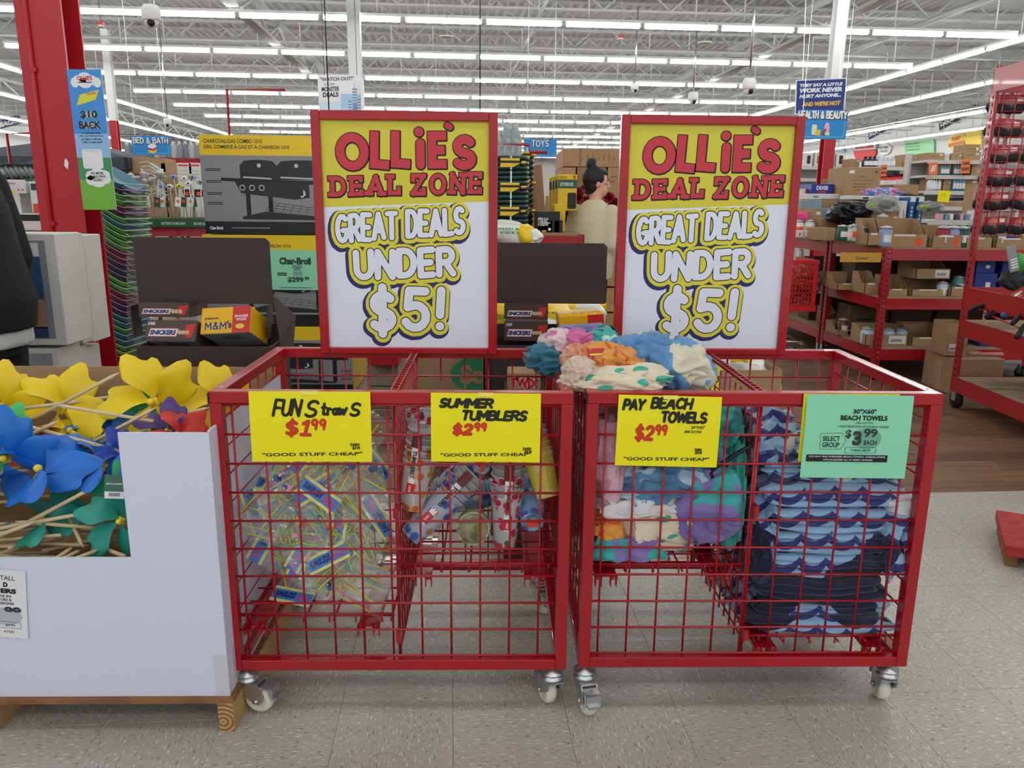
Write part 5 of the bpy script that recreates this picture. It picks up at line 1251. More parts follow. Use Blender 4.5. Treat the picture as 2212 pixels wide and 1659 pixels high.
for y0, y1, nm, x0 in gl:
    Yg = 5.5; a = atY(x0, y1, Yg); c = atY(x0+300, y0, Yg); z0 = max(a.z, .0); w = 1.0
    o = thing('grill_carton', 'yellow, grey and black grill carton, %s of the grill stack behind the left deal sign' % nm, 'box', (a.x, Yg, z0 if nm != 'lowest' else 0), (0, 0, 0), 'stacked grill cartons')
    h = c.z-z0-.004; MB().rbox(0, w, 0, .62, 0, h, mat('grill_carton_side', '#d9b52a', .5), .004).build('box_body', o)
    g = MB(); grill(g, w, max(h, .57) if nm != 'lowest' else h); g.build('printed_front', o)
o = thing('price_sheet', 'mint green printed sign taped to the middle grill carton', 'price sign', atY(583, 626, 5.46), (0, 0, 0)); c = atY(688, 541, 5.46)-atY(583, 626, 5.46); w, h = c.x, c.z
MB().box(0, w, 0, .002, 0, h, GRNP).build('sheet', o)
g = MB(); 
for t, x0, x1, z0, z1, bo in (('Char-Broil', .22, .84, .64, .82, .06), ('DELUXE', .47, .65, .59, .63, .03), ('COMBO', .46, .66, .54, .58, .03), ('GRILL', .49, .64, .49, .53, .03), ('$299', .36, .68, .18, .33, .05), ('99', .70, .79, .24, .34, .04)): g.text(t, w*x0, w*x1, h*z0, h*z1, GREYP, .001, bold=bo)
for k in range(4): g.rect(w*.48, w*.66, h*(.45-.03*k), h*(.46-.03*k), GREYP, .001)
g.rect(w*.17, w*.35, h*.36, h*.44, GREYP, .001); g.text('COMPARE', w*.19, w*.33, h*.38, h*.42, GRNP, .002); g.rect(w*.2, w*.85, h*.05, h*.065, GREYP, .001)
g.build('lettering', o)
# things on the floor seen through the back of the left bin
carton('brown carton with a green oval seen through the back of the left bin', 885, 768, 1052, 969, 4.2, .4, CARD, gfx=lambda g, w, h: (g.disc(w*.82, h*.80, w*.28, mat('oval_green', '#2f8f62', .5), .001, 24, h*.18), g.text('Sc', w*.66, w*.95, h*.70, h*.90, CARD, .002, bold=.05)))
a = atY(1062, 905, 3.9)
carton('plain dark brown carton under the right candy display', 1052, 770, 1088, 1050, 3.3, .3, BROWN)
carton('tan candy carton with red lettering on the floor behind the left bin', 1096, 806, 1168, 845, 2.8, .12, CARD, gfx=lambda g, w, h: (g.text('TWIX', w*.08, w*.95, h*.2, h*.8, PAPER, .001, bold=.12, rise=-.06), g.text('TWIX', w*.09, w*.94, h*.24, h*.76, MMR, .002, bold=.06, rise=-.06)))
carton('dark brown carton on the floor carrying the tan candy carton', 1088, 846, 1180, 1211, 2.79, .18, BROWN, gfx=lambda g, w, h: (g.disc(w*.55, h*.12, w*.06, PAPER, .001, 12), g.rect(w*.4, w*.7, h*.07, h*.08, PAPER, .001)))
for i in range(6):
    carton('grey slatted board in the low stack behind the left bin, %s' % ('topmost', 'second', 'third', 'fourth', 'fifth', 'lowest')[i], 792, 765+i*24, 860, 786+i*24, 4.9-.02*i, .5, mat('stacked_board', '#8d8776', .8), name='board', cat='board', group='grey boards behind the left bin')
# red storage box between
carton('dark red box edge lying on the grey boards', 800, 772, 862, 790, 4.78, .12, REDM)

# far left display: canopy, cartons, shelves
def table(label, pxl, pxr, pyt, Y, depth, legs=True, zb=.0, beam=.075, name='display_table', rz=0, shelves=(), top=CARD2):
    a, c = atY(pxl, pyt, Y), atY(pxr, pyt, Y); w = c.x-a.x; zt = a.z
    o = thing(name, label, 'shelf', (a.x, Y, 0), (0, 0, rz))
    for i, z in enumerate((zt,)+tuple(shelves)):
        b = MB(); b.box(.0, w, 0, .02, z-beam, z, RED); b.box(.0, w, depth-.02, depth, z-beam, z, RED); b.box(0, .02, .02, depth-.02, z-beam, z, RED); b.box(w-.02, w, .02, depth-.02, z-beam, z, RED); b.build('beam', o)
        MB().box(.01, w-.01, .01, depth-.01, z-.004, z+.012, top).build('deck_board', o); support(o, 0, w, 0, depth, z+.012)
    for x in (0, w-.04):
        for y in (-.006, depth-.034):
            b = MB(); b.box(x, x+.04, y, y+.006, .1, zt+.01, RED); b.box(x if x == 0 else x+.034, x+.006 if x == 0 else x+.04, y, y+.04, .1, zt+.01, RED)
            z = .14
            while z < zt: b.box(x+.016, x+.024, y-.0012, y, z, z+.016, BLACK); z += .05
            b.build('leg', o)
    b = MB()
    for x in (.02, w-.02):
        for y in (.03, depth-.03): b.lathe([(0, -.016), (.05, -.016), (.05, .016), (0, .016)], BLACK, 14, Matrix.Translation((x, y, .05)) @ Matrix.Rotation(PI/2, 4, 'Y')); b.box(x-.02, x+.02, y-.02, y+.02, .06, .1, CHROME)
    b.build('casters', o)
    return o, w, zt
table('red shelf table holding the far left cartons and lanterns', -120, 98, 500, 6.0, .7, shelves=(.35,))
def longbox(g, w, h): g.rect(0, w, h*.55, h*.92, BK, .001); g.text('EARTHWISE', w*.28, w*.62, h*.62, h*.84, PAPER, .002, bold=.04, shear=.2); g.text('Mower', w*.38, w*.6, h*.08, h*.3, BK, .002, bold=.03)
carton('long white carton with a black band on the far left shelf', -90, 461, 96, 500, 6.0, .5, WC, gfx=longbox)
carton('white leaf blower carton standing far left', -60, 388, 38, 460, 6.05, .3, WC, gfx=lambda g, w, h: (g.text('Cordless Leaf Blower', w*.5, w*.95, h*.86, h*.92, BK, .001), g.rect(w*.78, w*.92, h*.58, h*.68, INKY, .001), [g.rect(w*(.55+.1*k), w*(.62+.1*k), h*.04, h*.2, mat('icon_navy', '#2a3a4c', .5), .001) for k in range(4)], g.poly([(w*.5, h*.34), (w*.8, h*.40), (w*.84, h*.36), (w*.8, h*.30), (w*.5, h*.28)], GW, .001)))
carton('white carton with an orange stripe beside the red column', 70, 392, 98, 460, 6.0, .35, WC, gfx=lambda g, w, h: (g.rect(w*.1, w*.95, h*.72, h*.93, mat('icon_navy', '#2a3a4c', .5), .001), g.text('S', w*.6, w*.9, h*.76, h*.9, PAPER, .002, bold=.05), g.rect(w*.1, w*.45, 0, h*.3, mat('orange_print', '#d8502a', .5), .001), g.rect(w*.55, w*.95, 0, h*.3, mat('orange_print', '#d8502a', .5), .001)))
carton('dark green display carton between the white cartons', 52, 386, 70, 412, 6.15, .2, mat('dark_green_card', '#1f5a3c', .5))
carton('white wireless charger carton beside the leaf blower carton', 36, 392, 54, 418, 6.0, .12, WC, gfx=lambda g, w, h: (g.disc(w*.25, h*.3, w*.1, MMR, .001, 10), g.disc(w*.65, h*.3, w*.1, MMR, .001, 10)))
# canopy tents
def canopy(label, px, py, Y, w, h, z0, m, drop=.12):
    p = atY(px, py, Y); o = thing('canopy_tent', label, 'canopy', (p.x, Y, 0))
    b = MB(); zt = p.z; ze = zt-h
    c = [(-w/2, 0, ze), (w/2, 0, ze), (w/2, w*.7, ze), (-w/2, w*.7, ze)]; b.add(c+[(0, w*.35, zt)], [(0, 1, 4), (1, 2, 4), (2, 3, 4), (3, 0, 4)], m)
    b.add([(x, y, ze) for x, y, _ in c]+[(x, y, ze-drop) for x, y, _ in c], [(0, 4, 5, 1), (1, 5, 6, 2), (2, 6, 7, 3), (3, 7, 4, 0)], m); b.build('canopy_top', o)
    for x, y, _ in c: MB().tube([(x*.98, y, 0), (x*.98, y, ze)], .02, BLACK, 6).build('leg', o)
    return o
canopy('dark grey canopy tent at the far left behind the cartons', 70, 288, 9.0, 2.0, .24, 0, mat('canopy_grey', '#3f474f', .7), .13)
canopy('navy canopy tent set low between the far left shelves', 70, 336, 8.0, .8, .14, 0, mat('canopy_navy', '#26386e', .7), .10)
canopy('blue canopy tent between the chairs and the solar lights', 283, 352, 9.2, .75, .20, 0, mat('canopy_blue', '#27457f', .7), .14)
# red hanging rail frames
def frame_rail(label, pts, Y, r=.012):
    P = [atY(x, y, Y) for x, y in pts]; P = [Vector((P[0].x, Y, 0))]+P if pts[0][1] > 250 or True else P
    b = MB(); b.tube([p-P[0] for p in P], r, RED, 6); tag(b.build('rail_frame', None, P[0]), label, 'rail')
# lanterns on hooks at the far left
rs = random.Random(5)
lan = None
for i in range(9):
    p = atY(8+i*10.5, 372-(i % 2)*3, 6.5)
    if lan is None:
        lan = thing('lantern', 'x', 'lantern', p, group='black wire lanterns on the far left')
        b = MB(); b.lathe([(.0, .06), (.045, .05), (.05, .042), (0, .04)], BLACK, 10); b.build('cap', lan)
        b = MB(); b.lathe([(.038, .04), (.03, -.05), (0, -.05)], mat('lantern_glass', '#9aa3a6', .15, trans=.4), 10); b.build('glass', lan)
        b = MB()
        for k in range(6): a = 2*PI*k/6; b.tube([(.04*math.cos(a), .04*math.sin(a), .04), (.032*math.cos(a+1), .032*math.sin(a+1), -.05)], .003, BLACK, 4)
        b.lathe([(.034, -.05), (.034, -.056), (0, -.056)], BLACK, 10); b.build('wire_cage', lan); o = lan
        b = MB(); b.tube([(0, 0, -.05), (0, 0, -.42)], .006, BLACK, 5); b.build('stake', lan)
    else: o = dup(lan, p)
    o['label'] = 'black wire lantern on a stake, %s from the left edge of the photo' % ('first', 'second', 'third', 'fourth', 'fifth', 'sixth', 'seventh', 'eighth', 'ninth')[i]
carton('dark open shelf crate that holds the lantern stakes', -70, 405, 96, 462, 6.42, .25, BK, name='crate', cat='crate', flaps=True)
# BED & BATH and other hanging department signs
DB = mat('department_blue', '#1c86cf', .45); DBL = mat('department_line', '#6fc0ee', .45)
def dept(label, px0, py0, px1, py1, Y, txt, tx=(.05, .95, .62, .90), art=None, tilt=0, stem=0):
    a = atY(px0, py1, Y); c = atY(px1, py0, Y); w, h = c.x-a.x, c.z-a.z; o = thing('department_sign', label, 'sign', a, (0, tilt, 0))
    b = MB(); b.rrect(0, w, 0, h, h*.08, DB, 0); b.v = b.v+[(x, .01, z) for x, y, z in b.v]; n = len(b.v)//2; b.f.append(tuple(range(2*n-1, n-1, -1))); b.m.append(0); b.sm.append(False)
    for i in range(n): b.f.append((i, (i+1) % n, n+(i+1) % n, n+i)[::-1]); b.m.append(0); b.sm.append(False)
    b.build('board', o)
    b = MB(); L = h*.012
    for p in ([(w*.05, h*.62), (w*.05, h*.12), (w*.09, h*.08), (w*.91, h*.08), (w*.95, h*.12), (w*.95, h*.62)],): b.sdf([(p, L, 'r')], [(DBL, 0, 0, 0, .002)], L*.8)
    if art: art(b, w, h)
    b.build('printed_art', o)
    b = MB(); x0, x1, z0, z1 = tx; r = h*.028; g = b.glyphs(txt, x0*w, x1*w, z0*h, z1*h, r, jit=.15, seed=len(txt), gap=.28)
    b.sdf(g, [(BK, r*.55, r*.4, -r*.4, .003), (PAPER, 0, 0, 0, .005)], r*.5); b.build('white_lettering', o)
    b = MB()
    for x in (.1, .9): b.tube([(w*x, .005, h), (w*x, .005, 5.0-a.z)], .003, CHROME, 4)
    b.build('hanging_wire', o); return o
def towelsart(b, w, h):
    for k, m in enumerate((INKY, SR, PAPER)): z = h*(.14+.12*k); b.poly([(w*.42, z), (w*.55, z-h*.06), (w*.64, z+h*.04), (w*.64, z+h*.16), (w*.51, z+h*.22), (w*.42, z+h*.12)], m, .004+.001*k)
dept('hanging blue department sign lettered BED & BATH', 287, 294, 366, 334, 9.5, 'BED & BATH', art=towelsart)
def toysart(b, w, h): b.disc(w*.38, h*.26, w*.05, SR, .004, 12, h*.15); b.disc(w*.55, h*.30, w*.06, mat('toy_green', '#6fae4a', .5), .004, 14); b.disc(w*.55, h*.30, w*.04, DB, .005, 14); b.disc(w*.68, h*.22, w*.05, mat('toy_purple', '#6f6fc0', .5), .004, 12)
dept('hanging blue department sign lettered TOYS', 1131, 301, 1203, 339, 11, 'TOYS', (.25, .75, .60, .92), toysart)
# solar light display below it
o_, w_, zt_ = table('red shelf table of solar garden lights behind the nested chairs', 268, 455, 492, 7.6, .6, shelves=(.4,))
names4 = ('left', 'middle', 'right')
for i, (x0, x1, t) in enumerate(((292, 336, 'THE SOLAR GUARD'), (345, 412, 'BUTTERFLY STAKE LIGHT'), (420, 452, 'SOLAR LED'))):
    carton('dark green tray of solar lights, %s one on the red table' % names4[i], x0-7 if i else x0, 474, x1, 491, 7.55, .3, mat('dark_green_card', '#1f5a3c', .5), flaps=True, name='display_tray', cat='tray', gfx=lambda g, w, h, t=t: g.text(t, w*.15, w*.85, h*.3, h*.62, PAPER, .001, bold=.02), group='solar light trays')
sol = None
for i in range(22):
    px = 288+i*7.3+rs.uniform(-2, 2); p = atY(px, 470, 7.68+rs.uniform(0, .15)); hh = .32+rs.uniform(-.05, .05)
    kind = i > 10
    o = thing('solar_stake_light', 'x', 'garden light', p, (R(rs.uniform(-6, 6)), R(rs.uniform(-8, 8)), 0), 'solar stake lights on the red table')
    b = MB(); b.tube([(0, 0, 0), (0, 0, hh)], .005, GS, 5); b.build('stake', o)
    b = MB()
    if kind: b.ball((0, 0, hh+.02), .03, (PAPER, mat('butterfly_lime', '#c8cf5a', .5), mat('butterfly_blue', '#8fa3c4', .5))[i % 3], 8, 5, (1.3, .4, .8)); b.ball((0, -.01, hh+.02), .01, BLACK, 6, 4)
    else: b.lathe([(0, 0), (.012, 0), (.03, .05), (.034, .055), (.0, .075)], GS, 8, Matrix.Translation((0, 0, hh)))
    b.build('lamp_head', o)
    if i % 2: b = MB(); m = (mat('dark_green_card', '#1f5a3c', .5), PAPER)[i % 4 == 1]; b.box(-.028, .028, -.012, -.010, .1, .19, m); b.box(-.012, .012, -.014, -.012, .14, .165, ORS); b.build('tag', o)
    o['label'] = ('white topped butterfly' if kind and i % 3 == 0 else 'coloured butterfly' if kind else 'silver')+' solar stake light, %s from the left' % ordn(i+1)
for i, x0 in enumerate((391, 416, 441)):
    carton('tall white fire pit carton, %s of three' % ('left', 'middle', 'right')[i], x0, 352, x0+22, 470, 8.3, .35, WC, group='tall white cartons by the grill stack', gfx=lambda g, w, h: (g.rect(w*.1, w*.75, h*.94, h*.97, MMR, .001), g.rrect(w*.25, w*.85, h*.38, h*.52, w*.1, BK, .001), g.disc(w*.55, h*.44, w*.15, ORS, .002, 10), [g.rect(w*.1, w*.7, h*(.85-.06*k), h*(.86-.06*k), GRY, .001) for k in range(4)]))
table('red shelf table under the cartons behind the solar lights', 255, 470, 472, 8.25, 1.3, shelves=())
for i, (x0, y0, x1, y1, Y) in enumerate(((270, 340, 318, 470, 9.1), (318, 342, 356, 470, 8.9), (357, 352, 390, 470, 8.9), (362, 372, 389, 470, 8.5), (300, 395, 360, 470, 8.5))):
    carton('cardboard carton behind the solar lights, %s' % ('far left one', 'large square one', 'one beside the white cartons', 'small front one', 'low one behind the stakes')[i], x0, y0, x1, y1, Y, .3, CARD, gfx=boxprint(i), group='cartons behind the solar lights')
# silver folding chairs bundle, as nested shells
for i in range(9):
    p = atY(300+i*2.6, 352+i*8.5, 8.0); b = MB(); b.grid(lambda u, v: (u*.17-.03*math.sin(v*3), v*.1, -.05*u+.03*math.sin(PI*u)), 6, 2, mat('silver_shell', '#a9acad', .35, .5)); b.tube([(0, 0, 0), (.09, -.01, .01), (.17, 0, -.05)], .006, GS, 5)
    tag(b.build('nested_silver_chair', None, p), 'silver nested chair shell, %s down the stack behind the blue canopy' % ordn(i+1), 'chair', 'nested silver chairs')
# pillows in clear bags on a red rail
b = MB(); a, c = atY(270, 334, 10.5), atY(452, 342, 10.5)
o = thing('rail_rack', 'long red rail rack carrying bagged grey pillows', 'rack', (a.x, 10.5, 0)); w = c.x-a.x
for x in (0, w/2, w): MB().box(x-.02, x+.02, 0, .04, 0, c.z, RED).build('post', o)
MB().box(0, w, -.01, .03, c.z-.06, c.z, RED).build('rail', o)
MB().box(0, w, 0, .5, c.z-.52, c.z-.50, CARD2).build('shelf_deck', o)
PG = [mat('pillow_grey_a', '#8b9194', .5), mat('pillow_grey_b', '#6f7a82', .5), mat('pillow_pale', '#b4b4b0', .5)]
for i in range(14):
    p = atY(276+i*12.6, 338, 10.6); b = MB()
    for s in (0,): b.grid(lambda u, v: ((u-.5)*.075, -.03*math.sin(PI*u)*math.sin(PI*v), -.35+v*.50+.02*math.sin(u*9+i)), 6, 6, PG[i % 3])
    b.grid(lambda u, v: ((u-.5)*.075, .03*math.sin(PI*u)*math.sin(PI*v), .15-v*.50), 4, 4, PG[i % 3]); b.grid(lambda u, v: ((u-.5)*.06*(1-v*.6), 0, .14+.05*v), 3, 2, PAPER)
    tag(b.build('bagged_pillow', None, p), 'grey pillow in a clear bag on the red rail, %s from the left' % ordn(i+1), 'pillow', 'bagged pillows on the red rail')
# ================================================================= PEOPLE
def fuse(b, name, parent, m, vox=.012, smooth=6):
    me = b.mesh(name); o = bpy.data.objects.new(name, me); COL.objects.link(o)
    r = o.modifiers.new('r', 'REMESH'); r.mode = 'VOXEL'; r.voxel_size = vox; r.use_smooth_shade = True
    s = o.modifiers.new('s', 'SMOOTH'); s.iterations = smooth; s.factor = .5
    dg = bpy.context.evaluated_depsgraph_get(); m2 = bpy.data.meshes.new_from_object(o.evaluated_get(dg)); o.modifiers.clear(); o.data = m2
    m2.materials.clear(); m2.materials.append(m); m2.polygons.foreach_set('use_smooth', [True]*len(m2.polygons)); m2.polygons.foreach_set('material_index', [0]*len(m2.polygons))
    if parent: o.parent = parent
    return o
def loft(b, rings, m, n=20):
    vs = []; 
    for (x, y, z, rx, ry) in rings: vs += [(x+rx*math.cos(2*PI*k/n), y+ry*math.sin(2*PI*k/n), z) for k in range(n)]
    fs = [(i*n+k, i*n+(k+1) % n, (i+1)*n+(k+1) % n, (i+1)*n+k) for i in range(len(rings)-1) for k in range(n)]+[tuple(range(n))[::-1], tuple((len(rings)-1)*n+k for k in range(n))]
    b.add(vs, fs, m, True)
def limb(b, pts, rr, m): 
    b.tube(pts, rr, m, 14)
    for p, r in zip(pts, rr): b.ball(p, r*.98, m, 12, 8)
def person(label, loc, rz, H, top, bottom, hairm, skin, bun=True, coat=False, lean=0., arms=None, headturn=0):
    s = H/1.68; o = thing('person', label, 'person', loc, (0, 0, rz)); o.scale = (s, s, s)
    L_ = lean; hy = -.10*L_
    A = arms or [((.185, hy, 1.36), (.235, hy+.04, 1.09), (.225, hy-.06, .86)), ((-.185, hy, 1.36), (-.235, hy+.04, 1.09), (-.225, hy-.06, .86))]
    b = MB()
    loft(b, [(0, 0, .80, .13, .10), (0, 0, .90, .155, .115), (0, 0, 1.02, .135, .10), (0, hy*.6, 1.15, .13, .095), (0, hy, 1.28, .155, .105), (0, hy, 1.37, .15, .085), (0, hy, 1.42, .08, .06)], skin)
    limb(b, [(0, hy, 1.38), (0, hy-.015, 1.46), (0, hy-.03, 1.52)], [.055, .05, .052], skin)
    hc = Vector((0, hy-.035, 1.575))
    for sx in (1, -1):
        limb(b, [(sx*.085, 0, .84), (sx*.095, -.01, .47), (sx*.10, .01, .09)], [.085, .056, .038], skin)
        limb(b, [(sx*.10, .02, .045), (sx*.105, -.12, .03)], [.04, .032], skin)
    for sh, el, wr in A:
        limb(b, [sh, el, wr], [.05, .038, .026], skin); d = (Vector(wr)-Vector(el)).normalized(); w = Vector(wr); sx = 1 if sh[0] > 0 else -1
        limb(b, [w, w+d*.05], [.027, .030], skin)
        k = w+d*.07
        for f in range(4):
            q = k+Vector((0, -.026+.017*f, 0)); ln = (.062, .074, .07, .055)[f]; limb(b, [q-d*.02, q+d*ln*.5+Vector((-sx*.004, 0, 0)), q+d*ln+Vector((-sx*.016, 0, 0))], [.0095, .009, .0075], skin)
        t = w+d*.02+Vector((0, -.028, 0)); limb(b, [t, t+d*.03+Vector((-sx*.01, -.018, 0)), t+d*.055+Vector((-sx*.014, -.02, 0))], [.011, .010, .008], skin)
    # head, built facing -Y then turned on the neck
    T2 = Matrix.Translation(hc) @ Matrix.Rotation(headturn, 4, 'Z')
    hb = MB(); hb.ball((0, .012, .03), .098, skin, 20, 14, (.80, .98, 1.02)); hb.ball((0, -.02, -.045), .07, skin, 16, 10, (.82, .95, .95)); hb.ball((0, -.055, -.075), .03, skin, 10, 8)
    hb.ball((0, -.098, -.012), .014, skin, 8, 6, (.8, 1, 1.5)); hb.ball((0, -.106, -.026), .013, skin, 8, 6)
    hb.ball((0, -.088, -.058), .016, skin, 8, 6, (1.3, .6, .5))
    for sx in (1, -1): hb.ball((sx*.080, .012, -.005), .022, skin, 8, 8, (.4, .8, 1.3)); hb.ball((sx*.03, -.07, .01), .024, skin, 8, 6, (1, .5, .5))
    hb.v = [tuple(T2 @ Vector(p)) for p in hb.v]; b.add(hb.v, hb.f, skin, True)
    fuse(b, 'body', o, skin, .009, 4)
    b = MB()
    for sx in (1, -1):
        b.ball(T2 @ Vector((sx*.030, -.083, .004)), .010, PAPER, 8, 6); b.ball(T2 @ Vector((sx*.030, -.090, .004)), .006, BLACK, 8, 6)
        b.tube([T2 @ Vector((sx*.015, -.094, .026)), T2 @ Vector((sx*.045, -.086, .028))], .003, hairm, 5)
    b.build('eyes', o)
    b = MB(); b.ball((0, -.093, -.058), .013, mat('lip', '#a8625a', .5), 8, 6, (1.4, .5, .35)); b.v = [tuple(T2 @ Vector(p)) for p in b.v]; b.build('lips', o)
    b = MB(); b.ball((0, .030, .045), .108, hairm, 18, 12, (.86, .92, .95)); b.ball((0, .05, -.02), .08, hairm, 14, 10, (.95, .75, .9))
    for sx in (1, -1): b.ball((sx*.062, .0, .04), .045, hairm, 10, 8, (.5, 1, 1))
    b.ball((0, -.035, .085), .055, hairm, 10, 8, (1.1, 1, .55))
    if bun: b.ball((0, .055, .165), .043, hairm, 12, 10, (1.1, 1, 1)); b.ball((.018, .03, .185), .026, hairm, 10, 8); b.ball((-.02, .07, .15), .034, hairm, 10, 8); b.ball((0, .05, .13), .03, hairm, 10, 8)
    b.v = [tuple(T2 @ Vector(p)) for p in b.v]; fuse(b, 'hair', o, hairm, .008, 2)
    # top
    b = MB(); hem = .80 if not coat else .84
    e = .055 if not coat else .05
    loft(b, [(0, 0, hem, .19+e*.4, .15+e*.4), (0, 0, .95, .175+e, .135+e), (0, hy*.5, 1.10, .16+e, .12+e), (0, hy, 1.27, .17+e*.8, .125+e*.8), (0, hy, 1.36, .16+e*.5, .10+e*.6), (0, hy, 1.42, .10, .075), (0, hy-.01, 1.445, .068, .062)], top, 28)
    for sh, el, wr in A:
        sh, el, wr = Vector(sh), Vector(el), Vector(wr); d = (wr-el).normalized(); limb(b, [sh, (sh+el)/2, el, (el+wr)/2, wr-d*.015], [.072, .068, .060, .052, .036], top)
    fuse(b, 'coat' if coat else 'sweatshirt', o, top, .012, 5)
    if coat:
        b = MB(); loft(b, [(0, 0, hem-.06, .20, .155), (0, 0, hem+.06, .19, .15)], skin, 24); fuse(b, 'shirt_hem', o, mat('grey_white_cloth', '#c9cac6', .9), .012, 3)
    b = MB(); loft(b, [(0, 0, .74, .15, .12), (0, 0, .86, .165, .13), (0, 0, .98, .15, .115)], bottom)
    for sx in (1, -1): limb(b, [(sx*.085, 0, .84), (sx*.095, -.01, .47), (sx*.10, .01, .10)], [.10, .075, .058], bottom)
    fuse(b, 'trousers', o, bottom, .012, 5)
    for sx in (1, -1):
        b = MB(); limb(b, [(sx*.10, .03, .05), (sx*.10, -.05, .045), (sx*.105, -.13, .035)], [.05, .048, .04], BLACK); b.box(sx*.10-.045, sx*.10+.045, -.17, .08, 0, .02, BLACK); fuse(b, 'shoe', o, BLACK, .008, 3)
    return o
SKIN = mat('skin', '#d9a58c', .55, sub=.05); HAIR = mat('dark_hair', '#17161a', .6, bump=.3, bscale=60)
SWT = mat('beige_sweatshirt', '#cfc6a8', .95, bump=.2, bscale=14); BTR = mat('black_trousers', '#1b1f1f', .9)
p = atY(1290, 500, 6.5)
person('person with dark hair in a bun and beige sweatshirt, walking away between the deal signs', (p.x-.09, 6.3, 0), R(138), 1.60, SWT, BTR, HAIR, SKIN, lean=.6, headturn=R(-42),
       arms=[((.175, -.06, 1.34), (.22, -.02, 1.08), (.20, -.22, .96)), ((-.175, -.06, 1.34), (-.22, .0, 1.08), (-.20, -.16, .92))])
p = atY(-62, 600, 2.95)
person('person in a black coat and black trousers at the left edge, mostly outside the photo', (p.x, 2.95, 0), R(-100), 1.72, mat('black_coat', '#191a1c', .9, bump=.2, bscale=20), BTR, HAIR, SKIN, bun=False, coat=True, lean=.5)

# ================================================================= BACKGROUND, CENTRE
def rail(pts, label):
    P = [Vector(p) for p in pts]; b = MB(); b.tube([q-P[0] for q in P], .012, RED, 6); tag(b.build('pipe_frame', None, P[0]), label, 'rail')
table('red shelf table carrying the garden hoses and black cartons', 1040, 1262, 508, 5.6, .8, shelves=(.45,))
HOSE = mat('hose_green', '#12332f', .35); HOSE2 = mat('hose_dark', '#1a4038', .35); HY2 = mat('hose_card_yellow', '#e3bd1c', .5)
def hose_stack(label, px0, px1, py0, py1, Y, nring, depth=.34):
    a, c = atY(px0, py1, Y), atY(px1, py0, Y); w = c.x-a.x; hh = c.z-a.z; r = hh/nring/2
    for i in range(nring):
        o = thing('garden_hose', label % ordn(i+1), 'garden hose', (a.x+w/2, Y+depth/2, a.z+(i+.5)*hh/nring), group='coiled green garden hoses')
        b = MB()
        for kk in range(2):
            R_ = w/2-r-kk*r*2; pts = []
            for t in range(25):
                an = 2*PI*t/24; cx, sy = math.cos(an), math.sin(an)
                pts.append((math.copysign(abs(cx)**.6, cx)*R_, math.copysign(abs(sy)**.6, sy)*(depth/2-r-kk*r), .0015*math.sin(3*an+i)))
            b.tube(pts, r, HOSE if (i+kk) % 3 else HOSE2, 8, False)
        b.build('coil', o)
        if i % 5 == 3:
            b = MB(); b.box(-w*.28, w*.22, -depth/2-.012, -depth/2-.008, -.03, .03, HY2); b.rect(-w*.28, w*.22, -.002, .014, BK, depth/2+.013); b.poly([(w*.05, -.03), (w*.22, -.03), (w*.22, -.005)], BK, depth/2+.0128); b.build('card', o)
            b = MB(); b.lathe([(.010, 0), (.014, .01), (.014, .03), (.008, .04)], mat('brass', '#c9a050', .3, .8), 10, Matrix.Translation((w*.25, -depth/2-.01, 0)) @ Matrix.Rotation(PI/2, 4, 'Y')); b.build('brass_coupling', o)
        if i % 3 == 1:
            b = MB(); b.box(-.006, .006, -depth/2-.006, -depth/2-.003, -hh/nring*1.4, hh/nring*1.4, GW); b.build('tie', o)
hose_stack('dark green hose in the tall front stack, coil %s from the bottom', 1062, 1146, 336, 492, 5.65, 15)
hose_stack('dark green hose in the stack at the rear, coil %s from the bottom', 1120, 1156, 330, 496, 6.1, 14, .26)
# lawn feed sacks in front of the hoses
SACKW, SACKY = mat('sack_white', '#dfe0dc', .3), mat('sack_yellow', '#efc51c', .3)
def sack(label, px, py, Y, r, m, seed, yaw=0, tilt=0, name='garden_sack', cat='sack', txt=None):
    o = crumple(label, at(px, py, Y), r, m, seed, None, yaw, tilt, .12, 2.2, res=.6); o.name = name; o['category'] = cat
    if txt:
        b = MB()
        for i, t in enumerate(txt): b.text(t, -r[0]*.5, r[0]*.5, r[2]*(.3-.35*i), r[2]*(.5-.35*i), mat('sack_green_ink', '#3f8a4f', .5), r[1]*1.25+.01, bold=.03)
        b.build('lettering', o)
    return o
sack('white and green seed sack lying across the hoses table', 1095, 502, 5.25, (.16, .12, .07), SACKW, 201, 0, .3, txt=('WEED &', 'FEED'))
sack('shiny yellow seed sack beside the white sack', 1132, 506, 5.2, (.07, .10, .07), SACKY, 202, .3, .2)
sack('small white crumpled sack at the table corner', 1155, 512, 5.15, (.05, .06, .04), SACKW, 203, .3, .4)
for i, (px, py, Y, r, m, tx) in enumerate(((1190, 675, 3.9, (.11, .12, .05), SACKY, ('FEED',)), (1235, 668, 4.1, (.10, .10, .05), SACKY, None), (1275, 678, 3.9, (.07, .10, .06), SACKW, None), (1195, 710, 3.8, (.12, .12, .06), SACKW, None), (1072, 690, 3.9, (.08, .12, .09), SACKY, ('SEED',)), (1285, 665, 4.2, (.07, .06, .05), SACKY, None), (1240, 705, 3.9, (.13, .12, .06), BROWN, None))):
    sack('%s seed bag in the pile behind the right candy display, %s' % (('yellow', 'yellow', 'white', 'white', 'yellow', 'small yellow', 'dark brown')[i], ('left one marked FEED', 'middle one', 'right one', 'lower white one', 'far left one', 'topmost right one', 'lowest dark one')[i]), px, py, Y, r, m, 210+i, .2*i, .2, txt=tx)
o_, _, _ = table('low red shelf table under the pile of seed bags', 1045, 1320, 735, 3.75, .7, shelves=())
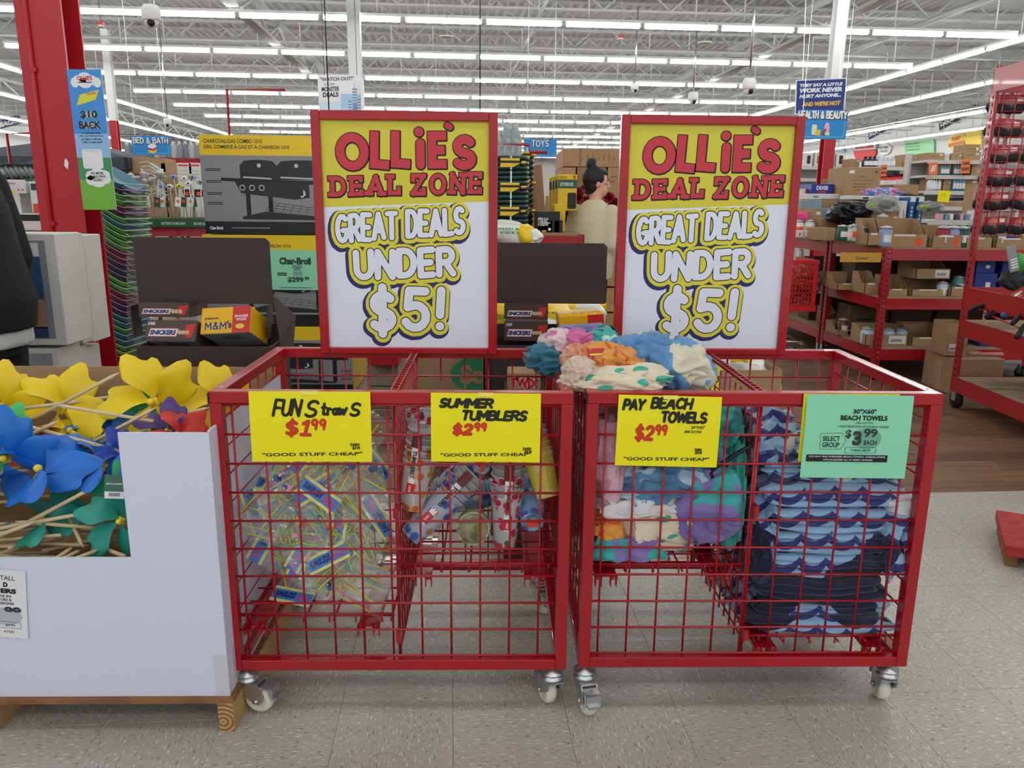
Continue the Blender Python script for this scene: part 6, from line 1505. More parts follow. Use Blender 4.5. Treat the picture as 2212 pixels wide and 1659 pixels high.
# yellow and black tool cartons, roses
def tool(g, w, h): g.rect(0, w, h*.62, h*.86, mat('tool_green', '#2f5a44', .5), .001); g.text('50 FT POWER HOSE', w*.12, w*.8, h*.68, h*.78, PAPER, .002, bold=.02); g.rrect(w*.52, w*.98, h*.05, h*.5, w*.1, BK, .002); g.rect(w*.8, w*.92, h*.88, h*.97, MMR, .002); g.text('STERLING', w*.08, w*.45, h*.89, h*.95, BK, .002)
for i in range(4): carton('yellow tool carton standing upright by the roses, %s' % ('front one with the green band', 'second behind it', 'third behind it', 'rearmost')[i], 1204-i*6, 377+i*2, 1247-i*6, 455, 6.2+i*.09, .07, mat('tool_yellow', '#e2bb18', .45), gfx=tool, group='upright yellow tool cartons')
for i in range(2): carton('yellow tool carton in the lower row, %s one' % ('front', 'rear')[i], 1196-i*5, 440, 1222-i*5, 503, 6.0+i*.1, .08, mat('tool_yellow', '#e2bb18', .45), group='upright yellow tool cartons')
carton('flat black carton lettered STERLING on the red table', 1158, 457, 1210, 474, 5.9, .25, GK, gfx=lambda g, w, h: g.text('STERLING', w*.08, w*.5, h*.3, h*.7, PAPER, .001, bold=.03))
carton('square black carton with white print under the flat one', 1160, 476, 1194, 508, 5.9, .25, mat('dark_green_black', '#1f2f2a', .5), gfx=lambda g, w, h: (g.text('STERLING', w*.25, w*.85, h*.72, h*.84, PAPER, .001, bold=.03), g.rect(w*.3, w*.6, 0, h*.18, mat('amber_print', '#c9962a', .5), .001), g.disc(w*.8, h*.25, w*.1, PAPER, .001, 12)))
carton('black carton beside the roses on the red table', 1196, 476, 1216, 508, 5.9, .25, GK)
ROSE = mat('rose_red', '#8f0f24', .75, vary=.25, vscale=30); LEAF = mat('leaf_green', '#22402c', .7)
rs = random.Random(8); rose = None
RP = [(1218, 428), (1232, 420), (1245, 432), (1255, 425), (1268, 418), (1210, 440), (1228, 444), (1240, 450), (1258, 442), (1212, 470), (1222, 480), (1232, 468), (1205, 486), (1218, 496), (1230, 494), (1240, 480), (1226, 508), (1238, 505), (1318, 432), (1326, 445), (1322, 462), (1250, 460), (1246, 500)]
for i, (px, py) in enumerate(RP):
    p = atY(px, py, 6.55+rs.random()*.3 if px < 1300 else 7.2)
    if rose is None:
        rose = thing('artificial_rose', 'x', 'flower', p, group='bunch of red artificial roses'); b = MB()
        for L in range(3):
            for k in range(5):
                a = 2*PI*k/5+L*.6; q = (.030-.010*L, .035-.008*L); b.grid(lambda u, v: ((q[0]*v+.006)*math.cos(a+(u-.5)*1.5), (q[0]*v+.006)*math.sin(a+(u-.5)*1.5), .035*v**.7+.008*L-.01*math.sin(PI*u)*0+.012*v*v*(1 if L == 0 else 0)*-1), 4, 3, ROSE)
        b.build('bloom', rose); b = MB(); b.tube([(0, 0, 0), (.005, 0, -.06), (0, .01, -.11)], .004, LEAF, 5)
        for k in range(3): a = k*2.1; b.grid(lambda u, v: (.06*v*math.cos(a)+(u-.5)*.03*math.sin(PI*v)*math.sin(a), .06*v*math.sin(a)-(u-.5)*.03*math.sin(PI*v)*math.cos(a), -.03-.03*v), 2, 3, LEAF)
        b.build('stem', rose); o = rose
    else: o = dup(rose, p, (R(rs.uniform(20, 60)), R(rs.uniform(-25, 25)), R(rs.uniform(-70, 70))))
    o.scale = (1.5,)*3
    o['label'] = ('red artificial rose right of the person in beige, %s bloom' if px > 1300 else 'red artificial rose left of the person in beige, %s bloom') % ordn(i+1)
# cardboard wall behind
CARDX = [mat('cardboard_b', '#a98663', .85, vary=.05), mat('cardboard_c', '#94704f', .85, vary=.05)]
def big(g, w, h): g.rect(w*.28, w*.30, 0, h, CARDD, .001); [g.rect(w*(.32+.09*k), w*(.335+.09*k), h*.35, h*(.6+.1*(k % 3)), CARDD, .001) for k in range(7)]
for a_ in (('long cardboard carton on top of the carton wall behind the person', 1216, 322, 1345, 360, 8.0, 1.0, 0, big), ('square cardboard carton behind the head of the person', 1245, 362, 1310, 432, 8.0, 1.0, 1, boxprint(11)),
           ('cardboard carton at the left of the carton wall', 1212, 362, 1244, 430, 8.0, .9, 0, None), ('cardboard carton at the right edge of the carton wall', 1311, 362, 1345, 432, 8.0, .9, 0, boxprint(3)),
           ('lower cardboard carton in the wall behind the roses', 1212, 433, 1290, 505, 8.0, .9, 1, boxprint(5)), ('lower right cardboard carton in the wall behind the person', 1291, 433, 1345, 505, 8.0, .9, 0, None)):
    carton(*a_[:7], CARDX[a_[7]], gfx=a_[8], group='wall of cardboard cartons')
o = thing('pallet', 'wooden pallet stack under the wall of cardboard cartons', 'pallet', (atY(1212, 505, 8.0).x, 8.0, 0)); zt = atY(1250, 505, 8.0).z
for z in range(4): MB().box(0, 1.1, 0, .9, z*zt/4, z*zt/4+zt/4-.02, WOODP).build('pallet_layer', o)
for i, (x0, y0, x1, y1, tl) in enumerate(((1155, 366, 1196, 500, -8), (1170, 352, 1210, 498, -5), (1152, 420, 1190, 500, 4))):
    a = atY(x0+8, y1, 7.2); c = atY(x1, y0, 7.2); o = thing('cardboard_sheet', 'flattened cardboard sheet leaning behind the hoses, %s' % ('left one', 'tallest one', 'lowest one')[i], 'cardboard', (a.x, 7.2+i*.12, 0), (R(-5), R(tl), 0), 'leaning cardboard sheets')
    b = MB(); b.box(0, c.x-a.x, 0, .03, 0, c.z, CARDX[i % 2]); b.build('sheet', o)
# folded umbrellas / covers above hoses
for i, (px, py0, py1, m) in enumerate(((1095, 262, 330, mat('cover_grey', '#9aa5a6', .45, vary=.25, vscale=30)), (1112, 264, 330, mat('cover_grey', '#9aa5a6', .45, vary=.25, vscale=30)), (1122, 292, 330, mat('tan_post', '#c9a46a', .6)), (1078, 285, 335, mat('cover_grey', '#9aa5a6', .45, vary=.25, vscale=30)))):
    a, c = atY(px, py1, 6.6), atY(px, py0, 6.6); hh = c.z; r = .045 if i != 2 else .02; o = thing('patio_umbrella', 'folded %s behind the hoses, %s' % ('umbrella in a clear sleeve' if i != 2 else 'tan umbrella pole', ('left of the tallest pair', 'right of the tallest pair', 'thin one at the right', 'far left by the sign frame')[i]), 'umbrella', (a.x, 6.6, 0))
    b = MB(); b.lathe([(.0, hh), (.02, hh-.01), (r, hh-.10), (r*1.15, hh-.3), (r*.9, hh-.7), (.0, hh-.75)], m, 12); b.build('canopy', o); MB().tube([(0, 0, 0), (0, 0, hh-.7)], .018, GS, 8).build('pole', o)
rail([(atY(1070, 310, 5.9).x, 5.9, 0), atY(1070, 311, 5.9), atY(1143, 313, 5.9), atY(1145, 329, 5.9), atY(1182, 329, 5.9)], 'thin red bent rail above the hose stacks')
P0 = atY(488, 300, 7.2); rail([(P0.x, 7.2, 0), atY(490, 193, 7.2), atY(617, 194, 7.2)], 'tall thin red rail rising behind the top grill carton')
P0 = atY(17, 300, 7.5); rail([(P0.x, 7.5, 0), atY(14, 289, 7.5), atY(80, 287, 7.5)], 'thin red upright rail at the far left above the lanterns')
# WATCH OUT poster on the white column
a, c = atY(690, 262, 12.5), atY(786, 163, 12.5); w, h = c.x-a.x, c.z-a.z
o = thing('poster', 'white poster about monster deals hanging above the left deal sign', 'poster', a)
MB().box(0, w*.93, 0, .01, 0, h, PAPER).build('board', o); MB().box(w*.93, w*.99, -.05, .02, 0, h*.93, PAPER).build('side_board', o)
b = MB(); b.rect(0, w*.93, 0, h*.42, mat('poster_pale_blue', '#cfe2ef', .6), .001); b.rect(w*.48, w*.93, h*.1, h*.6, mat('poster_blue', '#a7cbe4', .6), .002)
for x, zz, ww in ((.74, .72, .10), (.64, .45, .08), (.84, .5, .08)): b.rect(w*x, w*(x+ww), 0, h*zz, mat('poster_tower', '#7d8fb8', .6), .003+x*.001); [b.rect(w*x, w*(x+ww), h*(zz-.06-.06*k), h*(zz-.04-.06*k), PAPER, .005) for k in range(5)]
b.tube([(w*.79, -.004, h*.72), (w*.79, -.004, h*.84)], .004, mat('poster_tower', '#7d8fb8', .6), 4); b.build('printed_art', o)
b = MB()
for t, x0, x1, z0, z1, bo in (('"WATCH OUT!"', .06, .78, .86, .94, .02), ('FOR OUR', .14, .36, .77, .82, 0), ('MONSTER', .08, .46, .64, .74, .03), ('DEALS', .10, .44, .52, .62, .04)): b.text(t, w*x0, w*x1, h*z0, h*z1, BK, .004, bold=bo, rise=.05)
b.build('lettering', o)
b = MB()
for x in (.15, .85): b.tube([(w*x, .005, h), (w*x, .005, HC-.6-a.z)], .005, BK, 4)
b.build('hanging_wire', o)
# thin hanging cables and ceiling gadgets
for i, (px, Y) in enumerate(((707, 7.5), (1037, 7.8))):
    p = atY(px, 150, Y); b = MB(); b.tube([(0, 0, 0), (0, 0, HC-.6-1.6)], .006, BK, 6); tag(b.build('cable', None, (p.x, Y, 1.6)), 'thin dark cable hanging from the ceiling %s' % ('above the left deal sign' if i else 'in front of the monster deals poster'), 'cable')
def dome(label, px, py, Y, sc=1.):
    p = atY(px, py, Y); o = thing('security_camera', label, 'security camera', p); o.scale = (sc,)*3
    b = MB(); b.lathe([(0, .075), (.05, .075), (.065, .05), (.065, -.02), (.055, -.03)], WHITE, 18); b.build('housing', o)
    b = MB(); b.ball((0, -.004, -.028), .05, WHITE, 16, 10); b.build('dome', o); b = MB(); b.ball((.008, -.035, -.045), .028, BK, 12, 8); b.build('lens', o)
    b = MB(); b.tube([(0, 0, .075), (0, 0, (HC-.6-p.z)/sc)], .012, CHROME, 8); b.build('rod', o)
dome('white dome security camera hanging at the upper left', 327, 36, 7.0, 1.15)
dome('white dome camera hanging left of the BED & BATH row lights', 362, 265, 16, 1.1)
dome('white dome camera hanging beyond the right end of the poster row', 1371, 190, 15, 1.1)
dome('white square sensor hanging above the right deal sign, nearer one', 1618, 187, 12, 1.5)
dome('white square sensor hanging above the right deal sign, farther one', 1497, 212, 16, 1.5)
for i, (px, py, Y) in enumerate(((965, 81, 9), (1522, 94, 9), (218, 54, 9), (1340, 82, 10))):
    p = atY(px, py, Y); o = thing('ceiling_fan_vent' if i < 2 else 'alarm_horn', ('round white ceiling vent above the left deal sign', 'round white ceiling vent above the right deal sign', 'small red and white alarm at the upper left', 'small red and white alarm at the upper middle')[i], 'vent' if i < 2 else 'alarm', p)
    if i < 2: b = MB(); b.lathe([(0, 0), (.075, .0), (.075, .012), (0, .014)], WHITE, 20); b.build('disc', o)
    else: b = MB(); b.box(-.03, .03, -.02, .02, .0, .03, MMR); b.build('red_body', o); b = MB(); b.ball((0, 0, -.012), .035, WHITE, 10, 6, (1.1, 1, .5)); b.build('bowl', o)
    b = MB(); b.tube([(0, 0, .01), (0, 0, HC-.6-p.z)], .004, CHROME, 5); b.build('rod', o)
# ================================================================= BACKGROUND, RIGHT
def island(label, X0, Y0, w, d, zs, beam=.085):
    o = thing('shelf_unit', label, 'shelf', (X0, Y0, 0), (0, 0, R(1.5)), 'red steel island shelving')
    for z in zs:
        for (x0, x1, y0, y1) in ((0, w, 0, .015), (0, w, d-.015, d), (0, .015, .015, d-.015), (w-.015, w, .015, d-.015)): 
            b = MB(); b.box(x0, x1, y0, y1, z-beam, z, RED); b.build('beam', o)
        MB().box(.01, w-.01, .01, d-.01, z-.012, z+.012, mat('particle_board', '#a08a6c', .85, vary=.08, vscale=20)).build('deck_board', o); support(o, 0, w, 0, d, z+.012)
    for x in (0, w-.045):
        for y in (-.004, d-.04):
            b = MB(); b.box(x, x+.045, y, y+.004, .12, zs[0]+.012, RED); b.box(x-.004 if x == 0 else x+.045, x if x == 0 else x+.049, y, y+.045, .12, zs[0]+.012, RED)
            z = .15
            while z < zs[0]-.02:
                for xx in (x+.010, x+.028): b.box(xx, xx+.007, y-.001, y, z, z+.016, BLACK)
                for yy in (y+.01, y+.028): b.box(x-.005, x-.004, yy, yy+.007, z+.02, z+.036, BLACK)
                z += .042
            for zz in zs:
                for k in (0, 1): b.ball((x+.022, y-.002, zz-.022-k*.042), .006, CHROME, 6, 4)
            b.build('leg', o)
            b = MB(); b.lathe([(0, -.016), (.05, -.016), (.05, .016), (0, .016)], BLACK, 14, Matrix.Translation((x+.03, y+.04, .05)) @ Matrix.Rotation(PI/2, 4, 'Y')); b.box(x+.008, x+.012, y+.02, y+.06, .05, .12, CHROME); b.box(x+.048, x+.052, y+.02, y+.06, .05, .12, CHROME); b.build('caster', o)
    return o
XI = X_(1903, 650, 6.0)
ZI = (Z_(1915, 538, 6.0), Z_(1905, 645, 6.0), Z_(1890, 755, 6.0))
island('red steel island shelf with candles, nearest corner unit', XI, 6.0, 1.25, .98, ZI)
island('red steel island shelf continuing behind the tall glove rack', XI+1.26, 6.03, 1.5, .98, ZI)
island('red steel island shelf behind the corner unit, reaching behind the sign', XI-.03, 7.02, 1.25, 1.1, ZI)
island('red steel island shelf at the far end behind the right deal sign', XI-.06, 8.16, 1.25, 1.1, ZI)
# jars
GL = mat('jar_glass', '#d8dcdc', .06, trans=.55, ior=1.3); LIDM = mat('jar_lid', '#b9bcbb', .25, .6)
WX = {k: mat('wax_'+k, c, .4) for k, c in (('white', '#ece9e0'), ('green', '#1f5a4a'), ('navy', '#2a3d4c'), ('teal', '#5fa8a0'), ('pale', '#b8d4cc'), ('red', '#a52433'), ('blue', '#93a6cf'), ('cream', '#e2d8bc'), ('ice', '#b4c8dc'), ('maroon', '#6a2f33'))}
jm_ = {}
def jar(label, px, y0, y1, Y, col, group=None, sticker=False, r=None):
    a, c = atY(px, y1, Y), atY(px, y0, Y); a.z = snap(a.x, Y, a.z, .25 if Y > 6.3 else .09); h = c.z-a.z; r = min(r or h*.36, .05)
    o = thing('candle_jar', label, 'candle', (a.x, Y, a.z), (0, 0, 0), group)
    b = MB(); b.lathe([(.0, 0), (r*.95, 0), (r, h*.05), (r, h*.72), (r*.8, h*.80), (r*.8, h*.84)], WX[col], 14); b.build('filled_glass', o)
    b = MB(); b.lathe([(r*.82, h*.84), (r*.92, h*.86), (r*.92, h*.93), (r*.6, h*.96), (r*.3, h*.97), (r*.35, h), (0, h)], LIDM, 14); b.build('lid', o)
    b = MB(); b.grid(lambda u, v: (r*1.01*math.sin((u-.5)*1.3), -r*1.01*math.cos((u-.5)*1.3), h*(.22+.35*v)), 6, 1, PAPER if not sticker else ORS); b.build('label', o)
    return o
TS = [(1722, 474, 510, 'white', 'white candle jar nearest the right deal sign frame'), (1747, 474, 506, 'white', 'white candle jar second from the right deal sign'), (1818, 485, 519, 'green', 'dark green candle jar with a white lid on the top shelf'),
      (1831, 487, 519, 'cream', 'cream candle jar between the green and pale jars'), (1843, 483, 521, 'pale', 'tall pale teal candle jar on the top shelf'), (1862, 488, 523, 'navy', 'dark navy candle jar right of the pale one'), (1856, 474, 487, 'white', 'small white lidded jar stacked on the pale jar'),
      (2036, 487, 512, 'red', 'red candle jar in the third tray of the top shelf'), (2057, 487, 514, 'blue', 'pale blue plant print jar in the third tray'), (2078, 488, 512, 'green', 'green candle jar in the third tray'), (2100, 488, 514, 'teal', 'teal candle jar in the fourth tray beside the rack post'),
      (2155, 490, 532, 'green', 'dark jar seen through the tall rack'), (1912, 487, 514, 'blue', 'small blue jar inside the second tray')]
for px, y0, y1, c, lb in TS: jar(lb, px, y0, y1, 6.12 if 1870 < px else 6.35 if px > 1800 else 6.9, c, 'candle jars on the top shelf', px in (1722, 1843, 2057), r=None if px < 1880 else .05)
def tray(label, x0, y0, x1, y1, Y, d, lip=.45, group='open cardboard trays on the island shelves', slope=True, sticker=False, bar=False):
    """cut-down display carton: full back, sloping sides, low front lip"""
    a, c = atY(x0, y1, Y), atY(x1, y0, Y); w = c.x-a.x; a.z = snap(a.x+w/2, Y+d/2, a.z); h = c.z-a.z; o = thing('cardboard_tray', label, 'cardboard tray', a, (0, 0, 0), group); t_ = .004
    hl = h*lip; b = MB(); b.box(0, w, 0, t_, 0, hl, CARD); b.box(0, w, d-t_, d, 0, h, CARDX[0])
    for x in (0, w-t_):
        P = [(0, 0), (d, 0), (d, h), (d*.62, h), (d*.28, hl), (0, hl)]; b.add([(x, y, z) for y, z in P]+[(x+t_, y, z) for y, z in P], [(0, 1, 2, 3, 4, 5)[::-1], (6, 7, 8, 9, 10, 11)]+[(i, (i+1) % 6, (i+1) % 6+6, i+6) for i in range(6)], CARD)
    b.box(t_, w-t_, t_, d-t_, 0, .004, CARD2); b.build('tray_body', o)
    g = MB()
    if sticker: g.rect(w*.72, w*.86, hl*.1, hl*.7, ORS, .001)
    if bar: g.rect(w*.55, w*.95, hl*.15, hl*.9, PAPER, .001); [g.rect(w*(.6+.03*k), w*(.615+.03*k), hl*.3, hl*.6, BK, .002) for k in range(9)]
    if not bar: g.rect(w*.2, w*.7, hl*.85, hl*1.0, PAPER, .001)
    g.build('printed_front', o); return o
for a_ in (('narrow open tray at the corner of the top shelf', 1873, 472, 1908, 529, 6.1, .25, .45, 0, 0), ('wide open tray in the middle of the top shelf', 1910, 473, 2010, 531, 6.08, .28, .45, 1, 0), ('low open tray with a red and a blue jar on the top shelf', 2012, 488, 2083, 533, 6.07, .28, .55, 1, 0),
           ('open tray behind the tall rack post on the top shelf', 2086, 492, 2148, 534, 6.07, .28, .5, 0, 0), ('open tray at the right end of the top shelf', 2150, 494, 2230, 536, 6.07, .28, .5, 0, 0),
           ('small tray at the left of the middle shelf', 1786, 590, 1826, 618, 6.8, .2, .5, 0, 0), ('tray with a white jar on the middle shelf', 1808, 592, 1868, 630, 6.5, .25, .4, 0, 0), ('deep tray beside the corner post on the middle shelf', 1866, 590, 1902, 640, 6.25, .25, .5, 0, 0),
           ('square tray just right of the corner post on the middle shelf', 1917, 598, 1965, 642, 6.1, .25, .35, 0, 0), ('sloping tray under the labelled one on the middle shelf', 1968, 602, 2050, 644, 6.08, .3, .38, 0, 0), ('tray with a barcode label stacked on another tray', 1978, 560, 2058, 602, 6.1, .3, .5, 0, 1),
           ('small tray left of the tall rack post on the middle shelf', 2052, 618, 2090, 645, 6.07, .2, .9, 0, 0), ('tray of white and blue jars on the bottom shelf', 1808, 700, 1868, 745, 6.6, .28, .45, 0, 0), ('tray with a barcode label on the bottom shelf', 1868, 708, 1964, 750, 6.12, .28, .6, 0, 1),
           ('long sloping tray on the bottom shelf', 1968, 706, 2048, 752, 6.1, .28, .45, 0, 0), ('tray behind the far post on the bottom shelf', 1706, 672, 1732, 692, 8.3, .25, .8, 0, 0), ('dark tray deep on the bottom shelf', 1780, 664, 1812, 700, 7.3, .25, .7, 1, 0)):
    tray(a_[0], *a_[1:6], a_[6], a_[7], sticker=bool(a_[8]), bar=bool(a_[9]))
for i, (px, y0, y1, Y, c) in enumerate(((1866, 596, 617, 6.55, 'white'), (1808, 588, 600, 6.9, 'green'), (2034, 607, 630, 6.12, 'ice'), (2068, 594, 622, 6.25, 'teal'), (2092, 596, 618, 6.25, 'teal'), (1821, 686, 712, 6.66, 'maroon'), (1835, 692, 718, 6.66, 'cream'), (1847, 698, 722, 6.66, 'ice'), (1861, 702, 730, 6.66, 'navy'), (1872, 705, 728, 6.2, 'ice'), (1884, 708, 732, 6.2, 'ice'), (1918, 708, 732, 6.2, 'ice'), (1946, 708, 728, 6.2, 'ice'), (2022, 708, 734, 6.2, 'navy'), (1858, 688, 706, 6.8, 'cream'), (1876, 690, 708, 6.8, 'ice'), (1890, 692, 708, 6.8, 'pale'),
        (1728, 537, 556, 7.5, 'white'), (1745, 537, 558, 7.5, 'white'), (1758, 538, 558, 7.4, 'cream'), (1733, 588, 602, 8.3, 'ice'))):
    jar('%s candle jar in the lower island shelves, %s' % (c, ['inside the middle tray', 'far left of the middle shelf', 'in the sloping middle tray', 'teal pair left', 'teal pair right', 'first on the bottom shelf', 'second on the bottom shelf', 'third on the bottom shelf', 'fourth on the bottom shelf', 'fifth on the bottom shelf', 'sixth on the bottom shelf', 'seventh on the bottom shelf', 'eighth on the bottom shelf', 'ninth on the bottom shelf', 'rear left of the bottom shelf', 'rear middle of the bottom shelf', 'rear right of the bottom shelf', 'nearest the sign under the top shelf', 'second under the top shelf', 'third under the top shelf', 'far back by the sign'][i]), px, y0, y1, Y, c, 'candle jars on the lower island shelves')
DKC = mat('painted_shade_carton', '#5d4a38', .9, vary=.1)  # dark brown that paints in the shade deep inside the island shelves
for i, (lv, x, y, ww, hh) in enumerate(((1, .05, .62, .30, .22), (1, .38, .66, .34, .20), (1, .75, .60, .42, .24), (2, .04, .60, .34, .26), (2, .42, .64, .36, .28), (2, .80, .60, .40, .24), (1, 1.32, .55, .5, .22), (1, 1.9, .55, .5, .2), (2, 1.32, .5, .55, .26), (2, 1.95, .5, .5, .26), (2, .05, 1.5, .5, .28), (1, .05, 1.5, .5, .2), (1, .6, 1.5, .5, .22), (2, .6, 1.5, .5, .3))):  # cartons added behind the goods to make the shelf interior dark
    o = thing('cardboard_box', 'added dark carton painting in shade at the back of the %s island shelf, %s' % (('', 'middle', 'bottom')[lv], ordn(i+1)), 'box', (XI+x, 6.0+y, ZI[lv]+.013), (0, 0, 0), 'added dark cartons at the back of the island shelves')
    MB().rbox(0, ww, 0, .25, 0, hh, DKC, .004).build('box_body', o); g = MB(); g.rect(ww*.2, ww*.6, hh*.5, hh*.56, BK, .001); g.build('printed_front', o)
NB = mat('navy_carton', '#233a86', .5)
for i, (x0, y0, x1, y1, Y) in enumerate(((2104, 590, 2156, 618, 6.12), (2108, 562, 2152, 589, 6.15), (2160, 588, 2215, 618, 6.12), (2164, 560, 2215, 587, 6.15), (2116, 722, 2172, 748, 6.1), (2156, 508, 2200, 534, 6.1))):
    carton('blue carton on the island shelves behind the rack, %s' % ('lower left one', 'opened upper left one', 'lower right one', 'upper right one', 'on the bottom shelf', 'on the top shelf')[i], x0, y0, x1, y1, Y, .2, NB, flaps=(i == 1), gfx=lambda g, w, h: g.rect(w*.5, w*.72, h*.35, h*.6, PAPER, .001), group='blue cartons on the island shelves')
# yellow header card under the top shelf
a, c = atY(1814, 566, 6.02), atY(1905, 546, 6.02); b = MB(); b.box(0, c.x-a.x, 0, .002, 0, c.z-a.z, mat('amber_card', '#c9992e', .5)); q = tag(b.build('header_card', None, a), 'amber yellow header card hanging under the top shelf beam', 'card')
b = MB(); b.text('Summer', .12, .22, .02, .045, BK, .0015); b.build('lettering', q)
# on the top shelf, second row
carton('cardboard carton with tape lying beside the white jars', 1758, 492, 1806, 519, 6.6, .2, CARD, gfx=tapeline)
o, w, h = carton('long cardboard carton under the tilted paper cup', 1772, 473, 1834, 493, 6.85, .2, CARD, gfx=boxprint(9))
a = atY(1798, 466, 6.85); o = thing('paper_cup', 'pale pink paper cup lying on the long carton', 'cup', a, (R(68), 0, R(-20))); b = MB(); b.lathe([(.0, -.04), (.038, -.04), (.05, .045), (.052, .048), (.046, .045), (.0, -.03)], mat('cup_pink', '#efc4bc', .5), 18); b.build('cup', o); b = MB(); b.lathe([(.039, -.02), (.0405, -.02), (.045, .0), (.046, .0)], ORS, 18); b.build('band', o)
crumple('black plastic bag bunched up on the top shelf', at(1838, 462, 6.7), (.17, .14, .09), mat('bag_black', '#15161a', .22), 301, None, .1, 0, .34, 4, res=.8).name = 'plastic_bag'
bpy.data.objects['plastic_bag']['category'] = 'bag'
carton('sky blue carton behind the tilted paper cup', 1755, 450, 1808, 474, 7.2, .2, mat('sky_card', '#6aa8cc', .5)); carton('open cardboard carton left of the black bag', 1725, 450, 1778, 490, 7.0, .3, CARD, flaps=True, gfx=boxprint(2))
carton('open cardboard carton behind the black bag', 1770, 430, 1832, 470, 7.5, .35, CARD, flaps=True)
carton('cardboard carton holding the clear plastic packs', 1884, 455, 1950, 474, 6.6, .3, CARD, gfx=boxprint(4)); carton('open cardboard carton behind the clear packs', 1852, 430, 1886, 472, 7.0, .3, CARDX[1], flaps=True)
jar('row of small white candles on the clear pack carton', 1906, 461, 474, 6.45, 'white')
CLR = mat('clear_pack', '#b9bdb8', .12, alpha=.45, spec=1.)
for i, (px, py, r) in enumerate(((1908, 442, .10), (2010, 447, .07))):
    o = crumple('clear plastic pack with a green piece inside, %s of the blue cartons' % ('left', 'right')[i], at(px, py, 6.55), (r*1.3, .05, r*.6), CLR, 310+i, None, 0, 0, .25, 5, res=.6); o.name = 'plastic_pack'; o['category'] = 'packet'
    b = MB(); b.ball((-r*.8, -.02, .0), .035, mat('lime_plastic', '#9fd63a', .4), 8, 6, (1.4, .5, .6)); b.build('green_tool', o)
    b = MB(); b.ball((r*.3, 0, 0), .06, BLACK, 8, 6, (1.2, .5, .7)); b.build('dark_tool', o)
BB = mat('blue_carton_bright', '#1f5f9c', .5)
for i, x0 in enumerate((1962, 1980)):
    carton('tall blue and white carton on the top shelf, %s of the pair' % ('left', 'right')[i], x0, 426, x0+17, 472, 6.6, .2, BB, gfx=lambda g, w, h: (g.rect(0, w, h*.9, h, PAPER, .001), [g.rect(w*.35, w*.6, h*(.75-.08*k), h*(.80-.08*k), PAPER, .001) for k in range(8)]), group='pair of tall blue cartons')
carton('white carton with a black arc print left of the blue pair', 1942, 434, 1961, 470, 6.58, .2, WC, gfx=lambda g, w, h: g.sdf([(arc(w*.4, h*.5, w*.3, h*.3, 70, -70, 8), w*.04, 'r')], [(BK, 0, 0, 0, .001)]))
for i, x0 in enumerate((1840, 1850, 1860, 1870)): carton('slim white carton standing behind the clear packs, %s' % ('first', 'second', 'third', 'fourth')[i], x0, 427, x0+9, 462, 7.2, .2, WC, group='slim white cartons')
carton('wide white shelf box with black print along the top row', 1840, 424, 1998, 431, 6.9, .25, WC, gfx=lambda g, w, h: [g.rect(w*x, w*(x+.08), h*.2, h*.6, BK, .001) for x in (.15, .3, .75)])
o = crumple('pink and blue soft packs heaped on the white box', at(1905, 418, 7.0), (.17, .08, .045), towel_mat('pink_blue_packs', [(0, '#e0509a'), (.48, '#e8c8e0'), (.55, '#5f9ad8')], 14), 320, None, 0, 0, .3, 5, res=.7); o.name = 'soft_packs'; o['category'] = 'packets'
crumple('black fabric bundle at the right of the soft packs', at(1962, 424, 7.0), (.07, .05, .02), BLACK, 321, None, 0, 0, .3, 4, res=.5).name = 'fabric_bundle'
bpy.data.objects['fabric_bundle']['category'] = 'fabric'
carton('large cardboard carton with black printed lines, beside the red column', 1822, 362, 1905, 426, 7.4, .4, CARD, gfx=lambda g, w, h: (g.text('P.O.: 000000', w*.25, w*.6, h*.66, h*.71, CARDD, .001, bold=.03), g.text('Item No.: ADJUSTABLE', w*.25, w*.75, h*.55, h*.6, CARDD, .001, bold=.03), g.text('Destination: Boston', w*.25, w*.72, h*.43, h*.48, CARDD, .001, bold=.03), g.text('Made in China', w*.25, w*.6, h*.33, h*.38, CARDD, .001, bold=.03), g.text('CTN No.: -- OF 108', w*.25, w*.7, h*.22, h*.27, CARDD, .001, bold=.03), g.text('G', w*.82, w*.89, h*.82, h*.9, BK, .001, bold=.03), g.rect(w*.1, w*.24, h*.8, h*.9, PAPER, .001)))
carton('cardboard carton behind the large printed one', 1808, 385, 1824, 424, 7.6, .4, CARDX[1]); carton('low cardboard carton with a hand lettered front, flaps up', 1927, 399, 1985, 427, 7.4, .3, CARD, flaps=True, gfx=lambda g, w, h: g.text('Rare', w*.4, w*.75, h*.15, h*.6, CARDD, .001, shear=.3))
carton('blue paper plate carton by the red column', 1752, 398, 1802, 419, 7.6, .3, mat('plate_blue', '#20358f', .45), gfx=lambda g, w, h: (g.text('DIXIE', w*.22, w*.74, h*.42, h*.82, PAPER, .001, bold=.05), g.text('ULTRA', w*.28, w*.68, h*.08, h*.32, MMR, .001, bold=.04)))
carton('long white carton under the blue paper plate carton', 1745, 419, 1822, 431, 7.5, .3, WC, gfx=lambda g, w, h: g.rect(w*.15, w*.3, h*.3, h*.7, GRY, .001)); carton('clear storage tub under the long white carton', 1748, 432, 1776, 452, 7.4, .3, mat('tub_clear', '#a9bfcc', .2, alpha=.6))
b = MB(); 
o, w, h = carton('grey shop fitting panel behind the red column', 1790, 368, 1812, 521, 8.2, .05, mat('fitting_grey', '#b5b7b9', .5), name='panel', cat='panel')
crumple('hot pink plush ball at the edge of the deal sign', at(1728, 468, 7.0), (.075, .06, .05), mat('hot_pink', '#e8508c', .8), 330, None, 0, 0, .1, 2, res=.4).name = 'plush_ball'
bpy.data.objects['plush_ball']['category'] = 'toy'
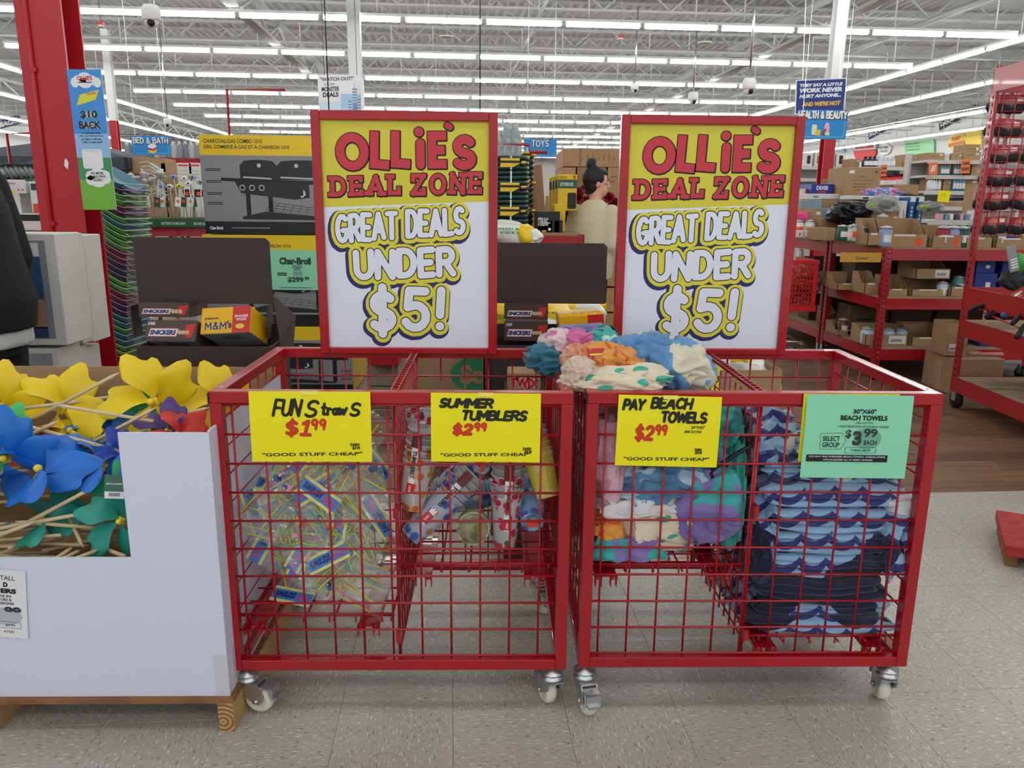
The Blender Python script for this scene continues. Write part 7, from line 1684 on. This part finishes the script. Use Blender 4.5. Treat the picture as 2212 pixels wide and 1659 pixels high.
for i, (x0, x1) in enumerate(((1722, 1736), (1738, 1757))): carton('small white carton with a red mark by the deal sign, %s' % ('left', 'right')[i], x0, 498, x1, 513, 6.75, .1, WC, gfx=lambda g, w, h: g.rect(w*.3, w*.5, h*.2, h*.7, MMR, .001))
carton('red white and blue carton corner beside the plate carton', 1729, 408, 1750, 440, 7.7, .2, WC, gfx=lambda g, w, h: (g.poly([(0, h*.2), (w*.5, h*.2), (w, h), (w*.5, h)], MMR, .001), g.rect(w*.4, w, 0, h*.2, NB, .002)))
# shopping cart behind the sign
p = atY(1713, 668, 7.0); CRT = mat('cart_plastic', '#d8202a', .35)
o = thing('shopping_cart', 'red plastic shopping cart basket full of orange goods behind the right deal sign', 'shopping cart', (p.x-.35, 6.75, 0)); z0, z1 = Z_(1740, 668, 6.75), Z_(1740, 570, 6.75); w = X_(1765, 600, 6.75)-p.x+.35
b = MB()
for i in range(16):
    x = i*w/15; b.box(x-.004, x+.004, 0, .006, z0, z1, CRT)
for i in range(12): z = z0+(z1-z0)*i/11; b.box(0, w, 0, .006, z-.004, z+.004, CRT); b.box(w-.006, w, 0, .5, z-.004, z+.004, CRT)
b.box(0, w+.01, -.01, .012, z1, z1+.03, CRT); b.box(w-.01, w+.012, 0, .5, z1, z1+.03, CRT); b.box(0, w+.01, -.01, .012, z0-.02, z0+.03, CRT); b.box(w-.035, w, -.008, .008, z0, z1, CRT); b.build('basket', o)
for k in range(4): b = MB(); b.box(.01, w-.04, .02, .48, z0+.05, z0+.06, CRT); 
b = MB(); b.tube([(0, .1, .16), (w*.9, .1, .16), (w, .1, .12)], .014, CHROME, 8); b.tube([(0, .4, .16), (w*.9, .4, .16), (w, .4, .12)], .014, CHROME, 8); b.tube([(w*.1, .25, .16), (w*.1, .25, z0)], .014, CHROME, 8); b.tube([(w, .1, .12), (w, .4, .12)], .012, CHROME, 8); b.build('chassis', o)
for y in (.1, .4): MB().lathe([(0, -.012), (.055, -.012), (.055, .012), (0, .012)], BLACK, 14, Matrix.Translation((w*.75, y, .055)) @ Matrix.Rotation(PI/2, 4, 'Y')).build('wheel', o)
o = crumple('orange and black fabric goods filling the shopping cart', Vector((p.x-.1, 7.0, (z0+z1)/2+.02)), (.26, .2, .19), towel_mat('orange_black', [(0, '#1d1a1c'), (.47, '#d0662a'), (.62, '#e28aa8')], 22), 333, None, 0, 0, .15, 4, res=.7); o.name = 'fabric_goods'; o['category'] = 'fabric'
# cartons on the floor below the rack
carton('large cardboard carton on the floor behind the tall red rack', 2046, 776, 2172, 868, 5.55, .38, CARD, gfx=None, side=None)
a = atY(2046, 776, 5.55); MB().box(-.002, .0, .12, .2, 0, .29, TAPE).build('tape', bpy.data.objects['large'] if 'large' in bpy.data.objects else [x for x in bpy.data.objects if x.get('label', '').startswith('large cardboard carton on the floor')][0])
o = carton('small notched cardboard carton standing on the large floor carton', 2040, 698, 2096, 768, 5.62, .2, CARD, flaps=True, gfx=lambda g, w, h: (g.rect(w*.15, w*.78, h*.14, h*.36, PAPER, .001), [g.rect(w*(.2+.05*k), w*(.225+.05*k), h*.17, h*.25, BK, .002) for k in range(11)]))[0]
p = atY(2128, 768, 5.65); tag(MB().tube([(-.13, 0, .015), (.06, 0, .012), (.13, 0, .01)], [.008, .012, .016], mat('salmon_plastic', '#e09a8c', .4), 8).build('scraper', None, p), 'salmon handled tool lying on the large floor carton', 'tool')
# tall rack with hanging packs
YR = 5.2; XRk = X_(2058, 800, YR); zt = Z_(2152, 142, YR); zb = .12
o = thing('tall_rack', 'tall red rack at the right edge with a wire panel and hanging packs', 'rack', (XRk, YR, 0), (0, 0, R(-2)))
b = MB(); b.box(0, .05, 0, .004, zb, zt, RED); b.box(0, .004, -.05, 0, zb, zt, RED)
z = zb+.03
while z < zt:
    b.box(.018, .030, -.0012, 0.0, z, z+.02, BLACK); b.box(-.0012, 0, -.035, -.022, z+.02, z+.04, BLACK); z += .045
b.build('post', o)
for zz, hgt, nm in ((zt-.02, .14, 'top'), (Z_(2105, 620, YR), .12, 'upper'), (Z_(2085, 690, YR), .11, 'lower'), (Z_(2062, 812, YR), .10, 'base')):
    b = MB(); b.box(-.002, .012, -1.6, -.01, zz-hgt, zz, RED); b.box(0, .85, -.01, 0.004, zz-hgt, zz, RED); b.build('beam', o)
    if nm in ('base', 'lower'):
        for k in range(4): MB().box(.012, .85, -.36-.39*k, -.02-.39*k, zz-.02, zz+.0, mat('particle_board', '#a08a6c', .85)).build('deck_board', o)
b = MB(); wiregrid(b, (.05, -.005, Z_(2110, 512, YR)), (.8, 0, 0), (0, 0, zt-.16-Z_(2110, 512, YR)), 0, 0, .078, .078, r=.003, offx=.03, offz=.01); b.build('wire_panel', o)
for x in (0, .82):
    for y in (-.04, -1.55):
        if x == 0 and y == -.04 or True:
            b = MB(); b.lathe([(0, -.016), (.058, -.016), (.058, .016), (0, .016)], BLACK, 18, Matrix.Translation((x+.03, y, .058)) @ Matrix.Rotation(PI/2, 4, 'Y')); b.box(x+.008, x+.012, y-.02, y+.03, .05, .13, CHROME); b.box(x+.048, x+.052, y-.02, y+.03, .05, .13, CHROME); b.build('caster', o)
MB().box(0, .05, -1.6, -1.596, zb, zt, RED).build('post', o)
PKF = mat('pack_film', '#e6e4e2', .12, alpha=.22, spec=1.); PKR = mat('pack_red', '#b3202a', .45); proto = None; rs = random.Random(14)
rows = [(2184, 222), (2176, 275), (2170, 330), (2160, 380), (2152, 432), (2143, 485)]
n_ = 0; ords = ('topmost', 'second', 'third', 'fourth', 'fifth', 'sixth')
for ci, (dx, yo, nm) in enumerate(((0, .0, 'left'), (62, .0, 'right'), (-18, .09, 'rear left'), (45, .09, 'rear right'))):
    for ri, (px, py) in enumerate(rows):
        p = atY(px+dx, py-26, YR+.07+yo*1.6); 
        if proto is None:
            proto = thing('hanging_pack', 'x', 'packet', p, group='hanging packs on the tall red rack'); b = MB()
            b.grid(lambda u, v: ((u-.5)*.19+.008*math.sin(v*9), -.012-.028*math.sin(PI*u)*math.sin(PI*min(1, v*1.1))+.006*math.sin(u*23+v*9), -.155*v), 10, 8, PKF, False); b.grid(lambda u, v: ((.5-u)*.19, .012+.02*math.sin(PI*u)*math.sin(PI*v), -.155*v), 6, 5, PKF, False); b.build('clear_bag', proto)
            b = MB(); b.box(-.08, .08, -.030, -.026, -.085, -.028, PKR); b.rect(-.02, .02, -.070, -.046, ORS, .032); b.rect(.03, .07, -.068, -.044, PAPER, .0322); b.build('header_card', proto)
            b = MB(); rr = random.Random(2)
            for k in range(7): b.ball((-.066+.022*k, -.020, -.112+.006*rr.random()), .024, BLACK, 8, 6, (1.1, .7, 1.5))
            b.build('black_goods', proto); b = MB(); b.box(-.010, .010, -.016, .004, -.085, .018, RED); b.build('hook_strip', proto); o = proto
        else: o = dup(proto, p, (R(rs.uniform(-6, 4)), R(rs.uniform(-7, 7)), R(rs.uniform(-12, 12))))
        o['label'] = 'clear pack of black goods on the tall rack, %s in the %s column' % (ords[ri], nm)
# tools lying on the rack shelves
for i, (a_, c_, Y0, Y1, m, r) in enumerate((((2100, 668), (2150, 650), 5.0, 4.9, BLACK, .016), ((2130, 685), (2165, 660), 4.8, 4.9, BLACK, .018), ((2165, 683), (2200, 662), 4.7, 4.8, mat('blue_handle', '#2f5f9f', .4), .018), ((2145, 657), (2180, 657), 5.0, 5.0, mat('blue_handle', '#2f5f9f', .4), .014), ((2150, 672), (2178, 655), 4.9, 5.0, WHITE, .012), ((2186, 700), (2215, 672), 4.5, 4.6, BLACK, .016), ((2196, 730), (2215, 700), 4.4, 4.5, BLACK, .018), ((2182, 662), (2215, 650), 4.9, 4.9, WHITE, .014), ((2125, 676), (2212, 712), 4.9, 4.5, RED, .008))):
    a, c = atY(*a_, Y0), atY(*c_, Y1); b = MB(); d = c-a; b.tube([(0, 0, 0), d*.1, d*.85, d], [r*.7, r, r*.8, r*.4], m, 8); b.tube([d, d*2.1], r*.35, CHROME, 6)
    tag(b.build('brush_handle', None, a), 'garden hand tool on the right rack shelf, %s' % ('black one farthest left', 'black one second from left', 'blue gripped one', 'blue one at the back', 'white one crossing', 'black one low right', 'black bulb one at the shelf edge', 'white one at the right edge', 'thin red rod')[i], 'tool', 'tools on the rack shelf')
sack('bundle of black rubber gloves on the upper rack shelf', 2185, 606, 4.85, (.07, .07, .05), BLACK, 340, .3, .2, 'glove_bundle', 'gloves'); sack('green packaging bag leaning on the upper rack shelf', 2200, 570, 4.9, (.06, .05, .07), mat('bag_green', '#3f8f3a', .4), 341, .3, .4, 'packaging_bag', 'bag')
o, w, h = carton('grey blister card standing on the upper rack shelf', 2183, 532, 2212, 590, 4.8, .01, mat('blister_grey', '#8b8e8f', .4), name='blister_card', cat='packet', gfx=lambda g, w, h: [g.rect(w*.2, w*.9, h*(.15+.1*k), h*(.2+.1*k), PAPER, .001) for k in range(4)]); o.rotation_euler = (0, R(-18), 0)
# red dolly corner on the floor at the right edge
p = atZ(2172, 1178, .09); o = thing('dolly', 'corner of a red painted wooden dolly on the floor at the right edge', 'dolly', (p.x, p.y, 0), (0, 0, R(-28)))
MB().box(0, .5, 0, .4, .05, .09, mat('worn_red_wood', '#a8302c', .7, vary=.2, vscale=20)).build('top_board', o); MB().box(.01, .05, .02, .38, .0, .05, WOODD).build('runner', o); MB().box(.4, .44, .02, .38, .0, .05, WOODD).build('runner', o)

# grocery gondolas farther back
SH_ = mat('shelf_pale', '#c9cac6', .5)
def gondola(label, px0, px1, ys, Y, d):
    a = atY(px0, ys[0], Y); c = atY(px1, ys[0], Y); w = c.x-a.x; o = thing('gondola_shelf', label, 'shelf', (a.x, Y, 0))
    for y in ys: z = Z_(px0, y, Y); b = MB(); b.box(0, w, 0, d, z-.03, z, SH_); b.box(0, w, -.01, 0, z-.05, z, SH_); b.build('shelf_board', o); support(o, 0, w, 0, d, z)
    b = MB(); b.box(0, w, d, d+.03, 0, a.z+.0, SH_); b.box(-.03, 0, d*.8, d+.03, 0, a.z+.1, SH_); b.box(w, w+.03, d*.8, d+.03, 0, a.z+.1, SH_); b.build('back_panel', o); MB().box(0, w, 0, d, 0, .12, SH_).build('base', o); return o
gondola('pale gondola shelving right of the red column holding the red jugs', 1868, 1978, (360, 402, 440), 12.0, .6)
gondola('pale gondola shelving behind the tall rack stocked with bottle cartons', 2004, 2240, (345, 378, 412, 446), 10.5, .5)
gondola('dark gap shelving between the two pale gondolas', 1980, 2003, (362, 393, 420, 446), 12.2, .4)
gondola('low pale shelving under the white appliance cartons', 1733, 1830, (359, 385, 410), 12.7, .5)
bm = {}
def bottle(label, px, y0, y1, Y, body, cap, group, r=None, name='bottle', cat='bottle'):
    a, c = atY(px, y1, Y), atY(px, y0, Y); a.z = snap(a.x, Y, a.z); h = c.z-a.z; r = r or h*.22; k = (round(r/h, 2), body.name, cap.name)
    if k not in bm:
        q = r/h; bm[k] = (MB().lathe([(0, 0), (q, 0), (q, .62), (q*.9, .70), (q*.4, .82), (q*.38, .86)], body, 10).mesh('bottle'), MB().lathe([(q*.45, .86), (q*.45, 1.0), (0, 1.0)], cap, 8).mesh('cap'), MB().grid(lambda u, v: (q*1.02*math.sin((u-.5)*1.4), -q*1.02*math.cos((u-.5)*1.4), .15+.4*v), 4, 1, PAPER).mesh('label'))
    o = bpy.data.objects.new(name, bm[k][0]); COL.objects.link(o); o.location = a; o.scale = (h, h, h); tag(o, label, cat, group)
    linked('cap', bm[k][1], o); linked('label', bm[k][2], o); return o
JR = mat('jug_red', '#d0352a', .35); JN = mat('cap_navy', '#22264f', .4); BT = mat('bottle_teal', '#4c8a9c', .3); BC = mat('cap_orange', '#d8603c', .4); BW_ = mat('bottle_pale', '#c3cbd8', .3); BD_ = mat('bottle_dark', '#39404f', .3)
od = ('first', 'second', 'third', 'fourth', 'fifth', 'sixth', 'seventh', 'eighth', 'ninth', 'tenth')
for i in range(6): bottle('red detergent jug with a navy cap on the gondola, %s from the left' % od[i], 1905+i*11.2, 376, 402, 12.1, JR, JN, 'red detergent jugs', r=.10, name='detergent_jug', cat='jug')
for i in range(3): bottle('larger red jug at the left end below the others, %s' % od[i], 1897+i*12, 376+2, 404, 11.9, JR, JN, 'red detergent jugs', r=.10, name='detergent_jug', cat='jug')
for i in range(7): bottle('pump bottle on top of the left gondola, %s from the left' % od[i], 1868+i*9.6, 338, 359, 12.1, (BD_ if i < 3 else BW_), BLACK if i < 3 else PAPER, 'pump bottles on the gondola top', r=.05)
for (x0, y0, x1, y1, Y, lb) in ((2026, 350, 2056, 376, 10.55, 'upper left carton of teal bottles on the rear gondola'), (2056, 350, 2082, 376, 10.55, 'upper middle carton of teal bottles on the rear gondola'), (2098, 347, 2130, 375, 10.55, 'upper right carton on the rear gondola by the rack'),
    (2010, 384, 2036, 411, 10.55, 'second shelf left carton of bottles on the rear gondola'), (2036, 388, 2056, 411, 10.55, 'second shelf middle carton on the rear gondola'), (2054, 386, 2120, 410, 10.55, 'second shelf wide carton with a notched front'), (2024, 436, 2082, 446, 10.55, 'third shelf low carton of dark bottles')):
    carton(lb, x0, y0, x1, y1, Y, .3, CARD, flaps=True, gfx=boxprint(int(x0)), group='cartons on the rear gondola')
for r_, (x0, n, y0, y1, st_, nm) in enumerate(((2034, 3, 354, 369, 6, 'upper left carton'), (2062, 3, 354, 369, 6, 'upper middle carton'), (2014, 3, 386, 406, 6.5, 'second shelf left carton'), (2060, 4, 382, 402, 6.5, 'second shelf wide carton'), (2052, 6, 424, 440, 6.5, 'third shelf'), (2004, 3, 384, 412, 5, 'white stack at the gondola end'))):
    for i in range(n): bottle('orange capped bottle at the %s, %s from the left' % (nm, od[i]), x0+i*st_, y0, y1, 10.52 if r_ not in (4,) else 10.6, (BT, BT, BW_, BT, BD_, PAPER)[r_], BC if r_ != 4 else PAPER, 'bottles on the rear gondola', r=.026)
for (x0, y0, x1, y1, Y, lb, fl) in ((1951, 334, 1988, 356, 12.1, 'tall open carton on top of the left gondola', True), (1932, 348, 1950, 357, 12.1, 'low carton on the left gondola beside the pump bottles', False), (2005, 330, 2040, 345, 10.6, 'closed carton on top of the rear gondola, left', False), (2040, 332, 2052, 345, 10.6, 'white carton on top of the rear gondola', False),
    (2054, 332, 2080, 344, 10.6, 'closed carton on top of the rear gondola, middle', False), (2080, 328, 2120, 344, 10.6, 'closed carton on top of the rear gondola, right', False), (2086, 312, 2118, 329, 10.7, 'open carton highest on the rear gondola', True), (1836, 343, 1858, 360, 12.3, 'orange cardboard carton at the left end of the gondola', False), (2090, 408, 2118, 690, 9.0, 'open cardboard carton leaning beside the tall rack', True)):
    carton(lb, x0, y0, x1, y1, Y, .3, WC if 'white' in lb else CARD, flaps=fl, gfx=boxprint(int(x0)))
for i, (x0, y0, x1, y1, Y) in enumerate(((2006, 352, 2028, 378, 10.4), (2075, 344, 2098, 375, 10.4), (1902, 356, 1917, 381, 11.8))):
    a, c = atY(x0, y1, Y), atY(x1, y0, Y); w, h = c.x-a.x, c.z-a.z; o = thing('sale_sign', 'orange poster hanging on the gondola, %s' % ('left of the teal bottles', 'right of the teal bottles', 'above the red jugs')[i], 'sign', a, (0, R((-6, -3, 0)[i]), 0), 'orange posters on the gondolas')
    MB().box(0, w, 0, .003, 0, h, mat('poster_orange', '#ef7f4c', .5)).build('sheet', o); b = MB()
    if i == 0: b.sdf([([(w*.3, h*.3), (w*.5, h*.7)], w*.09, 'r'), ([(w*.55, h*.3), (w*.75, h*.7)], w*.07, 'r')], [(PAPER, 0, 0, 0, .002)])
    else: b.text('CLEANS', w*.1, w*.9, h*.6, h*.8, BK, .002, bold=.04); b.text('BIG BOYS', w*.1, w*.9, h*.2, h*.42, BK, .002, bold=.04)
    b.build('lettering', o)
a, c = atY(2024, 435, 9.8), atY(2053, 411, 9.8); w, h = c.x-a.x, c.z-a.z; o = thing('price_card', 'distant small yellow price card hanging below the bottle cartons', 'price sign', a, (0, R(4), 0)); MB().box(0, w, 0, .002, 0, h, YELP).build('card', o); b = MB(); b.text('$1.79', w*.25, w*.6, h*.4, h*.75, mat('faint_orange', '#d8a21f', .5), .002); b.build('lettering', o)
for i in range(4): carton('white air fryer carton with a black appliance print, %s from the left' % od[i], 1735+i*23.5 if i else 1737, 330, 1757+i*23.5, 358, 12.8, .4, WC, gfx=lambda g, w, h: (g.rrect(w*.3, w*.72, h*.2, h*.8, w*.1, BK, .001), g.rect(w*.55, w*.75, h*.45, h*.52, ORS, .002)), group='white appliance cartons')
gondola('low pale display shelf far behind the island shelving', 2004, 2140, (475,), 8.1, .4)
for i in range(8): carton('small pink and blue goods on the far low shelf, %s' % od[i], 2030+i*11, 462, 2039+i*11, 474, 8.2, .1, (mat('goods_pink', '#d890a0', .6), BT, WC, BD_)[i % 4], group='small goods on the far low shelf')
# signs hung near the right-hand column
dept('hanging blue department sign lettered HEALTH & BEAUTY', 1719, 238, 1833, 300, 9.0, 'HEALTH & BEAUTY', (.02, .97, .72, .94), lambda b, w, h: (b.rrect(w*.30, w*.40, h*.14, h*.5, w*.03, mat('lotion_cream', '#e4e2b8', .5), .003), b.rect(w*.38, w*.48, h*.12, h*.32, mat('soap_yellow', '#e0b83a', .5), .004), b.disc(w*.60, h*.36, w*.055, mat('brush_pink', '#eab0c4', .5), .003, 14, h*.22), b.disc(w*.62, h*.18, w*.05, mat('sponge_green', '#cfe09a', .5), .004, 12, h*.06), b.poly([(w*.5, h*.12), (w*.54, h*.12), (w*.6, h*.34), (w*.56, h*.36)], mat('brush_maroon', '#8f2f4c', .5), .005)))
a, c = atY(1719, 245, 9.3), atY(1830, 176, 9.3); w, h = c.x-a.x, c.z-a.z; o = thing('slogan_sign', 'navy hanging sign with the slogan about work, above the department sign', 'sign', a, (0, R(-3), 0))
MB().box(-.01, w+.01, .0, .012, -.01, h+.01, PAPER).build('board', o); b = MB(); b.rect(0, w, 0, h, mat('slogan_navy', '#22337a', .5), .001); b.build('printed_art', o); b = MB()
for t, x0, x1, z0, z1 in (('THEY SAY A LITTLE', .06, .94, .80, .90), ('WORK NEVER', .06, .94, .62, .76), ('HURT ANYONE...', .06, .92, .46, .57)): b.text(t, w*x0, w*x1, h*z0, h*z1, PAPER, .003, bold=.06, shear=.15)
b.build('white_lettering', o); b = MB(); b.text("AND WE'RE NOT", w*.12, w*.92, h*.2, h*.34, mat('slogan_amber', '#e9b13a', .5), .003, bold=.06, shear=.15); b.build('amber_lettering', o)
b = MB(); [b.tube([(w*x, .005, h), (w*x, .005, HC-.6-a.z)], .004, CHROME, 4) for x in (.12, .88)]; b.build('hanging_wire', o)
# banners and cut-outs on the side walls
def onwall(px, py, u=21.14):
    r = ray(px, py); n = Vector((math.cos(TH), math.sin(TH), 0)); t = u/(r.dot(n)); return Vector((0, 0, CAMH))+r*t
def wallquad(name, label, cat, px4, m, txt=None, tm=None, u=21.14, bo=.05, rounded=False, lines=None):
    P = [onwall(x, y, u) for x, y in px4]; o_ = P[0]; n = Vector((math.cos(TH), math.sin(TH), 0))*(-.05 if u > 0 else .05); o = thing(name, label, cat, o_)
    Q = [p-o_ for p in P]
    def bil(a, c_): return (Q[0]*(1-a)+Q[1]*a)*(1-c_)+(Q[3]*(1-a)+Q[2]*a)*c_
    b = MB(); pts = [(0, 0), (1, 0), (1, 1), (0, 1)]
    if rounded: pts = [(.5+.5*math.cos(2*PI*k/18)*(1+.06*math.sin(5*2*PI*k/18)), .5+.5*math.sin(2*PI*k/18)*(1+.06*math.cos(7*2*PI*k/18))) for k in range(18)]
    k = len(pts); b.add([bil(*p) for p in pts]+[bil(*p)+n for p in pts], [tuple(range(k)), tuple(range(2*k-1, k-1, -1))]+[(i, (i+1) % k, (i+1) % k+k, i+k) for i in range(k)], m); b.build('board', o)
    b = MB()
    for t, x0, x1, z0, z1 in (lines or ([(txt, .06, .94, .2, .8)] if txt else [])):
        v, f, (xa, xb, ya, yb) = text2d(t, bo, 0); b.add([bil(x0+(x1-x0)*(x-xa)/(xb-xa), z0+(z1-z0)*(y-ya)/(yb-ya))+n*1.6 for x, y in v], f, tm)
    if b.v: b.build('lettering', o)
    return o
NV = mat('banner_navy', '#2a3266', .5); NK = mat('banner_black', '#20222a', .5)
wallquad('wall_banner', 'slanting navy banner lettered BUYBACKS on the right wall', 'banner', ((1878, 301), (1940, 269), (1940, 253), (1878, 286)), NV, 'BUYBACKS', PAPER)
wallquad('wall_banner', 'slanting black banner lettered LIQUIDATIONS on the right wall', 'banner', ((2031, 281), (2114, 237), (2114, 222), (2031, 265)), NK, 'LIQUIDATIONS', PAPER)
wallquad('wall_banner', 'slanting navy banner lettered BUYBACKS on the left wall', 'banner', ((-35, 287), (40, 268), (40, 249), (-35, 268)), NV, 'BUYBACKS', PAPER, u=-21.14)
wallquad('wall_cutout', 'red edged cut-out lettered BARGAINS on the right wall', 'wall decoration', ((1846, 352), (1894, 350), (1894, 312), (1846, 314)), mat('cutout_red', '#cf4a44', .6), None, None, rounded=True)
wallquad('wall_cutout', 'white lettered strip reading BARGAINS on the red cut-out', 'wall decoration', ((1848, 326), (1893, 322), (1893, 308), (1848, 312)), PAPER, 'BARGAINS', mat('cutout_red', '#cf4a44', .6), u=21.0)
wallquad('wall_cutout', 'white speech bubble on the right wall beside the bargains cut-out', 'wall decoration', ((1898, 336), (1926, 334), (1926, 309), (1898, 311)), PAPER, None, BK, rounded=True, bo=.02, lines=[('RIGHT UNDER', .15, .85, .55, .75), ('YOUR NOSE!', .2, .8, .25, .45)])
wallquad('wall_cutout', 'pale green board with printed text on the right wall', 'wall decoration', ((1956, 346), (2019, 340), (2019, 300), (1956, 305)), mat('board_green', '#9ed9a6', .6), None, mat('board_text', '#5f8f6a', .6), bo=.02, lines=[("OLLIE'S IS LIKE A", .06, .55, .78, .88), ('BOX OF CHOCOLATES,', .06, .55, .62, .72), ('YOU NEVER KNOW', .06, .55, .46, .56)])
wallquad('wall_cutout', 'yellow speech bubble lettered PLAY on the right wall', 'wall decoration', ((2050, 326), (2089, 315), (2089, 284), (2050, 294)), mat('bubble_yellow', '#f0cf5a', .6), None, MMR, rounded=True, lines=[('PLAY', .25, .72, .55, .8), ('MONOP-OLLIE', .08, .92, .2, .45)])
wallquad('wall_cutout', 'plain yellow card shape on the right wall beside the tall rack', 'wall decoration', ((2088, 326), (2122, 320), (2122, 276), (2088, 282)), mat('bubble_yellow', '#f0cf5a', .6))
wallquad('wall_cutout', 'pale blue small board on the right wall near the appliance cartons', 'wall decoration', ((1805, 330), (1825, 328), (1825, 314), (1805, 316)), mat('board_blue', '#a9d0e6', .6))
# bagged goods seen between the bin's grids on the floor
o, w, h = carton('low cardboard carton on the floor behind the right bin divider', 1540, 800, 1690, 900, 3.6, .5, CARD, flaps=True)
o = thing('pallet', 'wooden pallets on the floor under the carton of snack bags', 'pallet', (o.location.x-.03, 3.58, 0)); zt = atY(1600, 900, 3.6).z
for k in range(3):
    MB().box(0, w+.06, 0, .55, zt*(k+1)/3-.02, zt*(k+1)/3-.001, WOODP).build('deck_board', o)
    for x in (0, w/2, w): MB().box(x, x+.06, 0, .55, zt*k/3, zt*(k+1)/3-.021, WOODD).build('stringer', o)
for i, (px, py, m, r) in enumerate(((1580, 790, SACKW, .09), (1625, 800, SACKW, .08), (1560, 830, SACKY, .08), (1610, 832, SACKW, .08), (1648, 835, SACKY, .07), (1600, 775, SACKY, .06))):
    sack('snack bag in the carton behind the right bin, %s' % ('white one at the back', 'white one at the right', 'yellow one at the left', 'white one in front', 'yellow one in front', 'yellow one on top')[i], px, py, 3.78, (r, .10, r*.9), m, 350+i, i*.5, .3, 'snack_bag', 'bag')
a, c = atY(1505, 845, 3.585), atY(1558, 792, 3.585); o = thing('price_card', 'yellow handwritten card on the carton behind the right bin', 'price sign', a); MB().box(0, c.x-a.x, 0, .002, 0, c.z-a.z, YELP).build('card', o)
b = MB(); b.letters('SEED', .01, c.x-a.x-.01, .04, .07, .003, MARK, .001, slant=.3); b.build('lettering', o)
